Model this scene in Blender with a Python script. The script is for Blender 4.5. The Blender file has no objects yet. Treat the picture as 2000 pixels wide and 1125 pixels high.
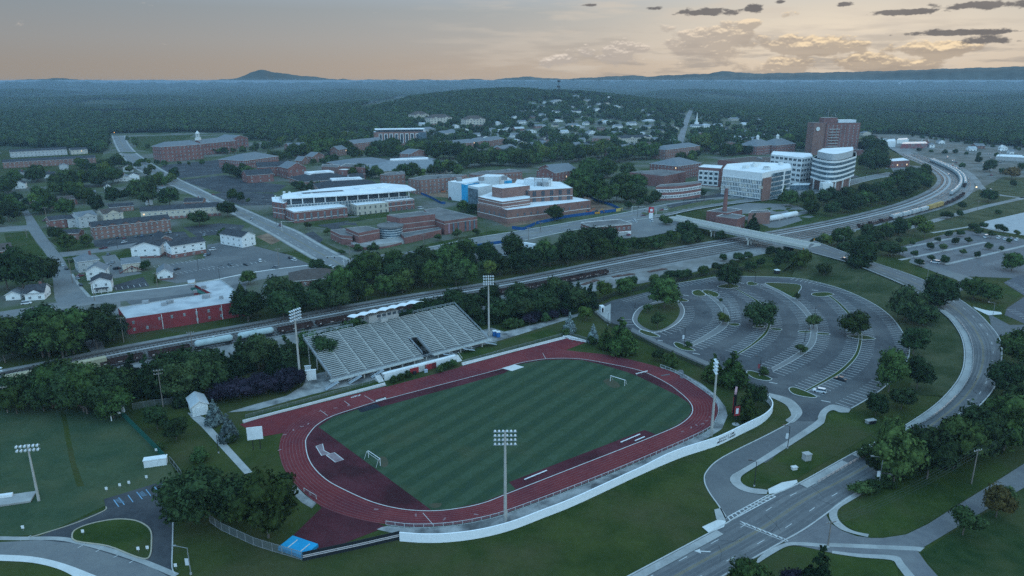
import bpy, bmesh, math, random
import numpy as np
from mathutils import Vector
from mathutils.geometry import tessellate_polygon
PH1 = 'dark evergreen in the hedge behind the grandstand'
PH2 = 'hedge trees behind the grandstand'
PH3 = 'dark tree in the belt along the north side of the railway'
PH4 = 'trees in the belt north of the railway'
PH5 = 'dark tree in the thicket inside the rail curve'
PH6 = 'thicket trees inside the rail curve'
PH7 = 'large oak beside the campus street corner'
PH8 = 'large oaks at the campus corner'
random.seed(7); np.random.seed(7)
SC = bpy.context.scene; COL = SC.collection
# ------------------------------------------------------------------ camera
F, HOR, CAMZ = 1400.0, 157.0, 115.0
PITCH = math.atan((562.5 - HOR) / F); CP, SP = math.cos(PITCH), math.sin(PITCH)
cam = bpy.data.cameras.new('camera'); camo = bpy.data.objects.new('camera', cam); COL.objects.link(camo)
camo.location = (0, 0, CAMZ); camo.rotation_euler = (math.pi / 2 - PITCH, 0, 0)
cam.sensor_width = 36; cam.lens = 36 * F / 2000; cam.clip_start = 1; cam.clip_end = 90000
SC.camera = camo
SC.view_settings.view_transform = 'Standard'; SC.view_settings.look = 'None'
SC.view_settings.exposure = 0.13; SC.view_settings.gamma = 1
SC.cycles.use_denoising = False
SC.cycles.max_bounces = 5; SC.cycles.diffuse_bounces = 2; SC.cycles.glossy_bounces = 2
SC.cycles.transparent_max_bounces = 12; SC.cycles.volume_bounces = 0
# ------------------------------------------------------------------ sky
W = bpy.data.worlds.new('World'); SC.world = W; W.use_nodes = True
class NT:
 """tiny node-building helper"""
 def __init__(s, tree): s.t = tree; s.n = tree.nodes; s.l = tree.links
 def put(s, sock, val):
  if isinstance(val, bpy.types.NodeSocket): s.l.new(val, sock)
  elif val is not None: sock.default_value = val
 def node(s, typ, ins=None, **kw):
  n = s.n.new(typ)
  for k, v in kw.items(): setattr(n, k, v)
  for k, v in (ins or {}).items(): s.put(n.inputs[k], v)
  return n
 def m(s, op, a, b=None, c=None, clamp=False):
  n = s.n.new('ShaderNodeMath'); n.operation = op; n.use_clamp = clamp
  s.put(n.inputs[0], a)
  if b is not None: s.put(n.inputs[1], b)
  if c is not None: s.put(n.inputs[2], c)
  return n.outputs[0]
 def mix(s, fac, a, b, bt='MIX'):
  n = s.n.new('ShaderNodeMix'); n.data_type = 'RGBA'; n.blend_type = bt; n.clamp_factor = True
  s.put(n.inputs[0], fac)
  for i, c in ((6, a), (7, b)):
   s.put(n.inputs[i], c if isinstance(c, bpy.types.NodeSocket) else (*c, 1))
  return n.outputs[2]
 def ramp(s, fac, stops):
  n = s.n.new('ShaderNodeValToRGB'); s.put(n.inputs[0], fac); e = n.color_ramp.elements
  while len(e) < len(stops): e.new(0.5)
  for i, (p, c) in enumerate(stops): e[i].position = p; e[i].color = (*c, 1)
  return n.outputs[0]
 def sstep(s, x, a, b):
  n = s.n.new('ShaderNodeMapRange'); n.interpolation_type = 'SMOOTHSTEP'
  s.put(n.inputs[0], x); n.inputs[1].default_value = a; n.inputs[2].default_value = b
  return n.outputs[0]
 def noise(s, vec, scale, detail=5, rough=.55):
  n = s.n.new('ShaderNodeTexNoise'); s.put(n.inputs['Vector'], vec)
  n.inputs['Scale'].default_value = scale; n.inputs['Detail'].default_value = detail; n.inputs['Roughness'].default_value = rough
  return n.outputs[0]
def build_world():
 W.node_tree.nodes.clear(); t = NT(W.node_tree)
 g = t.node('ShaderNodeTexCoord').outputs['Generated']
 xyz = t.node('ShaderNodeSeparateXYZ', {0: g}).outputs
 az = t.m('MULTIPLY', t.m('ARCTAN2', xyz[0], xyz[1]), 180 / math.pi)
 el = t.m('MULTIPLY', t.m('ARCSINE', xyz[2]), 180 / math.pi)
 base = t.ramp(t.m('DIVIDE', t.m('MAXIMUM', el, 0), 90), [(0, (.47, .385, .31)), (.012, (.47, .39, .32)), (.03, (.45, .415, .375)),
  (.055, (.39, .41, .41)), (.10, (.42, .56, .71)), (.2, (.46, .71, .93)), (.5, (.45, .84, 1.19)), (1, (.38, .80, 1.20))])
 side = t.sstep(az, -45, 25)
 base = t.mix(side, t.mix(1, base, (.60, .66, .73), 'MULTIPLY'), base)
 anti = t.m('MULTIPLY', t.sstep(t.m('ABSOLUTE', az), 70, 130), t.m('MULTIPLY', t.sstep(el, 0, 8), t.sstep(el, 75, 30)))
 base = t.mix(anti, base, t.mix(1, base, (2.5, 2.6, 2.6), 'MULTIPLY'))  # unseen sky behind the camera, boosted to brighten walls that face it
 def gauss(a0, e0, wa, we):
  a = t.m('DIVIDE', t.m('SUBTRACT', az, a0), wa); e = t.m('DIVIDE', t.m('SUBTRACT', el, e0), we)
  return t.m('EXPONENT', t.m('MULTIPLY', t.m('ADD', t.m('MULTIPLY', a, a), t.m('MULTIPLY', e, e)), -1))
 low = t.m('LESS_THAN', el, 30)
 glow = t.m('MULTIPLY', gauss(24, 3.2, 16, 3.6), low)
 base = t.mix(t.m('MULTIPLY', glow, .62), base, (.92, .77, .58))
 vec = t.node('ShaderNodeCombineXYZ', {0: az, 1: t.m('MULTIPLY', el, 2.2), 2: 0.0}).outputs[0]
 n1 = t.noise(vec, .62, 9, .6); n2 = t.noise(vec, .22, 6, .5)
 # thin pale veils
 veil = t.node('ShaderNodeCombineXYZ', {0: t.m('MULTIPLY', az, .35), 1: t.m('MULTIPLY', el, 2.6), 2: 3.0}).outputs[0]
 nv = t.noise(veil, .5, 5, .5)
 vm = t.m('MULTIPLY', t.sstep(nv, .44, .66), t.sstep(az, -12, 8))
 base = t.mix(t.m('MULTIPLY', vm, .6), base, (.60, .53, .45))
 vd = t.m('MULTIPLY', t.sstep(t.noise(veil, .7, 6, .55), .46, .64), t.m('MULTIPLY', t.sstep(az, -4, 12), t.sstep(el, 4.6, 1.4)))
 base = t.mix(t.m('MULTIPLY', vd, .68), base, (.32, .29, .265))
 # distant cumulus with lit rims
 def bank_of(up):
  env = None
  e2 = t.m('ADD', el, up)
  for a0, e0, wa, we in ((8.0, 2.0, 2.6, .95), (15.2, 2.6, 4.6, 1.45), (21.5, 2.4, 3.6, .85), (20.0, 1.0, 3.4, .8), (26, 1.1, 4, .8), (17.5, 3.9, 1.2, .5), (3.5, 1.5, 1.8, .6), (29, 1.9, 3, .6)):
   a = t.m('DIVIDE', t.m('SUBTRACT', az, a0), wa); e = t.m('DIVIDE', t.m('SUBTRACT', e2, e0), we)
   q = t.m('EXPONENT', t.m('MULTIPLY', t.m('ADD', t.m('MULTIPLY', a, a), t.m('MULTIPLY', e, e)), -1))
   env = q if env is None else t.m('MAXIMUM', env, q)
  v2 = t.node('ShaderNodeCombineXYZ', {0: az, 1: t.m('MULTIPLY', e2, 1.7), 2: 0.0}).outputs[0]
  return t.m('SUBTRACT', t.m('ADD', t.m('MULTIPLY', env, .43), t.noise(v2, .42, 8, .55)), .70)
 d = bank_of(0.0); du = bank_of(.13)
 body = t.sstep(d, -.01, .09)
 lit = t.m('MULTIPLY', t.sstep(t.m('SUBTRACT', d, du), .005, .12), t.sstep(d, -.03, .06))
 bodyc = t.mix(t.sstep(az, 4, 26), (.43, .385, .35), (.37, .30, .235))
 base = t.mix(t.m('MULTIPLY', body, .72), base, bodyc)
 base = t.mix(t.m('MULTIPLY', lit, .75), base, t.mix(t.sstep(az, 6, 24), (.80, .70, .60), (1.0, .78, .50)))
 # near dark shreds high on the right
 env = None
 for a0, e0, wa, we, k in ((14.3, 4.75, 2.9, .36, 1), (17.6, 4.9, .9, .4, 1), (10.5, 5.1, 1.0, .2, .8), (27.6, 4.35, 3.0, .28, 1), (31.5, 4.6, 3.6, .34, 1), (33, 5.2, 3.5, .4, 1.05),
                              (30.5, 3.0, 4.6, .3, .95), (32, 2.45, 2.2, .45, .85), (23.4, 5.05, .7, .25, .9), (5.8, 5.35, .9, .15, .8), (19.3, 5.3, .6, .2, .9)):
  q = t.m('MULTIPLY', gauss(a0, e0, wa, we), k); env = q if env is None else t.m('MAXIMUM', env, q)
 d2 = t.m('SUBTRACT', t.m('ADD', t.m('MULTIPLY', env, .50), t.m('MULTIPLY', t.noise(vec, .9, 9, .62), .8)), .66)
 base = t.mix(t.m('MULTIPLY', t.sstep(d2, -.02, .12), .93), base, t.mix(n2, (.075, .08, .095), (.22, .20, .19)))
 gnd = t.m('GREATER_THAN', el, -.05)
 base = t.mix(gnd, (.05, .075, .10), base)
 bg = t.node('ShaderNodeBackground', {0: base, 1: SKY_STRENGTH})
 t.l.new(bg.outputs[0], t.node('ShaderNodeOutputWorld').inputs[0])
SKY_STRENGTH = 1.0
build_world()
sun = bpy.data.lights.new('sun', 'SUN'); sun.energy = .32; sun.angle = math.radians(14); sun.color = (1, .80, .60)
suno = bpy.data.objects.new('sun', sun); COL.objects.link(suno)
_sd = Vector((math.sin(math.radians(27)), math.cos(math.radians(27)), math.tan(math.radians(9))))
suno.rotation_euler = _sd.to_track_quat('Z', 'Y').to_euler(); suno.location = (0, 0, 400)
# ------------------------------------------------------------------ terrain
def S(t):
 t = np.clip(t, 0, 1); return t * t * (3 - 2 * t)
def flatG(px, py, z=0.0):
 u = (px - 1000) / F; v = -(py - 562.5) / F
 d = (u, CP + v * SP, -SP + v * CP); t = (z - CAMZ) / d[2]
 return np.array([d[0] * t, d[1] * t])
_ra, _rb = flatG(0, 727), flatG(1450, 463); _rd = (_rb - _ra) / np.linalg.norm(_rb - _ra); _rn = np.array([-_rd[1], _rd[0]])
_hb = flatG(1300, 412)
def prof(pts):
 a = [math.degrees(math.atan2((x - 1000) / F, CP + (-(y - 562.5) / F) * SP)) for x, y in pts]
 e = []
 for x, y in pts:
  u = (x - 1000) / F; v = -(y - 562.5) / F; dy = CP + v * SP; e.append((-SP + v * CP) / math.hypot(u, dy))
 return np.array(a), np.array(e)
PR_MT = prof([(-300, 153), (0, 153.5), (60, 151), (110, 148.5), (160, 151.5), (230, 154), (290, 151.5), (340, 153.5), (400, 153), (430, 151.5), (452, 151), (470, 146), (490, 138), (505, 133.5), (515, 132), (528, 136), (545, 139), (562, 141), (590, 144.5),
 (620, 147), (660, 152), (672, 150.5), (690, 153), (720, 152), (760, 152), (800, 153.5), (830, 151.5), (880, 153.5), (910, 151), (932, 151), (960, 153), (1000, 148), (1028, 146), (1060, 148.5), (1100, 151), (1150, 148), (1190, 146), (1230, 143.5), (1270, 146), (1300, 143.5),
 (1350, 141.5), (1385, 140), (1408, 136), (1422, 135), (1436, 137), (1470, 140), (1540, 138.5), (1640, 137), (1750, 134), (1850, 130), (1950, 127), (2000, 125.5), (2300, 120)])
PR_RT = prof([(-300, 160), (650, 159), (790, 155.6), (900, 155), (960, 155.8), (1050, 154.3), (1150, 152.5), (1230, 148), (1290, 149), (1340, 146), (1400, 144), (1500, 143), (1590, 139), (1700, 137), (1780, 133), (1850, 132), (1930, 129.5), (2000, 127.5), (2300, 122)])
PR_NR = prof([(-300, 163), (0, 164), (60, 161), (115, 159.5), (160, 162), (230, 164), (340, 164), (420, 163), (620, 163), (760, 161), (880, 160), (1000, 160), (1120, 159.5), (1250, 160), (1380, 159.5), (1500, 162), (1620, 161), (1760, 162), (2000, 161), (2300, 162)])
def H(x, y):
 x = np.asarray(x, float); y = np.asarray(y, float)
 r = np.hypot(x, y); a = np.degrees(np.arctan2(x, y))
 dn = (x - _ra[0]) * _rn[0] + (y - _ra[1]) * _rn[1]
 h = 6.5 * S((dn - 22) / 28) * np.exp(-((x - _hb[0]) / 120) ** 2 - ((y - _hb[1]) / 130) ** 2)
 h = np.where(h < .02, 0, h)
 far = S((r - 1250) / 600)
 h = h + far * 76 * np.exp(-((x - 40) / 560) ** 2 - ((y - 2750) / 780) ** 2)
 h = h + far * 14 * np.exp(-((x + 1100) / 700) ** 2 - ((y - 2300) / 500) ** 2)
 roll = S((r - 2200) / 3500)
 h = h + roll * (20 * np.sin(x / 430 + 1.3) * np.sin(y / 520 + .4) + 13 * np.sin(x / 190 + y / 700) + 15 * np.sin(y / 330 - x / 900))
 (pa, pe), dist, wid = PR_NR, 11500, 2000
 h = np.maximum(h, (CAMZ + dist * np.interp(a, pa, pe) + 15 * (np.sin(a * 3.1) * .5 + np.sin(a * 9.7) * .3 + np.sin(a * 23) * .2)) * np.exp(-((r - dist) / wid) ** 2) - .5)
 return np.maximum(h, 0)
_T = np.geomspace(70, 13900, 700)
def G(px, py, z=None):
 """ground point seen at a pixel of the photograph (2000 px wide); z=None follows the terrain"""
 if z is not None: g = flatG(px, py, z); return Vector((g[0], g[1], z))
 u = (px - 1000) / F; v = -(py - 562.5) / F
 d = np.array([u, CP + v * SP, -SP + v * CP])
 hz = H(d[0] * _T, d[1] * _T); zz = CAMZ + d[2] * _T
 k = np.nonzero(zz <= hz)[0]
 if len(k) == 0: k = [len(_T) - 1]
 k = k[0]
 if k == 0: t = _T[0]
 else:
  a, b = _T[k - 1], _T[k]
  for _ in range(18):
   m_ = (a + b) / 2
   if CAMZ + d[2] * m_ <= float(H(d[0] * m_, d[1] * m_)): b = m_
   else: a = m_
  t = b
 x, y = d[0] * t, d[1] * t
 return Vector((x, y, float(H(x, y))))
def hgt(px, py, pyt):
 """metres of height of something standing at pixel (px,py) whose top is at row pyt"""
 g = G(px, py); u = (px - 1000) / F; v = -(pyt - 562.5) / F
 dy = CP + v * SP; return CAMZ + (-SP + v * CP) * g.y / dy - g.z
def mpp(px, py):
 g = G(px, py); return math.sqrt(g.x ** 2 + g.y ** 2 + (CAMZ - g.z) ** 2) / F
# ------------------------------------------------------------------ materials
MATS = {}
def mat(name, c, c2=None, scale=.3, rough=.9, detail=4, c3=None, scale3=.03, metal=0, bump=0, rnd=0, emit=0):
 if name in MATS: return MATS[name]
 m = bpy.data.materials.new(name); m.use_nodes = True; t = NT(m.node_tree)
 b = m.node_tree.nodes['Principled BSDF']; b.inputs['Roughness'].default_value = rough; b.inputs['Metallic'].default_value = metal
 b.inputs['Specular IOR Level'].default_value = .04 if rough > .5 else .5
 pos = t.node('ShaderNodeNewGeometry').outputs['Position']
 col = None
 if c2 is not None:
  f = t.sstep(t.noise(pos, scale, detail), .3, .7); col = t.mix(f, c, c2)
  if c3 is not None: col = t.mix(t.sstep(t.noise(pos, scale3, 4, .6), .43, .66), col, c3)
  g_ = t.m('ADD', .74, t.m('MULTIPLY', t.noise(pos, min(scale * 7, 3.0), 3, .7), .52)); col = t.mix(1, col, t.node('ShaderNodeCombineXYZ', {0: g_, 1: g_, 2: g_}).outputs[0], 'MULTIPLY')
 if rnd:
  r = t.node('ShaderNodeObjectInfo').outputs['Random']
  hs = t.node('ShaderNodeHueSaturation', {'Color': col if col is not None else (*c, 1)})
  t.put(hs.inputs['Value'], t.m('ADD', 1 - rnd, t.m('MULTIPLY', r, 2 * rnd))); t.put(hs.inputs['Hue'], t.m('ADD', .5 - rnd * .05, t.m('MULTIPLY', r, rnd * .1)))
  col = hs.outputs[0]
 t.put(b.inputs['Base Color'], col if col is not None else (*c, 1))
 if bump:
  bn = t.node('ShaderNodeBump', {'Height': t.noise(pos, scale * 2, 3), 'Strength': bump, 'Distance': .5}); t.l.new(bn.outputs[0], b.inputs['Normal'])
 if emit: b.inputs['Emission Color'].default_value = (*c, 1); b.inputs['Emission Strength'].default_value = emit
 MATS[name] = m; return m
# ------------------------------------------------------------------ mesh builder
class MB:
 def __init__(s): s.v = []; s.f = []; s.m = []
 def poly(s, pts, mi=0):
  n = len(s.v); s.v += [tuple(p) for p in pts]; s.f.append(tuple(range(n, n + len(pts)))); s.m.append(mi)
 def prism(s, pts, z0, z1, mi=0, top=None, bottom=False):
  pts = [(p[0], p[1]) for p in pts]
  if sum(pts[i - 1][0] * pts[i][1] - pts[i][0] * pts[i - 1][1] for i in range(len(pts))) < 0: pts = pts[::-1]
  k = len(pts)
  for i in range(k):
   a, b = pts[i], pts[(i + 1) % k]
   s.poly([(*a, z0), (*b, z0), (*b, z1), (*a, z1)], mi)
  if top is not None: s.cap(pts, z1, top)
  if bottom: s.cap(pts[::-1], z0, mi)
 def cap(s, pts, z, mi):
  n = len(s.v); s.v += [(p[0], p[1], z) for p in pts]
  for tri in tessellate_polygon([[Vector((p[0], p[1], 0)) for p in pts]]):
   a, b, c = [pts[i] for i in tri]
   if (b[0] - a[0]) * (c[1] - a[1]) - (b[1] - a[1]) * (c[0] - a[0]) < 0: tri = tri[::-1]
   s.f.append(tuple(n + i for i in tri)); s.m.append(mi)
 def box(s, c, size, rot=0, mi=0, top=None):
  x, y, z = size[0] / 2, size[1] / 2, size[2]; ca, sa = math.cos(rot), math.sin(rot)
  pts = [(c[0] + ca * a - sa * b, c[1] + sa * a + ca * b) for a, b in ((-x, -y), (x, -y), (x, y), (-x, y))]
  s.prism(pts, c[2], c[2] + z, mi, mi if top is None else top, True)
 def tube(s, p, q, r, n=6, mi=0, r2=None, caps=True):
  p, q = Vector(p), Vector(q); d = (q - p)
  if d.length < 1e-6: return
  d.normalize(); a = d.orthogonal().normalized(); b = d.cross(a); r2 = r if r2 is None else r2
  k = len(s.v)
  for j in range(n):
   o = a * math.cos(2 * math.pi * j / n) + b * math.sin(2 * math.pi * j / n)
   s.v.append(tuple(p + o * r)); s.v.append(tuple(q + o * r2))
  for j in range(n):
   i = k + 2 * j; i2 = k + 2 * ((j + 1) % n)
   s.f.append((i, i2, i2 + 1, i + 1)); s.m.append(mi)
  if caps:
   s.f.append(tuple(k + 2 * j + 1 for j in range(n))); s.m.append(mi)
   s.f.append(tuple(k + 2 * (n - 1 - j) for j in range(n))); s.m.append(mi)
 def mesh(s, name, mats, org=None, smooth=False):
  me = bpy.data.meshes.new(name); o = org or (0, 0, 0)
  me.from_pydata([(a - o[0], b - o[1], c - o[2]) for a, b, c in s.v], [], s.f)
  for m in mats: me.materials.append(m)
  if len(mats) > 1: me.polygons.foreach_set('material_index', s.m)
  if smooth: me.polygons.foreach_set('use_smooth', [True] * len(me.polygons))
  me.update(); return me
 def obj(s, name, mats, parent=None, org=None, smooth=False):
  if not isinstance(mats, (list, tuple)): mats = [mats]
  return link(name, s.mesh(name, mats, org, smooth), parent)
def link(name, me, parent=None, loc=None, rz=0):
 o = bpy.data.objects.new(name, me); COL.objects.link(o)
 if parent is not None: o.parent = parent
 if loc is not None: o.location = loc
 if rz: o.rotation_euler = (0, 0, rz)
 return o
TAGGED = []
def tag(o, label, cat, group=None, px=None):
 o['label'] = label; o['category'] = cat
 if group: o['group'] = group
 TAGGED.append(o); return o
def thing(name, label, cat, loc, group=None, rz=0):
 o = link(name, None, None, loc, rz); o.empty_display_size = .5
 return tag(o, label, cat, group)
def struct(o, kind='structure'): o['kind'] = kind; return o
def spline(pts, n=5, closed=False):
 P = [Vector(p) for p in pts]; k = len(P); out = []
 for i in range(k if closed else k - 1):
  p1, p2 = P[i], P[(i + 1) % k]
  p0 = P[i - 1] if (closed or i > 0) else p1; p3 = P[(i + 2) % k] if (closed or i + 2 < k) else p2
  for j in range(n):
   t = j / n
   out.append(.5 * ((2 * p1) + (p2 - p0) * t + (2 * p0 - 5 * p1 + 4 * p2 - p3) * t * t + (3 * p1 - p0 - 3 * p2 + p3) * t ** 3))
 if not closed: out.append(P[-1])
 return out
def GP(pts, z=None):
 return [G(p[0], p[1], p[2] if len(p) > 2 else z) for p in pts]
def resample(pts, n):
 P = [Vector(p) for p in pts]; L = [0]
 for a, b in zip(P, P[1:]): L.append(L[-1] + (b - a).length)
 out = []; j = 0
 for i in range(n):
  s_ = L[-1] * i / (n - 1)
  while j < len(L) - 2 and L[j + 1] < s_: j += 1
  f = (s_ - L[j]) / max(1e-9, L[j + 1] - L[j]); out.append(P[j].lerp(P[j + 1], min(1, f)))
 return out
def length(pts): return sum((Vector(b) - Vector(a)).length for a, b in zip(pts, pts[1:]))
def offset(pts, d, closed=False):
 """offset a polyline sideways in plan (positive = left of travel)"""
 P = [Vector(p) for p in pts]; out = []; k = len(P)
 for i in range(k):
  a = P[i - 1] if (closed or i) else P[i]; b = P[(i + 1) % k] if (closed or i < k - 1) else P[i]
  t = Vector((b.x - a.x, b.y - a.y, 0)).normalized(); out.append(P[i] + Vector((-t.y, t.x, 0)) * d)
 return out
def lift(x, y):
 h = float(H(x, y)); return h + (.3 + .0006 * math.hypot(x, y) if h > .03 else 0)
def drape(me, off, maxlen=14):
 bm = bmesh.new(); bm.from_mesh(me)
 for _ in range(6):
  e = [e for e in bm.edges if e.calc_length() > maxlen]
  if not e: break
  bmesh.ops.subdivide_edges(bm, edges=e, cuts=1); bmesh.ops.triangulate(bm, faces=bm.faces[:])
 for v in bm.verts: v.co.z = lift(v.co.x, v.co.y) + off
 bm.to_mesh(me); bm.free()
def patch(name, pts, m, off, smooth=0, world=False, kerb=None):
 """a ground sheet laid on the terrain; optional kerb edging"""
 P = pts if world else GP(pts)
 if smooth: P = spline(P, smooth, True)
 mb = MB(); mb.cap([(p[0], p[1]) for p in P], off, 0)
 hs = H(np.array([p[0] for p in P]), np.array([p[1] for p in P]))
 me = mb.mesh(name, [m])
 if hs.max() > .03: drape(me, off)
 o = struct(link(name, me))
 if kerb: ribbon('kerb', list(P) + [P[0]], .35, kerb, off + .1, world=True, thick=.14)
 return o
def ribbon(name, pts, w, m, off, world=False, smooth=0, thick=0, zfree=False, parent=None, st=True, step=8):
 """a strip of constant width along a polyline, on the terrain unless zfree"""
 P = [Vector(p) for p in pts] if world else GP(pts)
 if smooth: P = spline(P, smooth)
 if not zfree: P = resample(P, max(len(P), int(length(P) / step) + 2)) if len(P) < 4 else P
 A, B = offset(P, w / 2), offset(P, -w / 2); mb = MB()
 def zz(p, q): return (q.z if zfree else lift(p.x, p.y)) + off
 A = [(a.x, a.y, zz(a, q)) for a, q in zip(A, P)]; B = [(b.x, b.y, zz(b, q)) for b, q in zip(B, P)]
 for i in range(len(P) - 1):
  mb.poly([B[i], B[i + 1], A[i + 1], A[i]])
  if thick:
   for X, Y in ((A[i], A[i + 1]), (B[i + 1], B[i])):
    mb.poly([X, Y, (Y[0], Y[1], Y[2] - thick), (X[0], X[1], X[2] - thick)])
 o = mb.obj(name, m, parent)
 return struct(o) if st else o
def strip(name, L, R, m, off, n=60, world=False, zfree=False, smooth=0):
 """surface between two edge polylines"""
 L = L if world else GP(L); R = R if world else GP(R)
 if smooth: L, R = spline(L, smooth), spline(R, smooth)
 L, R = resample(L, n), resample(R, n); mb = MB()
 def q(p): return (p.x, p.y, (p.z if zfree else lift(p.x, p.y)) + off)
 for i in range(n - 1): mb.poly([q(L[i]), q(R[i]), q(R[i + 1]), q(L[i + 1])])
 return struct(mb.obj(name, m))
def dashes(name, pts, w, m, off, on=3, gap=9, world=False, zfree=False):
 P = [Vector(p) for p in pts] if world else GP(pts); L = length(P); n = max(2, int(L / 1.5)); Q = resample(P, n); mb = MB(); s_ = 0; k = 0
 A, B = offset(Q, w / 2), offset(Q, -w / 2)
 for i in range(n - 1):
  if (i * L / n) % (on + gap) < on:
   c = [B[i], B[i + 1], A[i + 1], A[i]]
   mb.poly([(p.x, p.y, (q_.z if zfree else lift(p.x, p.y)) + off) for p, q_ in zip(c, (Q[i], Q[i + 1], Q[i + 1], Q[i]))])
 return struct(mb.obj(name, m))
# ------------------------------------------------------------------ palette
grass = mat('grass', (.027, .045, .012), (.052, .067, .019), .07, c3=(.062, .064, .027), scale3=.025)
lawn = mat('lawn', (.026, .047, .012), (.049, .071, .018), .1, c3=(.056, .064, .026), scale3=.035)
rough_grass = mat('rough_grass', (.05, .066, .03), (.085, .09, .045), .12, c3=(.035, .05, .02), scale3=.05)
asphalt = mat('asphalt', (.118, .12, .125), (.135, .137, .14), .5, c3=(.16, .16, .16), scale3=.04)
old_asphalt = mat('old_asphalt', (.16, .16, .163), (.185, .183, .18), .3, c3=(.21, .207, .20), scale3=.03)
dark_asphalt = mat('dark_asphalt', (.05, .052, .058), (.066, .068, .074), .4, c3=(.085, .086, .09), scale3=.06)
concrete = mat('concrete', (.33, .33, .32), (.39, .385, .37), .25, c3=(.29, .29, .28), scale3=.12)
pale_concrete = mat('pale_concrete', (.56, .55, .53), (.62, .61, .59), .3)
stained = mat('stained_concrete', (.25, .25, .245), (.36, .355, .345), .3, c3=(.10, .10, .10), scale3=.11)
kerbm = mat('kerb_stone', (.40, .40, .39), (.47, .465, .45), .4)
paint = mat('road_paint', (.62, .62, .60), (.48, .48, .47), .6)
yellow_paint = mat('yellow_paint', (.30, .22, .08), (.22, .18, .09), .6)
blue_paint = mat('blue_paint', (.22, .40, .55), (.18, .33, .47), .6)
track_red = mat('track_rubber', (.155, .030, .034), (.185, .040, .043), .12, c3=(.12, .028, .036), scale3=.05)
lane_paint = mat('lane_paint', (.30, .20, .21), (.22, .12, .13), .5)
track_dark = mat('apron_rubber', (.075, .021, .028), (.10, .030, .038), .07, c3=(.045, .016, .02), scale3=.045)
ballast = mat('ballast', (.20, .20, .20), (.28, .275, .27), .4, c3=(.16, .155, .15), scale3=.05)
gravel = mat('gravel', (.22, .22, .22), (.30, .295, .285), .3, c3=(.17, .165, .155), scale3=.04)
bare_soil = mat('bare_soil', (.20, .13, .09), (.28, .19, .13), .15, c3=(.14, .09, .065), scale3=.05)
rail_steel = mat('rail_steel', (.075, .065, .06), (.11, .095, .085), .3, rough=.5)
sleeper = mat('sleeper', (.055, .050, .047), (.085, .078, .072), .5)
mulch = mat('mulch', (.07, .05, .045), (.10, .07, .06), .4)
forest_floor = mat('forest_floor', (.026, .044, .02), (.04, .058, .028), .02, c3=(.065, .072, .042), scale3=.003)
hazed_hills = mat('hazed_slopes', (.11, .125, .13), (.14, .155, .155), .0006)  # distance haze put into the base colour; these hills stand beyond the haze box
white_paint = mat('white_paint', (.74, .75, .75), (.66, .67, .67), .2)
black_metal = mat('black_metal', (.02, .02, .022), rough=.5)
grey_metal = mat('galvanised_metal', (.34, .35, .36), (.27, .28, .29), .4, rough=.45, metal=.3)
concrete_pole = mat('concrete_pole', (.42, .40, .37), (.36, .34, .31), .4)
wood_pole = mat('wood_pole', (.25, .21, .18), (.19, .16, .14), .6)
# ------------------------------------------------------------------ terrain sheet
def polar_sheet(name, R, A, fz):
 X = np.sin(A)[None] * R[:, None]; Y = np.cos(A)[None] * R[:, None]; Z = fz(X, Y)
 nr, na = X.shape; V = np.stack([X, Y, Z], -1).reshape(-1, 3)
 i = (np.arange(nr - 1)[:, None] * na + np.arange(na - 1)[None]).ravel()
 Fq = np.stack([i, i + 1, i + 1 + na, i + na], 1)[:, ::-1]
 me = bpy.data.meshes.new(name); me.vertices.add(len(V)); me.vertices.foreach_set('co', V.ravel())
 me.loops.add(Fq.size); me.loops.foreach_set('vertex_index', Fq.ravel()); me.polygons.add(len(Fq))
 me.polygons.foreach_set('loop_start', np.arange(len(Fq)) * 4); me.polygons.foreach_set('loop_total', np.full(len(Fq), 4))
 me.polygons.foreach_set('use_smooth', np.ones(len(Fq), bool))
 me.update(calc_edges=True); me.validate()
 ctr = np.linalg.norm(V[Fq].mean(1)[:, :2], axis=1)
 me.materials.append(grass if name == 'ground' else hazed_hills); me.materials.append(forest_floor if name == 'ground' else hazed_hills)
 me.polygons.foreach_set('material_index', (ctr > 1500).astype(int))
 struct(link(name, me))
polar_sheet('ground', np.concatenate([[2, 25, 45], np.geomspace(60, 14000, 380)]), np.radians(np.linspace(-66, 66, 320)), lambda x, y: H(x, y) - .02)
def ridge(pr, dist, wid, amp):
 def f(x, y):
  r = np.hypot(x, y); a = np.degrees(np.arctan2(x, y)); q = np.exp(-((r - dist) / wid) ** 2)
  top = CAMZ + dist * np.interp(a, *pr) + amp * (np.sin(a * 3.1 + dist) * .5 + np.sin(a * 9.7) * .3 + np.sin(a * 23) * .2)
  return top * q * (1 + .12 * np.sin(a * 6 + r / 700) * (1 - q)) - 60
 return f
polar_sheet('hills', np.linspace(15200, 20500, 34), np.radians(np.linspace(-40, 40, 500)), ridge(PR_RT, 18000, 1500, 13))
polar_sheet('hills', np.linspace(21000, 31000, 40), np.radians(np.linspace(-40, 40, 600)), ridge(PR_MT, 26500, 2500, 16))
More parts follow.
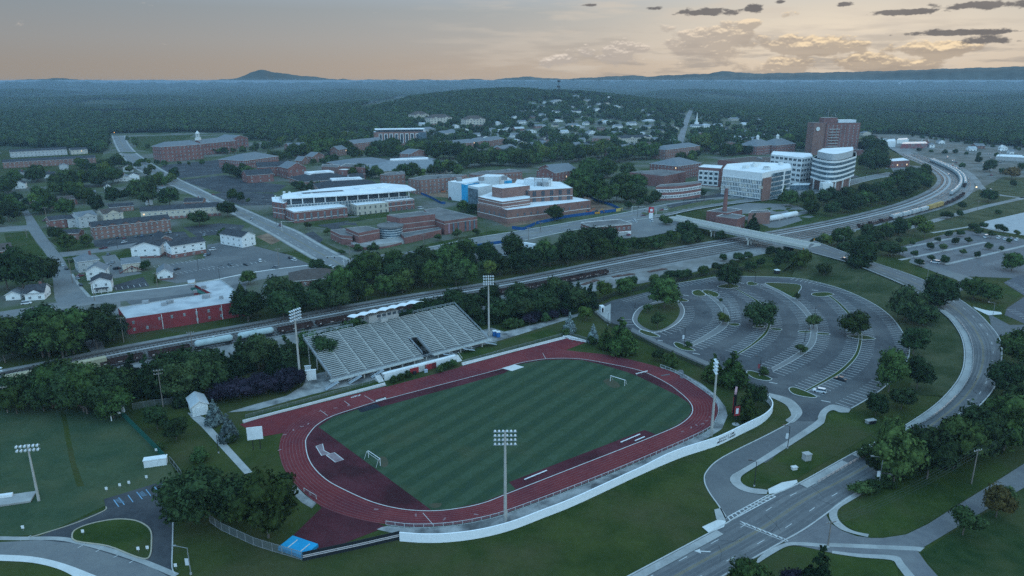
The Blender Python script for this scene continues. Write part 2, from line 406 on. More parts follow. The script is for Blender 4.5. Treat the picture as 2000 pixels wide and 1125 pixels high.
# ------------------------------------------------------------------ running track
INN = [(597, 869), (599, 855), (612, 837), (625, 826), (650, 812.5), (695, 797.5), (735, 785), (860, 752), (982, 720), (1012, 710), (1062, 701.5), (1107, 700), (1140, 702), (1175, 708), (1250, 724), (1300, 747), (1327, 766), (1347, 785), (1353, 800), (1347, 814), (1325, 831), (1282, 850), (1207, 880), (1107, 919), (1000, 961), (940, 984), (875, 996), (825, 998), (775, 993), (725, 980), (675, 958), (640, 939), (615, 916), (602, 894)]
OUT = [(545, 874), (550, 852), (562, 836), (590, 812), (640, 788), (700, 771), (750, 757), (825, 737), (900, 717), (1000, 689), (1060, 681), (1105, 684), (1140, 688), (1178, 692), (1225, 701), (1287, 717), (1325, 732), (1362, 755), (1390, 776), (1400, 790), (1402, 806), (1393, 826), (1372, 845), (1312, 874), (1250, 900), (1125, 951), (1000, 998), (950, 1013), (900, 1023), (850, 1028), (800, 1029), (752, 1024), (700, 1014), (650, 999), (620, 984), (595, 964), (575, 944), (556, 918), (547, 894)]
INW = resample(spline(GP(INN), 5, True) + [GP(INN)[0]], 241)[:-1]; OUTW = resample(spline(GP(OUT), 5, True) + [GP(OUT)[0]], 241)[:-1]
def match(P, Q):
 out = []
 n = len(P)
 for i, p in enumerate(P):
  t = (P[(i + 1) % n] - P[i - 1]); t.z = 0; t.normalize(); nn = Vector((t.y, -t.x, 0)); best = None
  for q in Q:
   d = q - p; c = d.dot(t); l = d.length
   if best is None or l + abs(c) * 2 < best[0]: best = (l + abs(c) * 2, q)
  out.append(best[1])
 for _ in range(4): out = [(out[i - 1] + out[i] * 2 + out[(i + 1) % n]) / 4 for i in range(n)]
 return out
OUTM = match(INW, OUTW)
patch('running_track', OUTW, track_red, .03, world=True)
patch('track_chute', [(468, 829), (500, 819), (752, 755), (790, 762), (600, 838), (510, 853)], track_red, .026)
patch('track_chute', [(895, 717), (1000, 689), (1068, 668), (1108, 660), (1146, 668), (1100, 686), (1030, 700), (950, 720)], track_red, .028)
patch('track_apron', INW, track_dark, .05, world=True)
patch('high_jump_fan', [(628, 992), (560, 1058), (600, 1086), (660, 1066), (755, 1029), (700, 1006), (618, 980)], track_dark, .022)
def mow_material():
 m = bpy.data.materials.new('mown_turf'); m.use_nodes = True; t = NT(m.node_tree); b = m.node_tree.nodes['Principled BSDF']
 b.inputs['Roughness'].default_value = .95; b.inputs['Specular IOR Level'].default_value = .02
 p, q = flatG(1010, 830), flatG(1130, 756); d = (q - p) / np.linalg.norm(q - p)
 pos = t.node('ShaderNodeNewGeometry').outputs['Position']; s = t.node('ShaderNodeSeparateXYZ', {0: pos}).outputs
 w = t.m('ADD', t.m('MULTIPLY', s[0], float(-d[1])), t.m('MULTIPLY', s[1], float(d[0])))
 w = t.m('ADD', w, t.m('MULTIPLY', t.noise(pos, .15, 3), 1.4))
 st = t.sstep(t.m('SINE', t.m('MULTIPLY', w, 2 * math.pi / 7.4)), -.5, .5)
 n = t.noise(pos, .35, 6, .65)
 c = t.mix(t.m('MULTIPLY', st, .85), (.031, .059, .037), (.058, .093, .057))
 c = t.mix(t.sstep(n, .3, .75), c, (.040, .066, .034))
 c = t.mix(t.m('MULTIPLY', t.sstep(t.noise(pos, .045, 4), .52, .75), .5), c, (.075, .082, .042))
 t.l.new(c, b.inputs['Base Color']); return m
turf = mow_material()
patch('infield_turf', [(622, 834), (650, 815), (697, 800), (740, 796), (800, 780), (900, 753), (985, 729), (1012, 712), (1062, 703.5), (1107, 702), (1138, 704), (1172, 711.5), (1222, 726), (1250, 737), (1287, 755), (1322, 772), (1345, 787), (1351, 800), (1345, 813), (1323, 830), (1281, 848.5), (1259, 840), (994, 942), (1007, 956), (940, 982), (880, 994.5), (843, 997)], turf, .07)
patch('worn_turf', [(1178, 745), (1190, 740), (1207, 748), (1210, 756), (1195, 757)], mat('worn_turf', (.085, .075, .05), (.06, .07, .045), .4), .085, smooth=4)
patch('worn_turf', [(742, 892), (755, 895), (758, 908), (748, 913), (738, 902)], MATS['worn_turf'], .085, smooth=4)
patch('worn_turf', [(838, 985), (862, 983), (858, 991), (845, 993)], MATS['worn_turf'], .085, smooth=4)
ribbon('track_kerb', INW + INW[:1], .28, paint, .10, world=True, zfree=True)
for k in range(1, 9):
 L_ = [a.lerp(b, k / 8 if k < 8 else .985) for a, b in zip(INW, OUTM)]
 ribbon('lane_line', L_ + L_[:1], .06, lane_paint, .044 + .0004 * k, world=True, zfree=True)
def mark(name, pts, m, off): return patch(name, pts, m, off)
# pads, runways, numerals beside the track
mark('landing_pad', [(697, 799), (733, 788.5), (745, 795), (706, 806)], mat('black_cover', (.022, .026, .034), (.03, .035, .045), .5), .09)
mark('landing_pad', [(980, 719.5), (1005, 712), (1024, 717), (1000, 725)], pale_concrete, .09)
for pts in ([(617, 872), (630, 867), (633, 880), (644, 886), (628, 890)], [(637, 889), (653, 884), (671, 898), (655, 903)]):
 mark('paint_patch', pts, mat('faded_paint', (.20, .15, .16), (.28, .22, .23), .5), .058)
 ribbon('paint_outline', GP(pts + pts[:1]), .25, paint, .062, world=True, zfree=True)
for x, y in ((546, 879), (556, 849), (573, 840), (590, 833), (602, 828), (625, 803), (655, 797), (680, 792), (690, 775), (698, 773), (632, 805), (1372, 828), (1350, 835), (1388, 815), (1380, 822), (1333, 843), (1360, 830), (930, 1005), (812, 1006), (868, 1014), (735, 995)):
 g = G(x, y); mb = MB(); mb.box((g.x, g.y, .046), (1.3, .5, .004), random.random() * 3); struct(mb.obj('lane_numeral', lane_paint))
for x0 in range(5):
 ribbon('start_mark', GP([(686 + x0 * 3.4, 777 - x0 * .8), (690 + x0 * 3.4, 774 - x0 * .8)]), .5, paint, .047, world=True, zfree=True)
for a, b in (((672, 783), (684, 792)), ((712, 773), (735, 787)), ((625, 801), (640, 812)), ((826, 1002), (846, 1025)), ((1060, 690), (1066, 701))):
 ribbon('finish_line', GP([a, b]), .14, paint, .047, world=True, zfree=True)
# concrete terrace between track and wall
L_ = [(736, 1034), (752, 1027), (800, 1031.5), (850, 1031), (900, 1026), (950, 1016), (1000, 1001), (1125, 954), (1250, 903), (1375, 847), (1397, 828), (1404, 808), (1402, 792), (1392, 777), (1362, 754), (1325, 731), (1290, 716)]
R_ = [(760, 1040), (785, 1044), (825, 1048), (870, 1047), (937, 1038), (1000, 1022), (1060, 1000), (1125, 974), (1250, 917), (1375, 860), (1410, 838), (1421, 812), (1417, 795), (1402, 775), (1370, 749), (1330, 727), (1292, 719)]
strip('terrace', L_, R_, stained, .035, 120)
strip('terrace', [(552, 940), (565, 938), (575, 946), (595, 966), (618, 983)], [(556, 944), (566, 953), (575, 968), (590, 982), (609, 993)], stained, .035, 30)
# ------------------------------------------------------------------ stadium surroundings
patch('stand_apron', [(442, 806), (500, 789), (560, 773), (592, 753), (600, 735), (960, 640), (985, 648), (1110, 617), (1130, 612), (1128, 618), (1000, 658), (897, 688), (905, 697), (750, 738), (610, 770), (500, 801)], stained, .02)
patch('bank_lawn', [(470, 815), (500, 806), (600, 777), (735, 741), (748, 749), (640, 777), (500, 813), (478, 820)], lawn, .03)
patch('bank_lawn', [(892, 690), (1000, 662), (1100, 634), (1110, 652), (1000, 682), (904, 708)], lawn, .03)
strip('kerb_wall_top', [(474, 823), (500, 815), (752, 749.5)], [(476, 827), (500, 819), (755, 753)], concrete, .05, 20)
strip('kerb_wall_top', [(901, 710.5), (1000, 685), (1110, 656.5), (1147, 666)], [(904, 714), (1000, 688), (1110, 660), (1145, 669)], pale_concrete, .05, 20)
patch('footpath', [(366, 806), (380, 808), (405, 818), (407, 828), (493, 922), (478, 926), (392, 832), (376, 818)], concrete, .03)
patch('sports_lawn', [(0, 800), (60, 795), (237, 807), (330, 895), (345, 935), (200, 990), (90, 1042), (0, 1050)], mat('field_turf', (.036, .064, .034), (.058, .084, .044), .1, c3=(.084, .092, .046), scale3=.018), .015)
patch('worn_strip', [(118, 805), (128, 806), (148, 905), (165, 950), (150, 950), (136, 900)], grass, .025)
# lower-left drive
patch('driveway', [(72, 1050), (90, 1042), (150, 1018), (204, 996), (206, 990), (203, 975), (345, 932), (356, 940), (345, 960), (342, 1000), (338, 1060), (334, 1110), (345, 1125), (300, 1125)], dark_asphalt, .03)
patch('street', [(-20, 1060), (80, 1055), (150, 1062), (220, 1084), (300, 1110), (345, 1135), (180, 1135), (120, 1105), (60, 1088), (-20, 1083)], old_asphalt, .045)
ribbon('pavement', [(-20, 1051), (40, 1052), (110, 1052), (150, 1058), (225, 1078), (290, 1101), (345, 1124)], 1.5, concrete, .06, smooth=4)
strip('pavement', [(-20, 1083), (60, 1087), (125, 1101), (200, 1130)], [(-20, 1095), (60, 1099), (115, 1112), (150, 1130)], pale_concrete, .07, 30, smooth=4)
isl = [(141, 1046), (150, 1034), (180, 1023), (225, 1015), (262, 1017), (285, 1027), (295, 1040), (296, 1060), (294, 1083), (285, 1092), (262, 1087), (210, 1067), (150, 1058)]
patch('grass_island', isl, lawn, .14, smooth=4, kerb=mat('yellow_kerb', (.40, .35, .26), (.34, .31, .26), .5))
ribbon('kerb', [(207, 990), (203, 998), (150, 1021), (88, 1041), (60, 1049)], .3, MATS['yellow_kerb'], .12, smooth=3, thick=.14)
ribbon('kerb', [(338, 1000), (337, 1060), (336, 1108), (343, 1122)], .3, kerbm, .12, smooth=3, thick=.14)
for x, y in ((40, 1056), (152, 1070), (187, 1078), (222, 1089), (252, 1100)):
 g = G(x, y); ribbon('bay_mark', [g, g + Vector((1.4, 2.2, 0))], .18, paint, .052, world=True, zfree=True)
for a, b in (((222, 976), (232, 990)), ((232, 972), (243, 986)), ((250, 967), (260, 981)), ((267, 961), (278, 975)), ((285, 956), (295, 969)), ((301, 950), (312, 964)), ((317, 946), (325, 958))):
 ribbon('bay_line', GP([a, b]), .22, blue_paint, .04, world=True, zfree=True)
for x0 in (222, 267):
 for k in range(5): ribbon('bay_hatch', GP([(x0 + 2 + k * 2.4, 978 - k * .9 + k * 2 - (5 if x0 == 267 else 0) * 2.6), (x0 + 12 + k * 2.2, 973 - k * .3 + k * 2 - (5 if x0 == 267 else 0) * 2.6)]), .15, blue_paint, .04, world=True, zfree=True)
for k in range(6): ribbon('bay_hatch', GP([(320 + k * 4, 951 - k * 2), (334 + k * 3.5, 945 - k * 1.6)]), .16, yellow_paint, .04, world=True, zfree=True)
# ------------------------------------------------------------------ big parking lot
LOT = [(1160, 603), (1195, 587), (1270, 569), (1320, 554), (1375, 545), (1400, 541), (1460, 540), (1550, 543), (1600, 552), (1650, 567), (1700, 590), (1735, 614), (1757, 640), (1775, 675), (1772, 705), (1752, 733), (1720, 762), (1690, 782), (1662, 798), (1630, 792), (1606, 801), (1597, 815), (1594, 826), (1540, 868), (1497, 905), (1450, 890), (1500, 848), (1546, 823), (1557, 807), (1537, 787), (1500, 767), (1450, 742), (1370, 710), (1287, 675), (1235, 647), (1190, 630), (1190, 602)]
patch('parking_lot', LOT, mat('lot_asphalt', (.072, .075, .082), (.092, .095, .10), .3, c3=(.125, .126, .128), scale3=.03), .03)
ribbon('kerb', LOT[3:19], .45, kerbm, .15, smooth=4, thick=.14)
patch('pavement', [(1235, 640), (1290, 667), (1372, 702), (1440, 731), (1452, 742), (1370, 712), (1287, 677), (1232, 648)], old_asphalt, .05)
patch('concrete_pad', [(1161, 609), (1193, 593), (1192, 632), (1180, 626)], concrete, .05)
def zz(pts): return [(1150 + x / 3.175, 520 + y / 3.175) for x, y in pts]
isl1 = zz([(302, 330), (318, 290), (345, 262), (400, 240), (470, 226), (535, 226), (562, 260), (560, 300), (530, 345), (470, 385), (405, 402), (345, 380), (312, 355)])
patch('grass_island', isl1, lawn, .16, smooth=4)
ring = zz([(272, 330), (285, 290), (322, 255), (390, 230), (470, 212), (545, 214), (585, 250), (590, 300), (555, 350), (480, 395), (405, 412), (330, 395), (288, 362)])
patch('footpath', ring, old_asphalt, .12, smooth=4, kerb=pale_concrete)
for pts in ([(310, 405), (345, 397), (440, 437), (400, 440), (350, 428)], [(528, 478), (560, 476), (655, 520), (640, 527), (580, 520), (540, 500)], [(640, 165), (655, 152), (690, 150), (725, 180), (690, 188), (655, 182)], [(705, 152), (745, 150), (805, 172), (795, 193), (750, 185), (720, 170)],
   [(555, 215), (545, 195), (615, 212), (600, 222)], [(800, 125), (870, 110), (935, 125), (890, 138), (820, 136)], [(980, 105), (1000, 97), (1050, 110), (1030, 120), (990, 118)], [(1110, 103), (1290, 112), (1318, 135), (1300, 165), (1308, 192), (1260, 195), (1180, 150), (1105, 118)], [(1380, 175), (1405, 165), (1480, 163), (1520, 178), (1450, 190), (1395, 186)],
   [(860, 358), (920, 355), (937, 368), (900, 373)], [(1020, 375), (1080, 370), (1085, 382), (1030, 384)], [(1130, 385), (1190, 388), (1190, 400), (1135, 396)], [(1300, 404), (1370, 404), (1370, 415), (1310, 413)], [(1415, 415), (1485, 418), (1490, 428), (1420, 425)], [(1600, 432), (1700, 430), (1780, 452), (1700, 456), (1640, 446)],
   [(978, 660), (1000, 650), (1060, 665), (1135, 700), (1100, 712), (1020, 695)], [(1240, 762), (1270, 752), (1330, 772), (1415, 812), (1360, 815), (1270, 795)]):
 patch('grass_island', zz(pts), lawn, .16, smooth=3, kerb=kerbm)
# (edge on the inner side, edge on the outer side, surfacing): the curved medians with stalls both sides
MED = [([(690, 150), (745, 190), (800, 240), (830, 290), (835, 330), (800, 375), (720, 430), (640, 475)], [(740, 170), (800, 210), (850, 260), (872, 310), (868, 345), (840, 390), (740, 450), (645, 495)], old_asphalt, 2),
       ([(890, 130), (960, 172), (1030, 215), (1080, 265), (1110, 330), (1108, 370), (1080, 420), (1000, 490), (920, 540)], [(905, 130), (975, 172), (1045, 212), (1095, 262), (1127, 330), (1124, 375), (1095, 430), (1015, 495), (935, 545)], lawn, 2),
       ([(1060, 110), (1180, 165), (1270, 225), (1330, 285), (1370, 350), (1375, 420), (1350, 490), (1260, 560), (1130, 635)], [(1090, 108), (1210, 165), (1310, 225), (1365, 285), (1410, 350), (1415, 425), (1390, 500), (1290, 575), (1140, 655)], old_asphalt, 2),
       ([(1475, 180), (1530, 220), (1580, 270), (1640, 340), (1672, 420), (1668, 490), (1640, 560), (1560, 640), (1460, 705), (1335, 775)], [(1490, 178), (1545, 218), (1598, 268), (1660, 340), (1692, 420), (1688, 495), (1658, 570), (1575, 655), (1475, 715), (1350, 780)], lawn, 2)]
def stalls(line, side, depth=5.4, sp=2.75, start=.0):
 P = resample(spline(line, 4), int(length(line) / sp) + 1); Q = offset(P, side * depth); mb = MB()
 for a, b in zip(P, Q):
  d = Vector((b.y - a.y, a.x - b.x, 0)).normalized() * .105
  mb.poly([(p.x, p.y, .045) for p in ((a - d), (b - d), (b + d), (a + d))])
 struct(mb.obj('stall_lines', paint))
for A_, B_, m_, k in MED:
 a, b = GP(zz(A_)), GP(zz(B_)); strip('median', a, b, m_, .15, 80, world=True, smooth=4)
 for e in (a, b): ribbon('kerb', spline(e, 4), .22, kerbm, .17, world=True, zfree=True, thick=.15)
 stalls(a, -1); stalls(b, 1)
rg = GP(ring); stalls([rg[i] for i in (0, 1, 2, 3)][::-1], 1); stalls([rg[i] for i in (6, 7, 8, 9, 10)][::1], 1); stalls([rg[i] for i in (12, 0)], 1); stalls([rg[i] for i in (10, 11, 12)], -1)
ol = GP(LOT[6:17]); stalls([offset(ol, -.3)[i] for i in range(1, len(ol) - 1)], -1)
stalls(GP([(1740, 742), (1700, 772), (1660, 796)]), -1, start=0)
stalls(GP([(1212, 585), (1270, 571)]), -1); stalls(GP([(1318, 556), (1385, 546)]), -1)
stalls(GP(zz([(740, 150), (840, 190), (880, 280), (880, 350)])), 1, 5)
for x, y in ((1288, 665), (1360, 691), (1510, 748), (1613, 784), (1592, 567), (1340, 577), (1448, 553)):
 g = G(x, y); mark_ = MB(); mark_.box((g.x, g.y, .046), (3.2, .5, .004), -.5); struct(mark_.obj('stop_line', paint))
# walks by the drive
strip('pavement', [(1497, 767), (1540, 778), (1560, 793), (1567, 808), (1553, 824), (1545, 827)], [(1492, 771), (1530, 788), (1541, 800), (1545, 812), (1535, 820), (1535, 823)], concrete, .14, 40, smooth=4)
strip('pavement', [(1662, 799), (1640, 793), (1622, 791), (1604, 802), (1597, 815), (1590, 826), (1500, 886), (1447, 918), (1428, 930), (1427, 942), (1445, 957), (1475, 965), (1497, 966)], [(1658, 806), (1640, 806), (1627, 801), (1615, 808), (1611, 822), (1600, 834), (1510, 892), (1460, 922), (1447, 933), (1449, 944), (1465, 953), (1490, 956), (1500, 958)], concrete, .14, 90, smooth=3)
# entrance drive
patch('entrance_drive', [(1500, 847), (1546, 823), (1597, 823), (1500, 886), (1445, 918), (1427, 930), (1426, 942), (1445, 957), (1475, 965), (1500, 968), (1419, 1019), (1405, 990), (1385, 962), (1376, 940), (1380, 920), (1410, 893)], asphalt, .035)
ribbon('kerb', [(1557, 808), (1545, 824), (1500, 849), (1412, 893), (1381, 920), (1376, 940), (1386, 963), (1405, 990), (1418, 1015)], .35, kerbm, .15, smooth=4, thick=.14)
# ------------------------------------------------------------------ the curving avenue, falling from the bridge
RL = [(1570, 489, 8), (1655, 512, 7.2), (1690, 525, 6.8), (1775, 562, 5.4), (1832, 605, 4), (1857, 627, 3.3), (1877, 660, 2.5), (1882, 700, 1.6), (1870, 740, .8), (1825, 790, .25), (1745, 843, .06), (1660, 887, .06), (1557, 944, .06), (1497, 971, .06), (1420, 1019, .06), (1382, 1041, .06), (1222, 1126, .06), (1140, 1170, .06)]
RR = [(1590, 470, 8), (1660, 496, 7.2), (1700, 510, 6.8), (1775, 535, 5.6), (1812, 550, 5), (1860, 575, 4.2), (1900, 602, 3.4), (1930, 630, 2.8), (1955, 665, 2), (1957, 710, 1.2), (1942, 760, .6), (1895, 812, .15), (1840, 860, .06), (1757, 916, .06), (1712, 942, .06), (1655, 976, .06), (1580, 1030, .06), (1525, 1062, .06), (1400, 1135, .06), (1330, 1185, .06)]
rl, rr = spline(GP(RL), 5), spline(GP(RR), 5)
strip('road', rl, rr, mat('avenue_asphalt', (.13, .133, .137), (.16, .16, .163), .35, c3=(.20, .198, .195), scale3=.05), .0, 170, world=True, zfree=True)
RLr, RRr = resample(rl, 120), resample(rr, 120)
def along(f): return [a.lerp(b, f) for a, b in zip(RLr, RRr)]
worn = mat('worn_lane', (.115, .117, .122), (.135, .137, .14), .3)
for f_ in (.09, .17, .33, .41, .59, .67, .83, .91): ribbon('tyre_track', along(f_), .9, worn, .006, world=True, zfree=True)
for k in range(26):
 g = G(random.uniform(1280, 1700), random.uniform(565, 760)); mb = MB(); mb.box((g.x, g.y, .034), (random.uniform(2, 9), random.uniform(.5, 3.5), .004), random.uniform(0, 3)); struct(mb.obj('asphalt_patch', dark_asphalt if k % 3 else worn))
for k in range(30):
 p = along(.1 + .8 * random.random())[random.randrange(40, 112)]; q = p + Vector((random.uniform(-9, 9), random.uniform(-9, 9), 0)); ribbon('crack_seal', [p, p.lerp(q, .4) + Vector((.5, -.4, 0)), q], .13, dark_asphalt, .009, world=True, zfree=True)
for f_ in (.485, .515): ribbon('road_centre_line', along(f_), .13, yellow_paint, .012, world=True, zfree=True)
for f_ in (.25, .75): dashes('lane_dashes', along(f_), .17, paint, .012, 3.2, 9, world=True, zfree=True)
ribbon('kerb', offset(rl, .3), .35, kerbm, .14, world=True, zfree=True, thick=.3)
ribbon('kerb', offset(rr, -.3), .35, kerbm, .14, world=True, zfree=True, thick=.3)
ribbon('pavement', offset(rl[20:56], 2.0), 2.6, concrete, .13, world=True, zfree=True)
ribbon('pavement', offset(rl[56:61], 2.0), 2.6, concrete, .13, world=True, zfree=True); ribbon('pavement', offset(rl[74:], 1.8), 2.2, concrete, .13, world=True, zfree=True)
patch('pavement', [(1371, 1030), (1401, 1016), (1418, 1018), (1414, 1030), (1385, 1042)], pale_concrete, .16)
patch('pavement', [(1395, 996), (1408, 993), (1419, 1008), (1415, 1022), (1399, 1015)], concrete, .15)
patch('pavement', [(1500, 956), (1527, 943), (1556, 938), (1558, 943), (1530, 960), (1502, 966)], pale_concrete, .16)
# banks beside the raised road
def bank(name, P, run, side, m, n):
 P = resample(P, n); Q = offset(P, side); mb = MB()
 for i in range(n - 1):
  c = []
  for k, s_ in ((i, 0), (i + 1, 0), (i + 1, 1), (i, 1)):
   d = (Q[k] - P[k]); d.z = 0; c.append((P[k].x, P[k].y, P[k].z - .02) if not s_ else (P[k].x + d.x * (1 + run * P[k].z), P[k].y + d.y * (1 + run * P[k].z), -.05))
  mb.poly(c if side < 0 else c[::-1])
 return struct(mb.obj(name, m))
lotb = spline(GP(LOT[6:15]), 5); top_ = offset(rl[0:44], 3.3)
def bank_to(name, A, B, m, n=50):
 A, B = resample(A, n), resample(B, n); mb = MB()
 for i in range(n - 1):
  for j in range(4):
   q = lambda k, f: tuple(A[k].lerp(B[k], f))
   mb.poly([q(i, j / 4), q(i + 1, j / 4), q(i + 1, (j + 1) / 4), q(i, (j + 1) / 4)])
 return struct(mb.obj(name, m))
foot = [Vector((p.x, p.y, -.03)) for p in GP([(1545, 540), (1600, 551), (1650, 566), (1700, 589), (1736, 612), (1760, 640), (1778, 675), (1785, 720), (1770, 770)])]
bank_to('embankment', [p - Vector((0, 0, .05)) for p in top_], spline(foot, 5), rough_grass)
bank('embankment', offset(rr[0:56], -.5), 1.4, -1.0, rough_grass, 56)
ab = [Vector((*(rl[0] + Vector((0, 0, 0))).xy, 8)), Vector((*rr[0].xy, 8))]
d_ = (rl[0] - rl[3]); d_.z = 0; d_.normalize()
bank_to('embankment', [offset(rl[:2], 3.3)[0], ab[0], ab[1], offset(rr[:2], -1)[0]], [Vector((p.x, p.y, -.03)) for p in (G(1525, 533), ab[0] + d_ * 9, ab[1] + d_ * 9, offset(rr[:2], -11)[0])], rough_grass, 20)
# junction on the right and the streets it serves
patch('side_street', [(1930, 612), (1972, 635), (2010, 634), (2040, 640), (2040, 690), (2000, 652), (1970, 652), (1950, 658), (1944, 668)], asphalt, .05)
patch('right_lot', [(1735, 489), (1850, 456), (1890, 450), (1940, 458), (2020, 470), (2020, 545), (1890, 540), (1870, 548), (1840, 524), (1795, 512)], mat('right_lot_asphalt', (.14, .135, .14), (.165, .16, .163), .4), .03)
for a, b in (((1742, 489), (1862, 465)), ((1757, 508), (1925, 473)), ((1845, 517), (2010, 478)), ((1900, 442), (1820, 455))):
 ribbon('lot_median', GP([a, b]), 2.6, concrete, .12, world=True, zfree=True, thick=.12)
for a, b in (((1750, 499), (1893, 469)), ((1800, 512), (1968, 476)), ((1930, 520), (2010, 500))): stalls(GP([a, b]), 1, 5)
patch('driveway', [(1845, 567), (1868, 572), (1905, 556), (1900, 543), (1850, 527), (1800, 512), (1780, 505), (1775, 512), (1830, 533), (1870, 547), (1872, 554)], old_asphalt, .05)
patch('grass_verge', [(1795, 522), (1830, 533), (1862, 546), (1876, 553), (1850, 561), (1812, 548), (1780, 534)], lawn, .035)
patch('grass_verge', [(1862, 573), (1905, 560), (1965, 558), (1998, 575), (1960, 602), (1935, 607), (1905, 592)], lawn, .035)
patch('car_park', [(1967, 602), (2000, 580), (2040, 585), (2040, 640), (2000, 632), (1962, 615)], mat('lot2', (.10, .10, .11), (.12, .12, .13), .4), .04)
stalls(GP([(1965, 605), (2030, 640)]), 1, 5); patch('car_park', [(1960, 552), (1985, 540), (2040, 528), (2040, 580), (2000, 577)], MATS['lot2'], .04); stalls(GP([(1965, 552), (2010, 580)]), 1, 5)
patch('pavement', [(1900, 599), (1925, 606), (1955, 610), (1957, 614), (1930, 616), (1905, 604)], pale_concrete, .12)
# lower-right junction
patch('side_street', [(1610, 998), (1622, 1022), (1645, 1037), (1672, 1047), (1700, 1051), (1725, 1051), (1770, 1044), (1812, 1024), (1875, 984), (1937, 946), (2020, 893), (2030, 935), (1912, 1004), (1862, 1034), (1792, 1076), (1810, 1101), (1840, 1135), (1790, 1135), (1755, 1095), (1720, 1092), (1625, 1080), (1570, 1068), (1530, 1062)], mat('lane_asphalt', (.145, .143, .15), (.17, .167, .172), .4, c3=(.19, .187, .187), scale3=.05), .05)
strip('pavement', [(1620, 1061), (1700, 1064), (1790, 1068), (1806, 1070)], [(1620, 1068), (1700, 1072), (1790, 1076), (1797, 1078)], concrete, .075, 30)
strip('pavement', [(1480, 1092), (1500, 1075), (1535, 1061), (1570, 1060), (1620, 1064)], [(1470, 1108), (1505, 1085), (1540, 1067), (1575, 1067), (1620, 1071)], concrete, .14, 40, smooth=4)
strip('pavement', [(1625, 1076), (1680, 1082), (1750, 1086), (1765, 1100), (1790, 1130)], [(1625, 1081), (1680, 1089), (1740, 1094), (1752, 1106), (1770, 1130)], concrete, .08, 40, smooth=3)
strip('pavement', [(1757, 913), (1712, 939), (1655, 971), (1626, 992), (1619, 1007), (1628, 1024), (1650, 1038), (1695, 1050)], [(1760, 919), (1722, 943), (1665, 977), (1640, 993), (1635, 1007), (1643, 1022), (1665, 1037), (1697, 1044)], concrete, .14, 60, smooth=4)
patch('verge_lawn', [(1498, 1090), (1535, 1069), (1575, 1069), (1625, 1083), (1740, 1096), (1752, 1110), (1756, 1135), (1440, 1135)], lawn, .04)
patch('verge_lawn', [(1640, 1000), (1760, 925), (1900, 850), (2030, 790), (2030, 885), (1937, 944), (1875, 982), (1812, 1022), (1770, 1042), (1725, 1049), (1700, 1049), (1665, 1034), (1645, 1020)], lawn, .04)
patch('verge_lawn', [(1800, 1080), (1870, 1035), (2030, 940), (2060, 1135), (1845, 1135), (1815, 1103)], mat('mown_bank', (.018, .038, .012), (.032, .053, .018), .3, c3=(.055, .066, .026), scale3=.04), .04)
patch('verge_lawn', [(1447, 945), (1450, 932), (1600, 838), (1616, 824), (1618, 810), (1630, 804), (1660, 806), (1700, 800), (1735, 820), (1720, 838), (1556, 935), (1525, 941), (1495, 954), (1465, 952)], lawn, .04)
for pa, pb in (((1421, 1010), (1500, 967)), ((1427, 1017), (1515, 970))): ribbon('crossing_line', GP([pa, pb]), .3, paint, .075, world=True, zfree=True)
for k in range(12):
 f_ = k / 11; ribbon('crossing_bar', GP([(1421 + 79 * f_, 1010 - 43 * f_), (1427 + 88 * f_, 1017 - 47 * f_)]), .4, paint, .074, world=True, zfree=True)
for k in range(9):
 x, y = 1448 + k * 10.5, 1019 + k * 4.2; ribbon('crossing_bar', GP([(x, y), (x + 7, y + 5)]), .35, paint, .074, world=True, zfree=True)
for dy in (0, 5): ribbon('crossing_line', GP([(1445, 1018 + dy), (1536, 1054 + dy)]), .18, paint, .075, world=True, zfree=True)
mb = MB(); a, b = G(1388, 1078), G(1368, 1077); d_ = (b - a).normalized(); n_ = Vector((-d_.y, d_.x, 0))
mb.poly([(*(a + n_ * .2).xy, .075), (*(a - n_ * .2).xy, .075), (*(b - n_ * .2).xy, .075), (*(b + n_ * .2).xy, .075)][::-1]); mb.poly([(*(b + n_ * .9).xy, .076), (*(b - n_ * .9).xy, .076), (*(b + d_ * 1.6).xy, .076)]); struct(mb.obj('turn_arrow', paint))
# ------------------------------------------------------------------ railway corridor
RN = [(-60, 738), (0, 727), (130, 702), (250, 677), (500, 632), (750, 586), (1000, 546), (1250, 497), (1450, 463), (1575, 441), (1675, 420), (1750, 400), (1800, 381), (1826, 366), (1836, 352), (1829, 339), (1805, 322), (1775, 309), (1743, 292), (1711, 275)]
RS = [(-60, 776), (0, 765), (130, 740), (250, 715), (500, 667), (750, 620), (1000, 577), (1250, 528), (1450, 491), (1590, 466), (1700, 444), (1800, 419), (1860, 401), (1893, 382), (1903, 360), (1885, 338), (1840, 319), (1800, 303), (1762, 286), (1722, 273)]
rn, rs = spline(GP(RN), 5), spline(GP(RS), 5); NR_ = 150; rn, rs = resample(rn, NR_), resample(rs, NR_)
strip('railway_ballast', offset(rn, 3), rs, ballast, .10, NR_, world=True)
strip('gravel_yard', GP([(-60, 790), (0, 782), (212, 735), (500, 690), (700, 650), (900, 618), (1000, 590), (1100, 580), (1180, 566), (1300, 545), (1390, 523), (1440, 508), (1560, 480), (1672, 452)]), GP([(-60, 774), (0, 763), (212, 722), (500, 667), (700, 630), (900, 597), (1000, 577), (1100, 558), (1180, 542), (1300, 518), (1390, 501), (1440, 492), (1560, 470), (1672, 447)]), gravel, .05, 60, world=True)
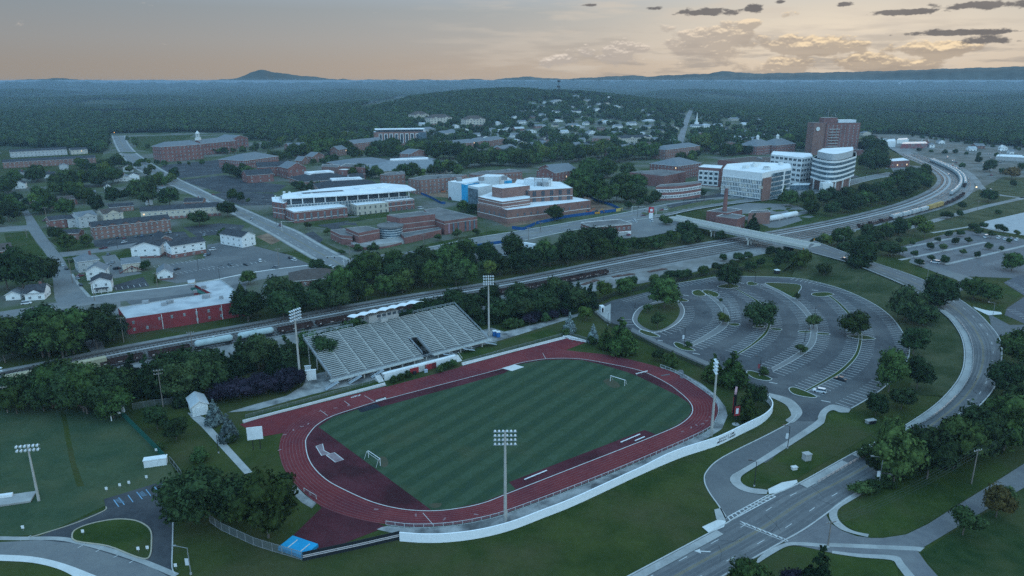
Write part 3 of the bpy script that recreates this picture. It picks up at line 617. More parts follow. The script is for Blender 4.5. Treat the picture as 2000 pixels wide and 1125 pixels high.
def rail_track(f):
 P = [a.lerp(b, f) for a, b in zip(rn, rs)]; mb = MB()
 Q = resample(P, int(length(P) / 1.6)); d = offset(Q, 1.25); e = offset(Q, -1.25)
 for i in range(len(Q) - 1):
  if Q[i].length > 700: break
  t = (Q[i + 1] - Q[i]).normalized() * .24
  mb.poly([((e[i] - t).x, (e[i] - t).y, .16), ((e[i] + t).x, (e[i] + t).y, .16), ((d[i] + t).x, (d[i] + t).y, .16), ((d[i] - t).x, (d[i] - t).y, .16)][::1], 1)
 for s_ in (.75, -.75):
  A_, B_ = offset(P, s_ + .09), offset(P, s_ - .09)
  for i in range(NR_ - 1):
   mb.poly([(B_[i].x, B_[i].y, .36), (B_[i + 1].x, B_[i + 1].y, .36), (A_[i + 1].x, A_[i + 1].y, .36), (A_[i].x, A_[i].y, .36)])
   for X, Y in ((A_[i], A_[i + 1]), (B_[i + 1], B_[i])): mb.poly([(X.x, X.y, .36), (Y.x, Y.y, .36), (Y.x, Y.y, .12), (X.x, X.y, .12)])
 struct(mb.obj('railway_track', [rail_steel, sleeper]))
TRK = (.08, .21, .38, .50, .62, .74, .87)
for f_ in TRK: rail_track(f_)
for k, (a, b) in enumerate(((.30, .04), (.145, .03))):
 ribbon('ballast_strip', [p.lerp(q, a) for p, q in zip(rn, rs)], 2.6, mat('pale_ballast', (.33, .33, .33), (.40, .395, .39), .4), .13, world=True, zfree=True)
ribbon('ballast_strip', [p.lerp(q, .08) for p, q in zip(rn, rs)], 2.9, mat('dark_ballast', (.10, .09, .085), (.14, .125, .115), .4), .13, world=True, zfree=True)
# ------------------------------------------------------------------ town streets and lots
def gp(name, pts, m, off, **k): return patch(name, pts, m, off, **k)
town = mat('town_ground', (.055, .078, .032), (.085, .10, .052), .05, c3=(.15, .148, .135), scale3=.018)
gp('town_ground', [(-40, 350), (190, 330), (215, 262), (330, 262), (480, 255), (700, 240), (820, 216), (960, 205), (1120, 196), (1250, 200), (1500, 222), (1590, 245), (1690, 270), (1560, 300), (1570, 372), (1300, 420), (1000, 520), (690, 560), (200, 640), (-40, 720)], town, .015)
gp('yard_ground', [(1690, 262), (1900, 270), (2060, 280), (2060, 360), (1935, 430), (1830, 410), (1880, 385), (1892, 355), (1845, 322), (1740, 285)], mat('yard_soil', (.10, .10, .085), (.15, .145, .125), .06, c3=(.19, .185, .175), scale3=.03), .017)
gp('rough_grass', [(1850, 402), (1960, 345), (2060, 350), (2060, 395), (1900, 440), (1750, 470), (1640, 490), (1600, 472), (1720, 447)], rough_grass, .02)
gp('gravel_pad', [(1907, 442), (1925, 432), (1960, 424), (2030, 408), (2060, 470), (1990, 458), (1940, 450)], mat('pale_gravel', (.34, .34, .345), (.42, .42, .42), .2), .03)
ribbon('track_road', [(2040, 378), (1930, 402), (1850, 424), (1770, 446), (1700, 462)], 7, gravel, .03, smooth=4)
ribbon('track_road', [(1850, 318), (1880, 330), (1900, 345), (1912, 360), (1925, 372), (1960, 382), (2040, 390)], 7, gravel, .03, smooth=4)
# main avenue of the campus
AL = [(217, 266), (222, 280), (232, 300), (252, 322), (285, 342), (330, 362), (372, 380), (425, 405), (470, 428), (525, 457), (560, 478), (610, 507), (640, 525), (680, 548)]
AR = [(246, 266), (252, 281), (267, 298), (300, 320), (347, 347), (385, 365), (430, 387), (480, 408), (542, 435), (582, 450), (620, 472), (655, 491), (683, 505), (735, 538)]
strip('road', AL, AR, mat('town_asphalt', (.17, .172, .175), (.20, .20, .20), .25, c3=(.22, .218, .214), scale3=.04), .05, 90, smooth=3)
al, ar = resample(spline(GP(AL), 3), 80), resample(spline(GP(AR), 3), 80)
for e, s_ in ((al, 2.2), (ar, -2.2)): ribbon('pavement', offset(e, s_ if e is al else -2.2) if e is al else offset(e, -2.2), 2.6, concrete, .08, world=True)
for f_ in (.49, .51): ribbon('road_centre_line', [a.lerp(b, f_) for a, b in zip(al, ar)], .2, yellow_paint, .062, world=True)
for f_ in (.26, .74): dashes('lane_dashes', [a.lerp(b, f_) for a, b in zip(al, ar)], .25, paint, .062, 5, 12, world=True)
CL = [(680, 548), (720, 516), (850, 495), (925, 484), (1000, 474), (1100, 453), (1180, 440), (1240, 430), (1300, 421), (1335, 413), (1400, 402), (1500, 390), (1580, 380), (1640, 366), (1700, 350), (1745, 342)]
CR = [(640, 520), (687, 503), (790, 494), (860, 482), (925, 468), (1000, 456), (1125, 435), (1212, 420), (1275, 407), (1330, 397), (1400, 389), (1500, 379), (1577, 369), (1640, 357), (1700, 344), (1740, 337)]
strip('road', CL, CR, MATS['town_asphalt'], .055, 110, smooth=3)
cl, cr = resample(spline(GP(CL), 3), 80), resample(spline(GP(CR), 3), 80)
for f_ in (.49, .51): ribbon('road_centre_line', [a.lerp(b, f_) for a, b in zip(cl, cr)], .2, yellow_paint, .066, world=True)
for f_ in (.26, .74): dashes('lane_dashes', [a.lerp(b, f_) for a, b in zip(cl, cr)], .25, paint, .066, 5, 12, world=True)
for e, s_ in ((cl[8:], -2.0), (cr[8:], 2.0)): ribbon('pavement', offset(e, s_), 2.4, concrete, .085, world=True)
strip('road', [(-30, 612), (0, 609), (120, 590), (175, 579), (375, 556), (500, 532), (605, 519), (665, 512)], [(-30, 636), (0, 631), (118, 606), (180, 595), (375, 573), (500, 548), (620, 530), (700, 540)], MATS['town_asphalt'], .052, 60, smooth=3)
ribbon('pavement', [(178, 580), (230, 572), (375, 555), (500, 531), (605, 518)], 1.8, pale_concrete, .07, smooth=3)
strip('road', [(15, 372), (28, 395), (47, 420), (57, 452), (92, 500), (102, 535), (107, 582), (118, 600)], [(27, 370), (42, 395), (62, 420), (92, 466), (120, 500), (140, 535), (172, 578), (186, 592)], MATS['town_asphalt'], .048, 50, smooth=3)
strip('road', [(115, 493), (160, 489), (250, 477), (330, 462)], [(122, 502), (165, 497), (255, 484), (335, 470)], MATS['town_asphalt'], .05, 30, smooth=2)
strip('road', [(-20, 446), (20, 442), (55, 440)], [(-20, 455), (20, 452), (62, 450)], MATS['town_asphalt'], .05, 12)
strip('road', [(118, 606), (130, 625), (150, 650), (180, 690)], [(165, 598), (172, 615), (190, 645), (205, 680)], old_asphalt, .045, 20)
ribbon('pavement', [(140, 535), (155, 558), (175, 580)], 1.6, concrete, .07)
for pts, m in (([(182, 470), (310, 455), (360, 452), (372, 466), (330, 470), (255, 486), (185, 482)], 'dark'), ([(357, 444), (430, 436), (478, 440), (470, 452), (430, 458), (385, 462)], 'dark'), ([(315, 548), (336, 528), (310, 520), (400, 505), (405, 478), (450, 470), (500, 481), (560, 497), (607, 517), (500, 532), (420, 545), (345, 553)], 'a'), ([(198, 500), (225, 497), (240, 516), (278, 534), (222, 544), (212, 525)], 'old'),
               ([(220, 558), (280, 541), (292, 559), (225, 568)], 'dark'), ([(235, 578), (365, 566), (372, 560), (450, 548), (480, 552), (482, 590), (420, 590), (260, 600)], 'a'), ([(165, 605), (235, 585), (236, 640), (190, 665)], 'old'), ([(322, 322), (452, 310), (460, 320), (440, 338), (350, 348), (310, 330)], 'dark'), ([(350, 352), (440, 342), (475, 352), (560, 362), (540, 376), (430, 376)], 'dark'), ([(415, 380), (440, 375), (535, 378), (535, 400), (470, 402)], 'dark'),
               ([(880, 480), (1010, 478), (1060, 486), (1050, 512), (990, 525), (900, 505)], 'old'), ([(1150, 440), (1215, 432), (1310, 425), (1330, 450), (1260, 465), (1160, 472)], 'old'), ([(1380, 415), (1460, 398), (1540, 400), (1600, 420), (1520, 445), (1420, 440)], 'old'), ([(1560, 372), (1620, 358), (1680, 345), (1640, 335), (1570, 350)], 'dark'), ([(640, 468), (655, 450), (620, 440), (690, 430), (700, 445), (650, 455)], 'dark'), ([(590, 458), (612, 452), (632, 468), (620, 478)], 'dark'), ([(1300, 402), (1385, 383), (1430, 372), (1440, 378), (1400, 390), (1310, 408)], 'dark'),
               ([(815, 262), (905, 268), (960, 280), (930, 298), (840, 290)], 'old'), ([(1735, 320), (1800, 325), (1815, 342), (1745, 336)], 'old')):
 gp('car_park', pts, {'dark': dark_asphalt, 'a': asphalt, 'old': old_asphalt}[m], .04)
stalls(GP([(228, 566), (286, 558)]), 1, 6); stalls(GP([(330, 540), (420, 522)]), 1, 5); stalls(GP([(410, 528), (520, 512)]), 1, 5); stalls(GP([(300, 520), (395, 505)]), -1, 5); stalls(GP([(395, 455), (460, 446)]), 1, 5)
stalls(GP([(350, 340), (450, 330)]), 1, 5, 4); stalls(GP([(370, 355), (440, 347)]), 1, 5, 4); stalls(GP([(430, 385), (530, 392)]), 1, 5, 4); stalls(GP([(440, 392), (520, 399)]), 1, 5, 4)
for pts in ([(255, 268), (330, 266), (380, 264), (312, 300), (270, 294)], [(430, 510), (520, 498), (600, 485), (612, 512), (560, 496), (500, 480), (440, 500)], [(225, 500), (250, 480), (262, 505), (240, 512)], [(125, 500), (160, 500), (150, 525), (138, 528)], [(92, 466), (115, 458), (200, 480), (125, 494)], [(8, 456), (55, 452), (90, 500), (20, 500)], [(600, 440), (660, 420), (760, 410), (760, 425), (680, 434), (650, 448)], [(590, 450), (625, 470), (680, 496), (640, 490)], [(805, 485), (960, 452), (1000, 453), (860, 480)],
   [(1020, 400), (1110, 408), (1090, 420)], [(1245, 330), (1330, 325), (1390, 325), (1390, 345), (1320, 345)], [(1380, 388), (1430, 372), (1560, 372), (1500, 384)], [(1440, 420), (1500, 398), (1600, 418), (1680, 420), (1560, 448), (1450, 455)], [(725, 300), (770, 298), (760, 308), (730, 309)], [(640, 262), (700, 262), (700, 275)], [(600, 335), (680, 338), (660, 350), (600, 346)]):
 gp('lawn', pts, lawn, .035)
gp('building_site', [(805, 380), (870, 352), (945, 395), (935, 420), (990, 445), (1100, 428), (1210, 412), (1160, 395), (1150, 380), (1060, 350), (900, 345)], bare_soil, .045)
gp('bare_ground', [(500, 462), (525, 455), (548, 470), (530, 478)], bare_soil, .04)
# far street climbing the hill
ribbon('road', [(1326, 285), (1332, 265), (1338, 245), (1344, 228), (1350, 217)], 13, mat('far_asphalt', (.20, .20, .205), (.24, .24, .24), .05), .1, smooth=3)
ribbon('road', [(1020, 245), (1050, 240), (1080, 228)], 9, MATS['far_asphalt'], .1); ribbon('road', [(1010, 275), (1060, 262), (1100, 250)], 9, MATS['far_asphalt'], .1)
ribbon('road', [(246, 267), (300, 266), (400, 262), (480, 258)], 8, MATS['far_asphalt'], .06)
ribbon('road', [(1690, 268), (1750, 285), (1830, 292), (1900, 300), (2060, 306)], 12, MATS['far_asphalt'], .04, smooth=3)
ribbon('road', [(1500, 262), (1560, 266), (1600, 276)], 10, MATS['far_asphalt'], .05)
ribbon('road', [(0, 300), (-40, 310)], 8, MATS['far_asphalt'], .05)
for x, y, w in ((690, 205, 16), (745, 203, 14), (780, 192, 10)): ribbon('clearing', [(x, y), (x + 40, y - 6)], 60, mat('field', (.13, .13, .11), (.17, .17, .14), .01), .5)
# ------------------------------------------------------------------ building kit
brick = mat('red_brick', (.21, .10, .09), (.255, .125, .11), .8, c3=(.18, .09, .082), scale3=.12)
brick2 = mat('brown_brick', (.23, .13, .108), (.275, .16, .135), .8, c3=(.20, .115, .10), scale3=.12)
paint_brick = mat('painted_brick', (.25, .042, .05), (.29, .052, .058), .5, c3=(.21, .045, .05), scale3=.1)
siding_w = mat('white_siding', (.76, .76, .74), (.70, .70, .69), .3)
siding_b = mat('beige_siding', (.50, .46, .38), (.55, .50, .42), .3)
siding_g = mat('grey_siding', (.42, .43, .43), (.48, .485, .485), .3)
stone = mat('pale_stone', (.44, .40, .33), (.50, .46, .39), .5)
conc_w = mat('wall_concrete', (.36, .355, .34), (.42, .41, .40), .3)
roof_d = mat('dark_shingle', (.045, .047, .053), (.07, .072, .08), .6)
roof_g = mat('grey_shingle', (.15, .165, .18), (.20, .21, .225), .6)
roof_b = mat('brown_shingle', (.085, .068, .062), (.115, .094, .085), .6)
roof_w = mat('white_membrane', (.76, .77, .78), (.66, .67, .68), .12, c3=(.80, .81, .81), scale3=.05)
roof_m = mat('metal_roof', (.42, .44, .46), (.50, .52, .53), .15, c3=(.32, .34, .36), scale3=.1, rough=.5)
roof_f = mat('gravel_roof', (.15, .145, .145), (.20, .195, .19), .25, c3=(.12, .118, .118), scale3=.06)
trim = mat('white_trim', (.66, .66, .64))
glass = mat('window_glass', (.05, .068, .085), rough=.12)
glass_b = mat('pale_glass', (.16, .22, .26), (.05, .08, .10), .35, rough=.15)
lit = mat('lit_window', (1, .62, .30), emit=.9)
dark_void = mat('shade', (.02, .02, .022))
blue_wrap = mat('blue_membrane', (.03, .34, .62), (.05, .42, .70), .3)
pale_panel = mat('pale_panel', (.58, .62, .64), (.66, .69, .70), .2)
yellow_b = mat('tan_board', (.42, .38, .22), (.36, .33, .20), .4)
WMESH = {}
def win_mesh(w, h, fm, gm):
 k = (round(w, 1), round(h, 1), fm.name, gm.name)
 if k not in WMESH:
  mb = MB(); mb.box((0, -.05, 0), (w, .14, h), 0, 0)
  for i in range(2): mb.box((-w / 4 + i * w / 2, -.07, .1), (w / 2 - .2, .14, h - .26), 0, 1)
  WMESH[k] = mb.mesh('window', [fm, gm])
 return WMESH[k]
class Bld:
 """one building: an Empty at its base with walls, roof, windows and the rest as children"""
 def __init__(s, name, label, cat, org, group=None):
  s.root = thing(name, label, cat, (org[0], org[1], org[2]), group); s.o = Vector(org); s.nw = 0; s.extra = None
 def put(s, name, mb, mats): return mb.obj(name, mats, s.root, s.o)
 def window(s, p, ang, w, h, fm, gm):
  s.nw += 1
  if s.nw <= 96:
   o = link('window', win_mesh(w, h, fm, gm), s.root, Vector(p) - s.o, ang)
  else:
   if s.extra is None: s.extra = (MB(), fm, gm)
   c, q = math.cos(ang), math.sin(ang); n = Vector((q, -c, 0)) * .1
   s.extra[0].box(Vector(p) + n * .5, (w, .14, h), ang, 0); s.extra[0].box(Vector(p) + n * .8 + Vector((0, 0, .1)), (w - .25, .14, h - .2), ang, 1)
 def done(s):
  if s.extra: s.put('window_grid', s.extra[0], [s.extra[1], s.extra[2]])['kind'] = 'stuff'
  return s
 def wins(s, a, b, z0, z1, floors, sp, w, h, fm=None, gm=None, litp=.0, skip=0.0, sill=.35):
  fm = fm or trim; gm = gm or glass; a, b = Vector((a[0], a[1], 0)), Vector((b[0], b[1], 0)); L = (b - a).length; n = int((L - .6) / sp)
  if n < 1 or floors < 1: return
  ang = math.atan2(b.y - a.y, b.x - a.x); fh = (z1 - z0) / floors
  for f_ in range(floors):
   for i in range(n):
    if random.random() < skip: continue
    p = a.lerp(b, (i + .5) / n); p.z = z0 + f_ * fh + (fh - h) * sill
    s.window(p, ang, w, h, fm, lit if random.random() < litp else gm)
def faces_cam(a, b):
 m = (Vector(a) + Vector(b)) / 2; d = Vector((b[1] - a[1], -(b[0] - a[0]))); return d.x * -m.x + d.y * -m.y > 0
def ccw(P):
 return P if sum(P[i - 1][0] * P[i][1] - P[i][0] * P[i - 1][1] for i in range(len(P))) > 0 else P[::-1]
def vol(b, P, z0, z1, wm, rm, par=.7, pm=None, nm=('wall', 'roof'), W=None, bands=()):
 """flat-roofed volume with a parapet; W = windows dict for the sides the camera side sees"""
 P = ccw([(p[0], p[1]) for p in P]); mb = MB(); mb.prism(P, z0, z1, 0); b.put(nm[0], mb, [wm])
 rf = MB(); I = [(p.x, p.y) for p in offset([Vector((*p, 0)) for p in P], .35, True)]; rf.cap(I, z1 - par * .5, 0)
 n = len(P)
 for i in range(n):
  j = (i + 1) % n
  rf.poly([(*P[i], z1), (*P[j], z1), (*I[j], z1), (*I[i], z1)], 1); rf.poly([(*I[i], z1), (*I[j], z1), (*I[j], z1 - par * .5), (*I[i], z1 - par * .5)], 1)
 b.put(nm[1], rf, [rm, pm or trim])
 for z in bands:
  bm_ = MB(); Q = [(p.x, p.y) for p in offset([Vector((*p, 0)) for p in P], -.06, True)]; bm_.prism(Q, z, z + .45, 0); b.put('string_course', bm_, [pm or trim])
 if W:
  for i in range(n):
   a, c = P[i], P[(i + 1) % n]
   if faces_cam(a, c): b.wins(a, c, W.get('z0', z0), W.get('z1', z1), W['f'], W.get('sp', 4), W.get('w', 1.5), W.get('h', 1.8), W.get('fm'), W.get('gm'), W.get('lit', .006), W.get('skip', 0))
 return P
def flat(name, label, cat, roof_px, h, wm, rm, W=None, pm=None, base=None, bands=(), group=None):
 """roof_px: outline of the roof seen in the photograph, h: its height"""
 c = np.mean(np.array([p[:2] for p in roof_px]), 0); g = G(c[0], c[1]) if base is None else G(*base)
 P = [G(p[0], p[1], g.z + h) for p in roof_px]; m = sum(P, Vector()) / len(P); z0 = g.z
 b = Bld(name, label, cat, (m.x, m.y, z0), group); vol(b, P, z0 - (5 if g.z > .05 else 0), z0 + h, wm, rm, W=W, pm=pm, bands=bands)
 return b, P, z0
def units(b, P, z, n, size=(2.6, 1.8, 1.5), m=None):
 c = sum((Vector((p[0], p[1], 0)) for p in P), Vector()) / len(P)
 for i in range(n):
  f_ = random.uniform(.15, .75); p = c.lerp(Vector((*P[random.randrange(len(P))][:2], 0)), f_); mb = MB(); k = random.uniform(.7, 1.4)
  mb.box((p.x, p.y, z - .3), (size[0] * k, size[1] * k, size[2]), random.random(), 0); b.put('rooftop_unit', mb, [m or grey_metal])
def gabled(name, label, cat, A, B, depth, eave, rise, wm, rm, ridge='u', W=None, over=.5, group=None, base=None, chimney=False, porch=False, z=None, gables=0):
 """house on a front edge given by two pixels; ridge u = along the front, n = away from it, hip = hipped"""
 a, c = (G(*A), G(*B)) if z is None else (G(A[0], A[1], z), G(B[0], B[1], z)); z0 = min(a.z, c.z); u = (c - a); u.z = 0; L = u.length; u.normalize(); n = Vector((-u.y, u.x, 0))
 if n.dot(Vector((a.x, a.y, 0))) < 0: n = -n
 b = Bld(name, label, cat, (*((a + c) / 2).xy, z0), group); P = [a, a + u * L, a + u * L + n * depth, a + n * depth]; zz_ = z0 - (4 if z0 > .05 else 0); ze, zr = z0 + eave, z0 + eave + rise
 mb = MB(); mb.prism(P, zz_, ze, 0)
 if base:
  mb2 = MB(); mb2.prism(offset([Vector((*p[:2], 0)) for p in ccw([tuple(p) for p in P])], -.08, True), zz_, z0 + base[0], 0); b.put('base_wall', mb2, [base[1]])
 q = lambda s_, t_, zz2: (a.x + u.x * s_ + n.x * t_, a.y + u.y * s_ + n.y * t_, zz2)
 rf = MB(); o = over; th = .25
 def slab(pts):
  rf.poly(pts); rf.poly([(x, y, zz2 - th) for x, y, zz2 in pts][::-1])
  for i in range(len(pts)):
   p1, p2 = pts[i], pts[(i + 1) % len(pts)]; rf.poly([p2, p1, (p1[0], p1[1], p1[2] - th), (p2[0], p2[1], p2[2] - th)], 1)
 dz = rise / (depth / 2) * o if ridge != 'n' else rise / (L / 2) * o
 if ridge == 'u':
  slab([q(-o, -o, ze - dz + th), q(L + o, -o, ze - dz + th), q(L + o, depth / 2, zr + th), q(-o, depth / 2, zr + th)]); slab([q(L + o, depth + o, ze - dz + th), q(-o, depth + o, ze - dz + th), q(-o, depth / 2, zr + th), q(L + o, depth / 2, zr + th)])
  for s_ in (0, L): mb.poly([q(s_, 0, ze), q(s_, depth, ze), q(s_, depth / 2, zr)])
 elif ridge == 'n':
  slab([q(-o, depth + o, ze - dz + th), q(-o, -o, ze - dz + th), q(L / 2, -o, zr + th), q(L / 2, depth + o, zr + th)]); slab([q(L + o, -o, ze - dz + th), q(L + o, depth + o, ze - dz + th), q(L / 2, depth + o, zr + th), q(L / 2, -o, zr + th)])
  for t_ in (0, depth): mb.poly([q(0, t_, ze), q(L, t_, ze), q(L / 2, t_, zr)])
 else:
  k = min(L, depth) / 2 * .96; r1, r2 = (q(k, depth / 2, zr), q(L - k, depth / 2, zr)) if L >= depth else (q(L / 2, k, zr), q(L / 2, depth - k, zr))
  c0, c1, c2, c3 = q(-o, -o, ze), q(L + o, -o, ze), q(L + o, depth + o, ze), q(-o, depth + o, ze)
  if L >= depth: rf.poly([c0, c1, r2, r1]); rf.poly([c1, c2, r2]); rf.poly([c2, c3, r1, r2]); rf.poly([c3, c0, r1])
  else: rf.poly([c0, c1, r1]); rf.poly([c1, c2, r2, r1]); rf.poly([c2, c3, r2]); rf.poly([c3, c0, r1, r2])
  for x, y in ((c0, c1), (c1, c2), (c2, c3), (c3, c0)): rf.poly([(x[0], x[1], x[2] - .3), (y[0], y[1], y[2] - .3), y, x], 1)
 b.put('wall', mb, [wm]); roof = b.put('roof', rf, [rm, trim])
 for gi in range(gables):
  s_ = L * (gi + .5) / gables; gw = min(5.5, L / gables * .4); g2 = MB()
  g2.poly([q(s_ - gw, -.25, ze - .2), q(s_ + gw, -.25, ze - .2), q(s_, -.25, ze + gw * .5)], 0)
  g2.poly([q(s_, -.5, ze + gw * .5 + .2), q(s_ - gw - .4, -.5, ze - .3), q(s_ - gw, depth * .4, ze + .3), q(s_, depth * .4, ze + gw * .5 + .25)], 1); g2.poly([q(s_ + gw + .4, -.5, ze - .3), q(s_, -.5, ze + gw * .5 + .2), q(s_, depth * .4, ze + gw * .5 + .25), q(s_ + gw, depth * .4, ze + .3)], 1)
  b.put('gable_end', g2, [wm, rm])
 if chimney: ch = MB(); ch.box(Vector(q(L * .7, depth * .55, ze)), (1, 1, rise + 1.4), 0, 0); ch.obj('chimney', brick, roof, s_org(b))
 if porch:
  pm_ = MB(); pm_.box(Vector(q(L / 2, -1.4, z0 + 2.7)), (L * .7, 2.6, .25), math.atan2(u.y, u.x), 0)
  for f_ in (-.32, 0, .32): pm_.tube(q(L / 2 + f_ * L, -2.5, z0), q(L / 2 + f_ * L, -2.5, z0 + 2.7), .14, 5, 1)
  b.put('porch', pm_, [rm, trim])
 if W:
  PP = ccw([tuple(p) for p in P])
  for i in range(4):
   p1, p2 = PP[i], PP[(i + 1) % 4]
   if faces_cam(p1, p2): b.wins(p1, p2, z0 + W.get('z0', 0), z0 + W.get('z1', eave), W['f'], W.get('sp', 4), W.get('w', 1.2), W.get('h', 1.5), W.get('fm'), W.get('gm'), W.get('lit', .008))
 b.q = q; b.L = L; b.D = depth; b.z0 = z0; b.P = P
 return b
def s_org(b): return b.o
# ------------------------------------------------------------------ buildings, near left
def Wd(f, sp=4, w=1.3, h=1.5, **k): return dict(f=f, sp=sp, w=w, h=h, **k)
b, P, z = flat('brick_building', 'long red painted brick building with patchy white flat roof beside the tracks', 'building', [(246, 622), (486, 586), (431, 545), (376, 553), (412, 572), (230, 600)], 8, paint_brick, roof_m, pm=conc_w)
P0 = [G(246, 622, z + 8), G(486, 586, z + 8)]
b.wins(P0[0], P0[1], z + .6, z + 7.6, 2, 5.2, 1.0, 1.5, conc_w, glass_b, skip=.25); b.done(); units(b, P, z + 8, 9)
for f_ in (.27, .55, .76):
 p = P0[0].lerp(P0[1], f_); mb = MB(); n_ = (P0[1] - P0[0]).normalized(); mb.tube((p.x + n_.y * .2, p.y - n_.x * .2, z), (p.x + n_.y * .2, p.y - n_.x * .2, z + 7.6), .16, 5); b.put('downpipe', mb, [trim])
Q = [G(375, 554, 6.5), G(412, 573, 6.5), G(404, 577, 6.5), G(372, 563, 6.5)]; mb = MB(); mb.prism(Q, 5.6, 6.4, 0, 0); b.put('courtyard_roof', mb, [mat('green_roof', (.05, .14, .12), (.06, .17, .14), .3)])
mb = MB(); Q = [G(366, 548, 9), G(381, 546, 9), G(380, 552, 9), G(367, 554, 9)]; mb.prism(Q, 7, 9.2, 0, 1); b.put('entrance_tower', mb, [stone, roof_m])
b, P, z = flat('store_building', 'small beige block with bright white flat roof above the trackside trees', 'building', [(62, 605), (106, 600), (120, 624), (97, 628), (78, 622)], 5, stone, roof_w); units(b, P, z + 5, 1)
gabled('house', 'white two storey house with black shutters on the street corner', 'house', (180, 573), (219, 569), 13, 6.2, 2.2, siding_w, roof_d, 'n', Wd(2, 3.6, 1.1, 1.6, lit=.0), porch=True).done()
gabled('house', 'white gabled house with grey roof just behind the corner house', 'house', (170, 548), (208, 545), 12, 5.5, 3, siding_w, roof_g, 'n', Wd(2, 4)).done()
gabled('house', 'large grey two storey house with hipped roof on the residential street', 'house', (155, 533), (197, 527), 14, 7, 3, siding_g, roof_g, 'hip', Wd(2, 4), chimney=True).done()
b = gabled('house', 'beige two storey house with a red outside stair', 'house', (241, 533), (276, 529), 11, 5.6, 2.4, siding_b, roof_g, 'u', Wd(1, 6)); 
mb = MB(); mb.tube(b.q(-2, -1.5, b.z0 + .3), b.q(b.L * .5, -1.5, b.z0 + 4), .35, 4); mb.tube(b.q(b.L * .5, -1.5, b.z0 + 4), b.q(b.L, -1.5, b.z0 + 1), .35, 4); [mb.tube(b.q(s_, -1.5, b.z0), b.q(s_, -1.5, b.z0 + 4.6), .12, 4) for s_ in (-2, b.L * .25, b.L * .5, b.L * .8)]; b.put('outside_stair', mb, [mat('red_wood', (.16, .05, .045))]); b.done()
gabled('house', 'small pale bungalow with glazed porch next to the striped car park', 'house', (308, 548), (338, 545), 15, 4, 2.6, siding_w, roof_g, 'n', Wd(1, 3, 1.6, 1.6), base=(1, brick)).done()
gabled('apartment_house', 'white two storey apartment house with wide gable facing the street', 'building', (258, 505), (313, 503), 20, 7.6, 3, siding_w, roof_d, 'n', Wd(2, 5.5, 1.5, 1.3), base=(1.4, brick)).done()
gabled('apartment_house', 'long white apartment house on brick base behind the bays', 'building', (337, 505), (403, 494), 13, 8.2, 2.6, siding_w, roof_d, 'u', Wd(3, 5, 1.5, 1.2), base=(2.6, brick)).done()
gabled('apartment_house', 'dark brick apartment block tucked between the two white ones', 'building', (314, 490), (338, 487), 20, 8, 2.4, brick2, roof_d, 'n', Wd(2, 5)).done()
gabled('apartment_house', 'white gabled apartment block beside the avenue lawn', 'building', (474, 484), (500, 478), 24, 7.6, 2.8, siding_w, roof_d, 'n', Wd(2, 5.5, 1.2, 1.4)).done()
gabled('apartment_block', 'long brick and siding apartment block with front gables and parked cars', 'building', (184, 468), (335, 451), 15, 9.2, 3, brick2, roof_d, 'u', Wd(3, 3.6, 1.4, 1.5), gables=6).done()
gabled('apartment_block', 'long grey sided apartment row with dark roof by the avenue', 'building', (277, 432), (431, 421), 14, 8, 3, siding_b, roof_d, 'u', Wd(2, 4.2, 1.4, 1.5), base=(2.4, brick)).done()
gabled('apartment_block', 'brick apartment wing at the left end of the apartment group', 'building', (100, 448), (133, 444), 14, 7, 2.4, brick, roof_d, 'u', Wd(2, 4)).done()
gabled('apartment_block', 'pale sided apartment wing joined to the brick wing', 'building', (134, 445), (155, 443), 13, 7, 2.4, siding_g, roof_d, 'u', Wd(2, 4)).done()
gabled('apartment_block', 'pale three storey apartment house with a front gable', 'building', (157, 446), (192, 441), 16, 9, 3, siding_g, roof_g, 'u', Wd(3, 4), gables=1).done()
gabled('apartment_block', 'pale apartment house with broad gable behind the long brick block', 'building', (205, 440), (243, 435), 16, 9, 3, siding_b, roof_b, 'u', Wd(3, 4), gables=1).done()
gabled('brick_house', 'small dark roofed brick house in front of the apartment wings', 'house', (122, 469), (155, 468), 10, 5, 2, brick2, roof_d, 'u', Wd(1, 4)).done()
gabled('apartment_block', 'low brick apartment house with parked cars near the pylon', 'building', (80, 410), (152, 399), 16, 6, 2.2, brick, roof_b, 'u', Wd(2, 5)).done()
gabled('brick_house', 'dark brick row with porch posts behind the long apartments', 'house', (215, 415), (262, 411), 12, 4.5, 2, brick2, roof_d, 'u', Wd(1, 3)).done()
gabled('house', 'brick cottage with white dormer at the left street corner', 'house', (50, 588), (88, 585), 12, 4, 3.4, siding_w, roof_d, 'u', Wd(1, 3.5), chimney=True, gables=1).done()
gabled('garage', 'white gabled garage beside the cottage drive', 'garage', (12, 587), (41, 585), 9, 3, 1.8, siding_w, roof_g, 'n', Wd(1, 4, 1.2, 1.2)).done()
gabled('brick_building', 'brick building with brown roof cut by the left edge', 'building', (-30, 512), (27, 505), 22, 6, 3, brick2, roof_b, 'u', Wd(1, 4)).done()
gabled('hall', 'brown hip roofed brick hall beside the trackside trees', 'building', (568, 561), (662, 553), 20, 3.6, 4, brick2, roof_b, 'hip', Wd(1, 5)).done()
gabled('shop', 'dark hip roofed shop at the avenue crossing', 'shop', (676, 544), (716, 540), 14, 3.4, 2.6, siding_w, roof_d, 'hip', Wd(1, 4)).done()
b = gabled('shop', 'small shop with faded pink roof beside the dark roofed shop', 'shop', (672, 538), (693, 543), 7, 3, 1.6, siding_w, mat('pink_roof', (.36, .10, .12), (.42, .13, .15), .4), 'u'); b.done()
gabled('house', 'pale house with grey roof half hidden below the trackside belt', 'house', (530, 575), (556, 570), 10, 3, 2, siding_w, roof_g, 'hip').done()
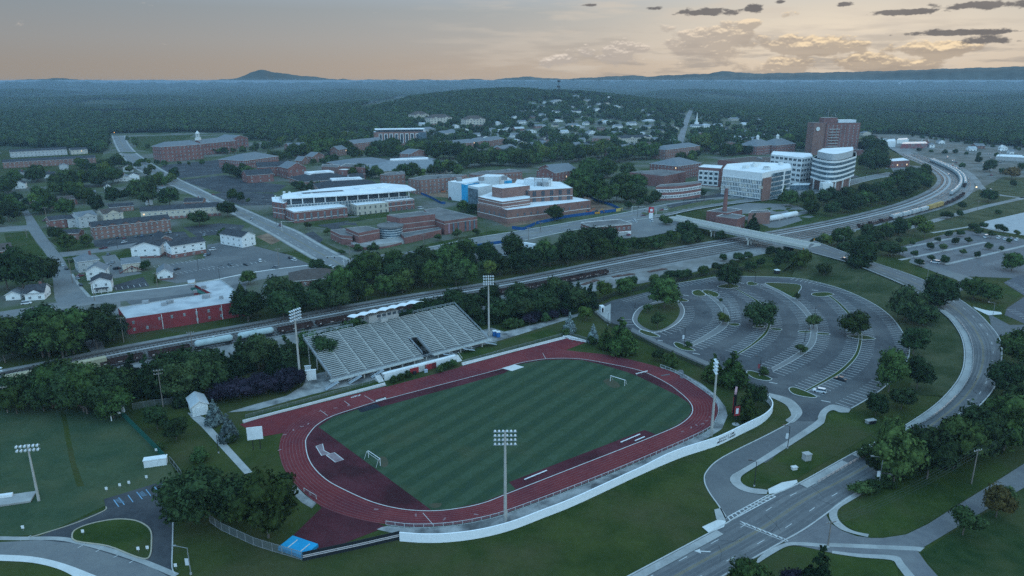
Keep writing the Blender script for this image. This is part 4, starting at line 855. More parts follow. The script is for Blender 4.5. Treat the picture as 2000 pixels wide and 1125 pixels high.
gabled('row_house', 'long two storey brick terrace with dark roof on the left edge', 'building', (7, 329), (188, 319), 14, 8, 3, brick2, roof_d, 'u', Wd(2, 5, 1.5, 1.6, lit=.02)).done()
gabled('row_house', 'pale sided terrace standing behind the brick terrace', 'building', (22, 308), (132, 302), 14, 8.5, 3, siding_g, roof_d, 'u', Wd(2, 5, 1.5, 1.6, lit=.02)).done()
gabled('row_house', 'short pale terrace at the end of the pale row', 'building', (140, 302), (172, 300), 14, 7, 3, siding_b, roof_d, 'u', Wd(2, 5, 1.5, 1.6)).done()
NE = [('white', siding_w), ('pale grey', siding_g), ('beige', siding_b), ('brick', brick2)]
for x, y, w, k, rf, rg, lab in ((20, 345, 30, 1, roof_d, 'n', 'pale two storey house below the brick terrace at far left'), (62, 345, 44, 0, roof_d, 'u', 'white long house with dark roof below the brick terrace'), (30, 366, 20, 0, roof_d, 'n', 'small white gabled house under trees at far left'), (117, 330, 18, 1, roof_g, 'n', 'narrow pale house in front of the terrace end'),
  (172, 346, 22, 0, roof_g, 'n', 'white house with broad front gable by the avenue'), (195, 351, 14, 0, roof_g, 'u', 'low white house beside the broad gabled one'), (210, 343, 9, 1, roof_g, 'n', 'narrow little pale house behind the white pair'), (223, 352, 26, 0, roof_g, 'n', 'white house with deep porch near the avenue trees'), (241, 333, 20, 1, roof_b, 'n', 'pale house with brown roof beside the avenue'), (252, 349, 20, 0, roof_d, 'n', 'white house with dark roof nearest the avenue'),
  (241, 377, 22, 3, roof_d, 'n', 'dark brick house with white trimmed gable among the big trees'), (302, 376, 22, 1, roof_g, 'u', 'pale low house half hidden by avenue trees'), (360, 400, 36, 3, roof_d, 'u', 'brick bungalow with white dormers beside the avenue'), (172, 383, 16, 1, roof_g, 'u', 'grey roofed house among trees north of the apartments'), (110, 262, 10, 0, roof_g, 'n', 'tall white house on the wooded rise at far left'), (108, 283, 20, 1, roof_g, 'u', 'pale house below the tall white one on the rise'),
  (205, 372, 14, 0, roof_d, 'n', 'white dark roofed house among the dense trees'), (285, 398, 14, 0, roof_d, 'n', 'white cottage just behind the apartment row'), (165, 256, 12, 1, roof_g, 'u', 'pale roof in the left woods near the avenue top'), (370, 234, 14, 1, roof_g, 'u', 'pale house in the woods above the colonial school'), (425, 225, 12, 1, roof_g, 'u', 'pale roofed house deeper in the woods above the school'), (390, 250, 14, 0, roof_g, 'u', 'white house just behind the school cupola'), (430, 255, 12, 0, roof_g, 'u', 'white house right of the school cupola')):
 d_ = mpp(x, y) * w; gabled('house', lab, 'house', (x, y + 3), (x + w, y + 2), max(7, min(14, d_ * .8)), 5.5 if rg == 'n' else 4, 2.6, NE[k][1], rf, rg, Wd(1, 3.5, 1.2, 1.4) if w > 15 else None, chimney=w > 20).done()
# ------------------------------------------------------------------ colonial school on the rise
def colonial(name, label, A, B, depth, eave, rise, **k): return gabled(name, label, 'building', A, B, depth, eave, rise, k.pop('wm', brick), k.pop('rm', roof_g), k.pop('ridge', 'hip'), k.pop('W', Wd(3, 4.2, 1.5, 2.0)), over=.6, **k)
b = colonial('school_building', 'brick school wing with grey hipped roof at the top of the avenue', (318, 317), (398, 310), 26, 22, 6, W=Wd(4, 6, 1.8, 2.6, lit=.02)); b.done()
b = colonial('school_building', 'middle range of the colonial school with white cupola on its ridge', (398, 303), (462, 296), 22, 18, 6, ridge='u', W=Wd(3, 6, 1.8, 2.8))
mb = MB(); c = Vector(b.q(2, 11, b.z0 + 23)); mb.box(c, (7, 7, 4), 0, 0); mb2 = MB()
for k in range(8): a_ = k * math.pi / 4; mb2.tube((c.x + 2.6 * math.cos(a_), c.y + 2.6 * math.sin(a_), c.z + 4), (c.x + 2.6 * math.cos(a_), c.y + 2.6 * math.sin(a_), c.z + 10), .55, 6)
mb2.tube((c.x, c.y, c.z + 10), (c.x, c.y, c.z + 11), 3.6, 8); mb2.tube((c.x, c.y, c.z + 11), (c.x, c.y, c.z + 15), 3.2, 8, r2=.3); cb = b.put('cupola_base', mb, [trim]); b.put('cupola', mb2, [trim]); b.done()
b = colonial('school_building', 'right wing of the colonial school with tall white window bays', (455, 292), (486, 289), 40, 18, 5, ridge='n', W=Wd(3, 7, 3, 3.2)); b.done()
# ------------------------------------------------------------------ academic building with the long white roof
def pxs(pts, z): return [G(x, y, z) for x, y in pts]
a, c = G(576, 436), G(808, 409); u = (c - a).normalized(); n = Vector((-u.y, u.x, 0)); L = (c - a).length
if n.y < 0: n = -n
q = lambda s_, t_: a + u * s_ + n * t_
b = Bld('academic_building', 'large brick academic building with long white roof and glazed top floor', 'building', tuple(a.lerp(c, .5)))
main = [q(2, 26), q(L * .47, 17), q(L + 1, 9), q(L + 8, 50), q(14, 62), q(2, 50)]
vol(b, [q(0, 0), q(L * .42, 0), q(L * .42, 18), q(0, 25)], 0, 9.5, brick, roof_w, W=Wd(1, 5.4, 1.6, 6, fm=conc_w, gm=glass_b), nm=('wing_wall', 'wing_roof'), bands=(2.4, 8.6))
vol(b, [q(L * .5, 0), q(L * .77, -1), q(L * .77, 14), q(L * .5, 14)], 0, 9.5, stone, roof_w, W=Wd(2, 4.4, 1.5, 2.7, fm=stone, gm=glass), nm=('stone_wall', 'stone_roof'))
vol(b, [q(L * .77, 0), q(L + 1, 0), q(L + 1, 20), q(L * .77, 20)], 0, 10, brick, roof_w, W=Wd(2, 4.6, 1.7, 2.8, fm=conc_w, gm=glass), nm=('wing_wall', 'wing_roof'), bands=(5, 9))
vol(b, [q(-6, 36), q(-1, 21), q(4, 27), q(13, 60), q(2, 62)], 0, 14, brick, roof_w, W=Wd(3, 5, 1.6, 2.8, fm=conc_w), nm=('wing_wall', 'wing_roof'), bands=(4.5, 9))
vol(b, main, 0, 11.5, conc_w, roof_w, W=Wd(2, 2.6, 2.2, 2.4, fm=trim, gm=glass_b, z0=6, z1=11.5, lit=.03), nm=('middle_wall', 'middle_roof'))
gl = [q(5, 29), q(L * .47, 20), q(L - 1, 12), q(L + 5, 48), q(16, 59), q(6, 50)]
vol(b, gl, 11.5, 16.4, glass, roof_w, nm=('glazed_storey', 'inner_roof'))
mb = MB(); ed = resample([main[5], main[0], main[1], main[2]], 15)
for p in ed: mb.box((p.x + n.x, p.y + n.y, 11.2), (.8, .8, 5.6), 0)
b.put('roof_columns', mb, [trim])
mb = MB(); RP = [q(0, 28), q(L * .47, 14), q(L * .75, 9), q(L + 6, 5), q(L + 14, 38), q(L + 2, 64), q(56, 64), q(10, 54)]; mb.prism(RP, 16.4, 17.3, 0, 0, True); b.put('roof_slab', mb, [roof_w])
mb = MB(); mb.prism([q(24, 40), q(60, 34), q(60, 40), q(24, 46)], 17.3, 17.9, 0, 1); mb.prism([q(75, 34), q(105, 34), q(105, 50), q(75, 50)], 17.3, 18.3, 2, 2); b.put('roof_deck', mb, [roof_m, roof_d, roof_w])
for k in range(8): mb = MB(); p = q(random.uniform(0, L), random.uniform(20, 60)); mb.box((p.x, p.y, 17.2), (2, 2, 1.2), .5); b.put('rooftop_unit', mb, [trim])
b.done()
# ------------------------------------------------------------------ low brick complex by the road
b = Bld('arts_building', 'low brick building of several flat roofed blocks with a round glass entrance', 'building', tuple(G(780, 475)))
def vpx(b, pts, h, wm, rm, **k): g = G(*np.mean(np.array(pts), 0)); return vol(b, [G(x, y, b.o.z + h) for x, y in pts], b.o.z - 5, b.o.z + h, wm, rm, **k)
vpx(b, [(645, 449), (672, 446), (690, 457), (688, 461), (666, 459)], 7, brick, roof_f, pm=conc_w, nm=('wall', 'roof'), bands=(4.5,), W=Wd(1, 7, 1.2, 2.2))
vpx(b, [(675, 445), (715, 441), (741, 447), (700, 455)], 10, brick, roof_f, pm=conc_w, bands=(7.5,), W=Wd(1, 6, 1.2, 2.2, z1=6))
vpx(b, [(755, 420), (822, 412), (850, 418), (781, 426)], 15, brick, roof_f, pm=conc_w, bands=(10, 6))
vpx(b, [(783, 455), (860, 443), (862, 448), (790, 464)], 5.5, brick, roof_f, pm=conc_w, W=Wd(1, 5, .9, 1.8))
vpx(b, [(828, 409), (857, 405), (932, 423), (901, 427), (868, 432), (850, 426)], 11.5, brick, roof_f, pm=conc_w, bands=(9,))
e1, e2, e3 = [G(x, y, b.o.z + 11.5) for x, y in ((868, 432), (901, 427), (932, 423))]
for s0, s1 in ((e1, e2), (e2, e3)):
 for f_ in (.25, .52, .8):
  p = s0.lerp(s1, f_); d_ = (s1 - s0).normalized(); mb = MB(); mb.box((p.x + d_.y * .2, p.y - d_.x * .2, b.o.z + 1.5), (1.3, .3, 7.5), math.atan2(d_.y, d_.x), 0); b.put('tall_window', mb, [random.choice([glass_b, mat('banner_pink', (.34, .22, .27)), glass_b])])
c = G(762, 440, b.o.z + 10.5); mb = MB(); mb.tube((c.x, c.y, b.o.z), (c.x, c.y, b.o.z + 9.8), 9, 28); b.put('glass_drum', mb, [glass_b], )
for k in range(5): mb = MB(); mb.tube((c.x, c.y, b.o.z + 1.8 * k + 1), (c.x, c.y, b.o.z + 1.8 * k + 1.3), 9.15, 28); b.put('drum_ring', mb, [trim])
mb = MB(); mb.tube((c.x, c.y, b.o.z + 9.8), (c.x, c.y, b.o.z + 11), 10, 28); b.put('drum_roof', mb, [roof_f])
vpx(b, [(668, 462), (735, 468), (793, 462), (796, 470), (740, 477), (690, 475)], 2.6, conc_w, concrete, pm=conc_w, nm=('terrace_wall', 'terrace_floor'))
b.done()
mb = MB(); W_ = spline(GP([(668, 474), (685, 482), (712, 488), (745, 487), (775, 481), (802, 473)]), 4)
for p, p2 in zip(W_, W_[1:]): mb.tube((p.x, p.y, .8), (p2.x, p2.y, .8), .35, 4); mb.poly([(p.x, p.y, 0), (p2.x, p2.y, 0), (p2.x, p2.y, 2), (p.x, p.y, 2)])
tag(mb.obj('garden_wall', brick), 'low curved brick garden wall in front of the arts building', 'wall')
# ------------------------------------------------------------------ building under construction
b = Bld('unfinished_building', 'large brick building under construction with white roofs and blue wrapped walls', 'building', tuple(G(990, 430)))
o = b.o.z
B1 = [(991, 410), (1154, 391), (1120, 384), (1060, 378), (932, 397)]
vpx(b, B1, 12, brick2, roof_w, W=Wd(2, 6.5, 1.7, 2.6, fm=brick2, gm=glass_b, skip=.1), nm=('lower_wall', 'lower_roof'), bands=(6,))
vpx(b, [(934, 384), (952, 388), (981, 394), (990, 393), (1035, 387), (1036, 372), (960, 374)], 17.5, brick2, roof_w, nm=('middle_wall', 'middle_roof'), bands=(14, 17))
vpx(b, [(961, 365), (981, 368), (1035, 362), (1010, 357), (962, 361)], 25.5, brick2, roof_w, nm=('stage_tower_wall', 'stage_tower_roof'), bands=(18,))
vpx(b, [(1035, 372), (1119, 367), (1095, 355), (1010, 350), (1000, 366)], 22, brick2, roof_w, W=Wd(2, 7.5, 3.2, 4.6, z0=11.5, fm=brick2, gm=glass, lit=0), nm=('upper_wall', 'upper_roof'), bands=(16.5,))
vpx(b, [(914, 362), (934, 366), (962, 361), (944, 358)], 21, pale_panel, roof_w, nm=('stair_wall', 'stair_roof'))
g1, g2 = G(914, 362, o + 21), G(934, 366, o + 21); d_ = (g2 - g1); ang = math.atan2(d_.y, d_.x); m_ = g1.lerp(g2, .5); mb = MB(); mb.box((m_.x + math.sin(ang) * .3, m_.y - math.cos(ang) * .3, o + 2), (d_.length * .95, .4, 17), ang); b.put('curtain_wall', mb, [glass_b])
vpx(b, [(875, 354), (903, 358), (955, 352), (1000, 350), (985, 343), (935, 345)], 18, pale_panel, roof_w, nm=('panel_wall', 'panel_roof'))
vpx(b, [(901, 359), (911, 361), (928, 357), (915, 354)], 17.4, blue_wrap, roof_w, nm=('wrapped_wall', 'wrapped_roof')); vpx(b, [(897, 381), (914, 384), (918, 378), (900, 376)], 5, blue_wrap, roof_w, nm=('wrapped_wall', 'wrapped_roof'))
for f_ in (.12, .3, .5, .62, .8, .93):
 p = G(905, 358, o + 18).lerp(G(1000, 350.3, o + 18), f_); mb = MB(); mb.box((p.x + .4, p.y - 1.2, o + 10), (6 if f_ != .5 else 11, .8, 7.2), .35); b.put('wrapped_panel', mb, [blue_wrap])
vpx(b, [(936, 345), (975, 345), (985, 341), (950, 340)], 24, pale_panel, roof_w, nm=('plant_wall', 'plant_roof')); vpx(b, [(1023, 349), (1070, 352), (1079, 349), (1035, 346)], 27, pale_panel, roof_w, nm=('plant_wall', 'plant_roof'))
for x, y in ((1055, 362), (1065, 363), (940, 352), (985, 350), (897, 353)):
 p = G(x, y, o + 22); mb = MB(); mb.box((p.x, p.y, o + 21.6), (5, 4, 3.5), .3); b.put('rooftop_unit', mb, [grey_metal])
p = G(1059, 362, o + 22); mb = MB()
for dx in (-7, 0, 7):
 for dy in (-5, 5): mb.tube((p.x + dx, p.y + dy, o + 21), (p.x + dx, p.y + dy, o + 29), .35, 4)
 mb.tube((p.x + dx, p.y - 5, o + 28), (p.x + dx, p.y + 5, o + 28), .35, 4)
for dy in (-5, 5): mb.tube((p.x - 7, p.y + dy, o + 28), (p.x + 7, p.y + dy, o + 28), .35, 4); mb.tube((p.x - 7, p.y + dy, o + 25), (p.x + 7, p.y + dy, o + 25), .3, 4)
b.put('steel_frame', mb, [grey_metal])
p = G(1057, 424); mb = MB(); mb.box((p.x, p.y, o), (5, 2.5, 11), .25); b.put('hoist_tower', mb, [pale_panel])
b.done()
# ------------------------------------------------------------------ campus blocks behind
F3 = Wd(3, 4.6, 1.7, 2.0, fm=trim, lit=.02)
b, P, z = flat('dormitory', 'four storey brick dormitory with flat roof left of the construction site', 'building', [(797, 349), (820, 352), (900, 345), (912, 341), (870, 340), (830, 342)], 15.5, brick2, roof_f, dict(F3, f=4), pm=conc_w); units(b, P, z + 15.5, 3); b.done()
b, P, z = flat('dormitory', 'smaller brick block with rooftop plant in front of the long grey roof', 'building', [(742, 341), (757, 343), (791, 340), (790, 335), (765, 335)], 15, brick2, roof_f, F3, pm=conc_w); units(b, P, z + 15, 2); b.done()
b, P, z = flat('dormitory', 'low brick block with flat roof behind the unfinished building', 'building', [(916, 340), (930, 342), (1020, 335), (1005, 330), (940, 334)], 11, brick2, roof_f, dict(F3, f=2), pm=conc_w); units(b, P, z + 11, 4); b.done()
b = gabled('sports_hall', 'long hall with pale grey hipped roof and white ridge monitor', 'building', (727, 346), (893, 338), 62, 7, 9, stone, mat('pale_shingle', (.20, .215, .23), (.25, .265, .28), .3), 'hip', Wd(1, 7, 3, 3), over=1.5)
mb = MB(); mb.tube(b.q(30, 31, b.z0 + 16.4), b.q(b.L - 30, 31, b.z0 + 16.4), 2.2, 6); b.put('ridge_monitor', mb, [roof_w]); b.done()
for A, B, d_, lab in (((592, 366), (690, 358), 50, 'dark hip roofed hall with a white flat top'), ((625, 381), (745, 374), 45, 'dark hip roofed hall just behind the long white roof')):
 b = gabled('campus_hall', lab, 'building', A, B, d_, 6, 7, brick2, roof_d, 'hip', Wd(1, 6, 2, 2)); mb = MB(); mb.prism([b.q(b.L * .25, d_ * .4, 0), b.q(b.L * .75, d_ * .4, 0), b.q(b.L * .75, d_ * .75, 0), b.q(b.L * .25, d_ * .75, 0)], b.z0 + 9, b.z0 + 12.8, 0, 0); b.put('flat_top', mb, [roof_w]); b.done()
colonial('college_building', 'brick college block with grey hipped roof left of the pedimented wing', (478, 330), (545, 320), 45, 11, 7, rm=roof_g, W=Wd(2, 4, 2, 2.4)).done()
colonial('college_building', 'brick gabled block with white terrace beside the college car park', (484, 358), (535, 354), 22, 9, 5, ridge='u', rm=roof_d, W=Wd(2, 8, 1.6, 2)).done()
colonial('college_building', 'brick college range between the hipped block and pediment', (505, 346), (565, 343), 20, 12, 5, ridge='u', rm=roof_d, W=Wd(2, 5, 1.6, 2)).done()
colonial('college_building', 'brick wing with a white pedimented gable and tall door', (564, 350), (599, 347), 28, 13, 6, ridge='n', rm=roof_g, W=Wd(2, 6, 1.8, 2.4)).done()
b, P, z = flat('college_building', 'brown low brick block behind the campus lawn', 'building', [(628, 325), (660, 327), (663, 322), (630, 320)], 9, brick2, roof_f); b.done()
for A, B, d_, lab in (((670, 330), (780, 322), 60, 'wide low hall with grey shingle roof in the campus middle'), ((775, 326), (860, 318), 40, 'low grey roofed hall right of the wide low hall')):
 gabled('campus_hall', lab, 'building', A, B, d_, 4, 6, brick2, roof_g, 'hip').done()
b, P, z = flat('college_building', 'brick block with white trimmed flat roof beside the bell tower', 'building', [(664, 325), (713, 327), (712, 321), (675, 319)], 14, brick, roof_f, Wd(2, 7, 2, 2.2), bands=(6,)); b.done()
b = Bld('bell_tower', 'small brick clock tower with white cap in the campus', 'tower', tuple(G(672, 353))); vol(b, [b.o + Vector(v) for v in ((-6, 0, 0), (4, -2, 0), (6, 8, 0), (-4, 10, 0))], 0, 13, brick, trim, W=Wd(2, 6, 1.6, 3)); b.done()
gabled('chapel', 'small dark roofed chapel with white gable end near the red car', 'building', (685, 358), (712, 356), 14, 5, 5, siding_w, roof_d, 'u').done()
# modern residence with tall white frames
a, c = G(732, 287), G(834, 285); b = Bld('residence_hall', 'modern brick hall with row of tall white window frames and white roof', 'building', tuple(a.lerp(c, .5))); u = (c - a).normalized(); n = Vector((-u.y, u.x, 0)); L = (c - a).length; q = lambda s_, t_: a + u * s_ + n * t_
vol(b, [q(0, 0), q(L, 0), q(L, 30), q(0, 30)], b.o.z, b.o.z + 26, brick2, roof_w)
for k in range(8): p = q(L * (.12 + .1 * k), -.3); mb = MB(); mb.box((p.x, p.y, b.o.z + 6), (6.2, .8, 17), math.atan2(u.y, u.x), 0); mb.box((p.x - n.x * .3, p.y - n.y * .3, b.o.z + 7), (4, .9, 15), math.atan2(u.y, u.x), 1); b.put('window_frame', mb, [trim, glass])
vol(b, [q(L * .84, -1), q(L * .995, -1), q(L * .995, 10), q(L * .84, 10)], b.o.z, b.o.z + 25, glass_b, roof_w, nm=('glass_corner', 'corner_roof')); vol(b, [q(4, 4), q(L - 6, 4), q(L - 6, 28), q(4, 28)], b.o.z + 26, b.o.z + 29.5, glass, roof_w, nm=('attic_wall', 'attic_roof'))
mb = MB(); mb.prism([q(2, 1), q(L - 3, 1), q(L - 3, 30), q(2, 30)], b.o.z + 29.5, b.o.z + 30.6, 0, 0, True); b.put('roof_slab', mb, [roof_w]); b.done()
MID = [((692, 297), (748, 290), 20, 14, 'u', brick2, 'brick hall with grey roof behind campus trees'), ((662, 305), (690, 300), 16, 10, 'u', brick2, 'grey roofed range half hidden by big campus trees'), ((556, 300), (568, 306), 40, 14, 'n', brick2, 'gabled brick hall end beside the chimney'), ((802, 317), (836, 312), 20, 12, 'n', brick2, 'brick hall with white pediment left of the big trees'), ((868, 300), (925, 294), 20, 14, 'u', brick2, 'long brick hall with grey roof and central white gable'),
       ((612, 318), (634, 315), 14, 9, 'n', brick2, 'small brick gabled house inside the campus'), ((590, 322), (603, 320), 12, 6, 'n', brick2, 'little lit porch house at the campus crossing'), ((1052, 345), (1081, 350), 34, 11, 'n', brick, 'brick chapel end with arched white window'), ((1083, 358), (1128, 350), 26, 12, 'u', brick, 'brick hall with white columned porch left of the oaks'), ((1095, 300), (1140, 294), 22, 9, 'u', brick2, 'grey roofed brick range right of the church gable'),
       ((1150, 303), (1170, 296), 24, 10, 'n', brick2, 'brick gable end among campus oaks'), ((1208, 310), (1250, 302), 24, 13, 'u', brick, 'brick pedimented hall behind the quad trees'), ((1300, 312), (1366, 303), 26, 15, 'hip', brick2, 'three storey brick hall with hipped roof above the quad'), ((1060, 292), (1075, 290), 20, 9, 'n', brick2, 'small steep brick church gable'), ((930, 290), (955, 286), 22, 12, 'hip', brick2, 'small brick apartment block left of centre town'), ((955, 288), (985, 283), 22, 12, 'hip', brick2, 'brick apartment block in centre town'), ((985, 303), (1010, 297), 24, 8, 'u', brick2, 'grey roofed building at the town edge'), ((1000, 318), (1022, 314), 22, 9, 'u', brick2, 'low grey roof with white cupola among the trees'), ((830, 262), (852, 259), 20, 9, 'hip', siding_g, 'grey housing block below the hillside apartments'), ((860, 270), (895, 266), 20, 9, 'hip', siding_b, 'beige housing block below the hillside apartments')]
for A, B, d_, h_, rg, wm, lab in MID: colonial('college_building', lab, A, B, d_, h_, 5, ridge=rg, wm=wm, W=Wd(max(1, int(h_ / 4)), 6, 1.6, 2)).done()
for (A, B, lab) in (((810, 240), (838, 237), 'left hillside apartment block with brown hipped roof'), ((841, 247), (883, 243), 'middle hillside apartment block with brown hipped roof'), ((911, 250), (948, 247), 'right hillside apartment block with brown hipped roof')):
 gabled('apartment_block', lab, 'building', A, B, 26, 19, 8, siding_b, roof_b, 'hip', Wd(4, 8, 3, 2.6), base=(6, brick2), gables=2).done()
# downtown rows
b = gabled('apartment_block', 'three gabled pale apartment row in the town centre', 'building', (1196, 286), (1271, 281), 24, 13, 4, siding_b, roof_d, 'u', Wd(3, 5, 2, 2.4), gables=3, base=(4, brick2)); b.done()
b, P, z = flat('town_block', 'brick corner block joined to the gabled apartment row', 'building', [(1156, 270), (1190, 271), (1192, 266), (1160, 265)], 17, brick2, roof_f, Wd(4, 5, 2, 2.2), pm=conc_w); b.done()
# ------------------------------------------------------------------ hospital and science side
b, P, z = flat('auditorium', 'windowless brick auditorium with flat roof right of the oaks', 'building', [(1230, 336), (1297, 344), (1340, 335), (1290, 331)], 15, brick, roof_f, pm=conc_w); b.done()
cv = [(1281 + 89 * k / 10, 364.5 + 2.5 * math.sin(math.pi * k / 10) - 7.8 * (k / 10)) for k in range(11)]
b, P, z = flat('curved_building', 'curved three storey brick building with window bands beside the drive', 'building', cv + [(1366, 353), (1330, 357), (1290, 360)], 19, brick, roof_f, pm=conc_w)
front = [G(x, y, z + 19) for x, y in cv]
for f_ in range(3):
 for i in range(10):
  p, p2 = front[i], front[i + 1]; d_ = p2 - p; ang = math.atan2(d_.y, d_.x); m_ = p.lerp(p2, .5); mb = MB(); zt = z + (2, 8, 13.6)[f_]
  mb.box((m_.x + math.sin(ang) * .1, m_.y - math.cos(ang) * .1, zt), (d_.length * .97, .4, 2.9), ang, 0)
  for k in range(3): mb.box((m_.x + math.cos(ang) * (k - 1) * d_.length * .31 + math.sin(ang) * .25, m_.y + math.sin(ang) * (k - 1) * d_.length * .31 - math.cos(ang) * .25, zt + .6), (d_.length * .17, .4, 1.7), ang, 1)
  b.put('window_band', mb, [siding_w, glass])
b.done()
colonial('college_building', 'colonial brick hall with chimneys and grey roof above the round drive', (1322, 352), (1368, 345), 40, 17, 7, W=Wd(4, 4.6, 1.5, 2.2)).done()
b, P, z = flat('college_building', 'brick block with white window strips joining the white laboratory', 'building', [(1363, 326), (1408, 329), (1412, 323), (1375, 321)], 25, brick, roof_w, None); e1, e2 = G(1363, 326, z + 25), G(1408, 329, z + 25)
for k in range(4):
 p = e1.lerp(e2, .16 + .22 * k); d_ = e2 - e1; ang = math.atan2(d_.y, d_.x); mb = MB(); mb.box((p.x, p.y, z + 6), (5.2, .5, 16), ang, 0)
 for f_ in range(3): mb.box((p.x + math.sin(ang) * .2, p.y - math.cos(ang) * .2, z + 7.5 + f_ * 5), (3.4, .5, 2.8), ang, 1)
 b.put('window_strip', mb, [siding_w, glass])
mb = MB(); m_ = e1.lerp(e2, .5); mb.box((m_.x, m_.y - .4, z), ((e2 - e1).length, .8, 5), math.atan2((e2 - e1).y, (e2 - e1).x)); b.put('stone_base', mb, [stone]); b.done()
# white laboratory with the fine grid front
b, P, z = flat('laboratory', 'large white laboratory with gridded glass front and rooftop plant', 'building', [(1412, 330), (1489, 338), (1508, 334), (1546, 328), (1544, 319), (1470, 316), (1420, 320)], 30, siding_w, roof_w)
e1, e2 = G(1412, 330, z + 30), G(1489, 338, z + 30); d_ = e2 - e1; ang = math.atan2(d_.y, d_.x); nx = Vector((math.sin(ang), -math.cos(ang), 0)); m_ = e1.lerp(e2, .5)
mb = MB(); mb.box((m_.x + nx.x * .2, m_.y + nx.y * .2, z + 1), (d_.length, .5, 22), ang); b.put('glass_front', mb, [glass_b])
for k in range(25): p = e1.lerp(e2, (k + .5) / 25); mb = MB(); mb.box((p.x + nx.x * .6, p.y + nx.y * .6, z + 5), (.55, .5, 18), ang); b.put('fin', mb, [trim])
for f_ in range(6):
 mb = MB(); mb.box((m_.x + nx.x * .5, m_.y + nx.y * .5, z + 1 + f_ * 4.3), (d_.length, .4, .7), ang); b.put('floor_band', mb, [siding_w])
 for k in range(9): p = e1.lerp(e2, random.random()); mb2 = MB(); mb2.box((p.x + nx.x * .46, p.y + nx.y * .46, z + 2.2 + f_ * 4.3), (random.choice((2.4, 4.6)), .15, 2.4), ang); f_ and f_ < 5 and b.put('pale_pane', mb2, [siding_b])
e3, e4, e5 = G(1491, 338, z + 30), G(1507, 335, z + 30), G(1546, 328, z + 30)
m_ = e3.lerp(e4, .5); d_ = e4 - e3; ang = math.atan2(d_.y, d_.x); mb = MB(); mb.box((m_.x + math.sin(ang) * .5, m_.y - math.cos(ang) * .5, z), (d_.length, .6, 25), ang); b.put('brick_slice', mb, [brick2])
d_ = e5 - e4; ang = math.atan2(d_.y, d_.x)
for f_ in range(6):
 for k in range(2): p = e4.lerp(e5, (.34, .84)[k]); mb = MB(); mb.box((p.x + math.sin(ang) * .4, p.y - math.cos(ang) * .4, z + 1.5 + f_ * 4.6), (d_.length * (.5 if k == 0 else .24), .5, 3.4), ang); b.put('corner_glazing', mb, [glass_b])
units(b, P, z + 30, 9, (5, 4, 2.6), trim); b.done()
b, P, z = flat('glass_pavilion', 'low glass pavilion with thin white roof beside the laboratory', 'building', [(1543, 362), (1580, 361), (1584, 357), (1550, 358)], 6.5, glass_b, roof_w); b.done()
# drum shaped hall
b = Bld('round_hall', 'curved white hall with bands of glass and a flat white roof', 'building', tuple(G(1630, 345)))
z = b.o.z; arc = [(1588 + 85 * k / 12, 304 + 8.5 * math.sin(math.pi * (k / 12)) - 3 * k / 12) for k in range(13)]
AP = [G(x, y, z + 36) for x, y in arc]; back = [G(1672, 293, z + 36), G(1600, 297, z + 36)]; ctr_ = sum(AP + back, Vector()) / 15
vol(b, AP + back, z + 13, z + 34, glass_b, roof_w, nm=('glass_wall', 'roof'))
for k in range(5): vol(b, [ctr_ + (p - ctr_) * 1.012 for p in AP + back], z + 12 + k * 5, z + 14 + k * 5, siding_w, roof_w, nm=('floor_band', 'band_top'))
vol(b, [ctr_ + (p - ctr_) * .82 for p in AP + back], z + 34, z + 41, siding_g, roof_w, nm=('attic_wall', 'attic_roof')); vol(b, [ctr_ + (p - ctr_) * .8 for p in AP + back], z, z + 13, brick2, roof_w, nm=('lower_wall', 'lower_roof'))
for k in (1, 3, 5, 7, 9, 11): mb = MB(); mb.tube((AP[k].x, AP[k].y, z), (AP[k].x, AP[k].y, z + 12), .8, 8); b.put('column', mb, [trim])
mb = MB(); p = AP[5]; mb.box((p.x - 3, p.y - 3, z), (11, 8, 12), 0); b.put('entrance_block', mb, [siding_w]); b.done()
b, P, z = flat('link_building', 'long white and brick wing joined to the curved hall', 'building', [(1506, 301), (1567, 308), (1588, 305), (1584, 299), (1510, 295)], 33, siding_w, roof_w, Wd(6, 6, 4.6, 2.8, fm=siding_w, gm=glass)); b.done()
b, P, z = flat('hospital_wing', 'wide low brick block behind the white laboratory', 'building', [(1402, 312), (1500, 322), (1552, 315), (1540, 308), (1470, 305)], 20, brick, roof_b, pm=conc_w); units(b, P, z + 20, 5); b.done()
for A, B, lab in (((1478, 303), (1512, 299), 'left grey hip roof with a white cupola behind the laboratory'), ((1515, 301), (1552, 297), 'right grey hip roof with a white cupola behind the laboratory')):
 b = colonial('college_building', lab, A, B, 34, 14, 9); mb = MB(); p = Vector(b.q(b.L / 2, 17, b.z0 + 22)); mb.box(p, (4, 4, 5), 0); mb.tube((p.x, p.y, p.z + 5), (p.x, p.y, p.z + 8), 3, 6, r2=.2); b.put('cupola', mb, [trim]); b.done()
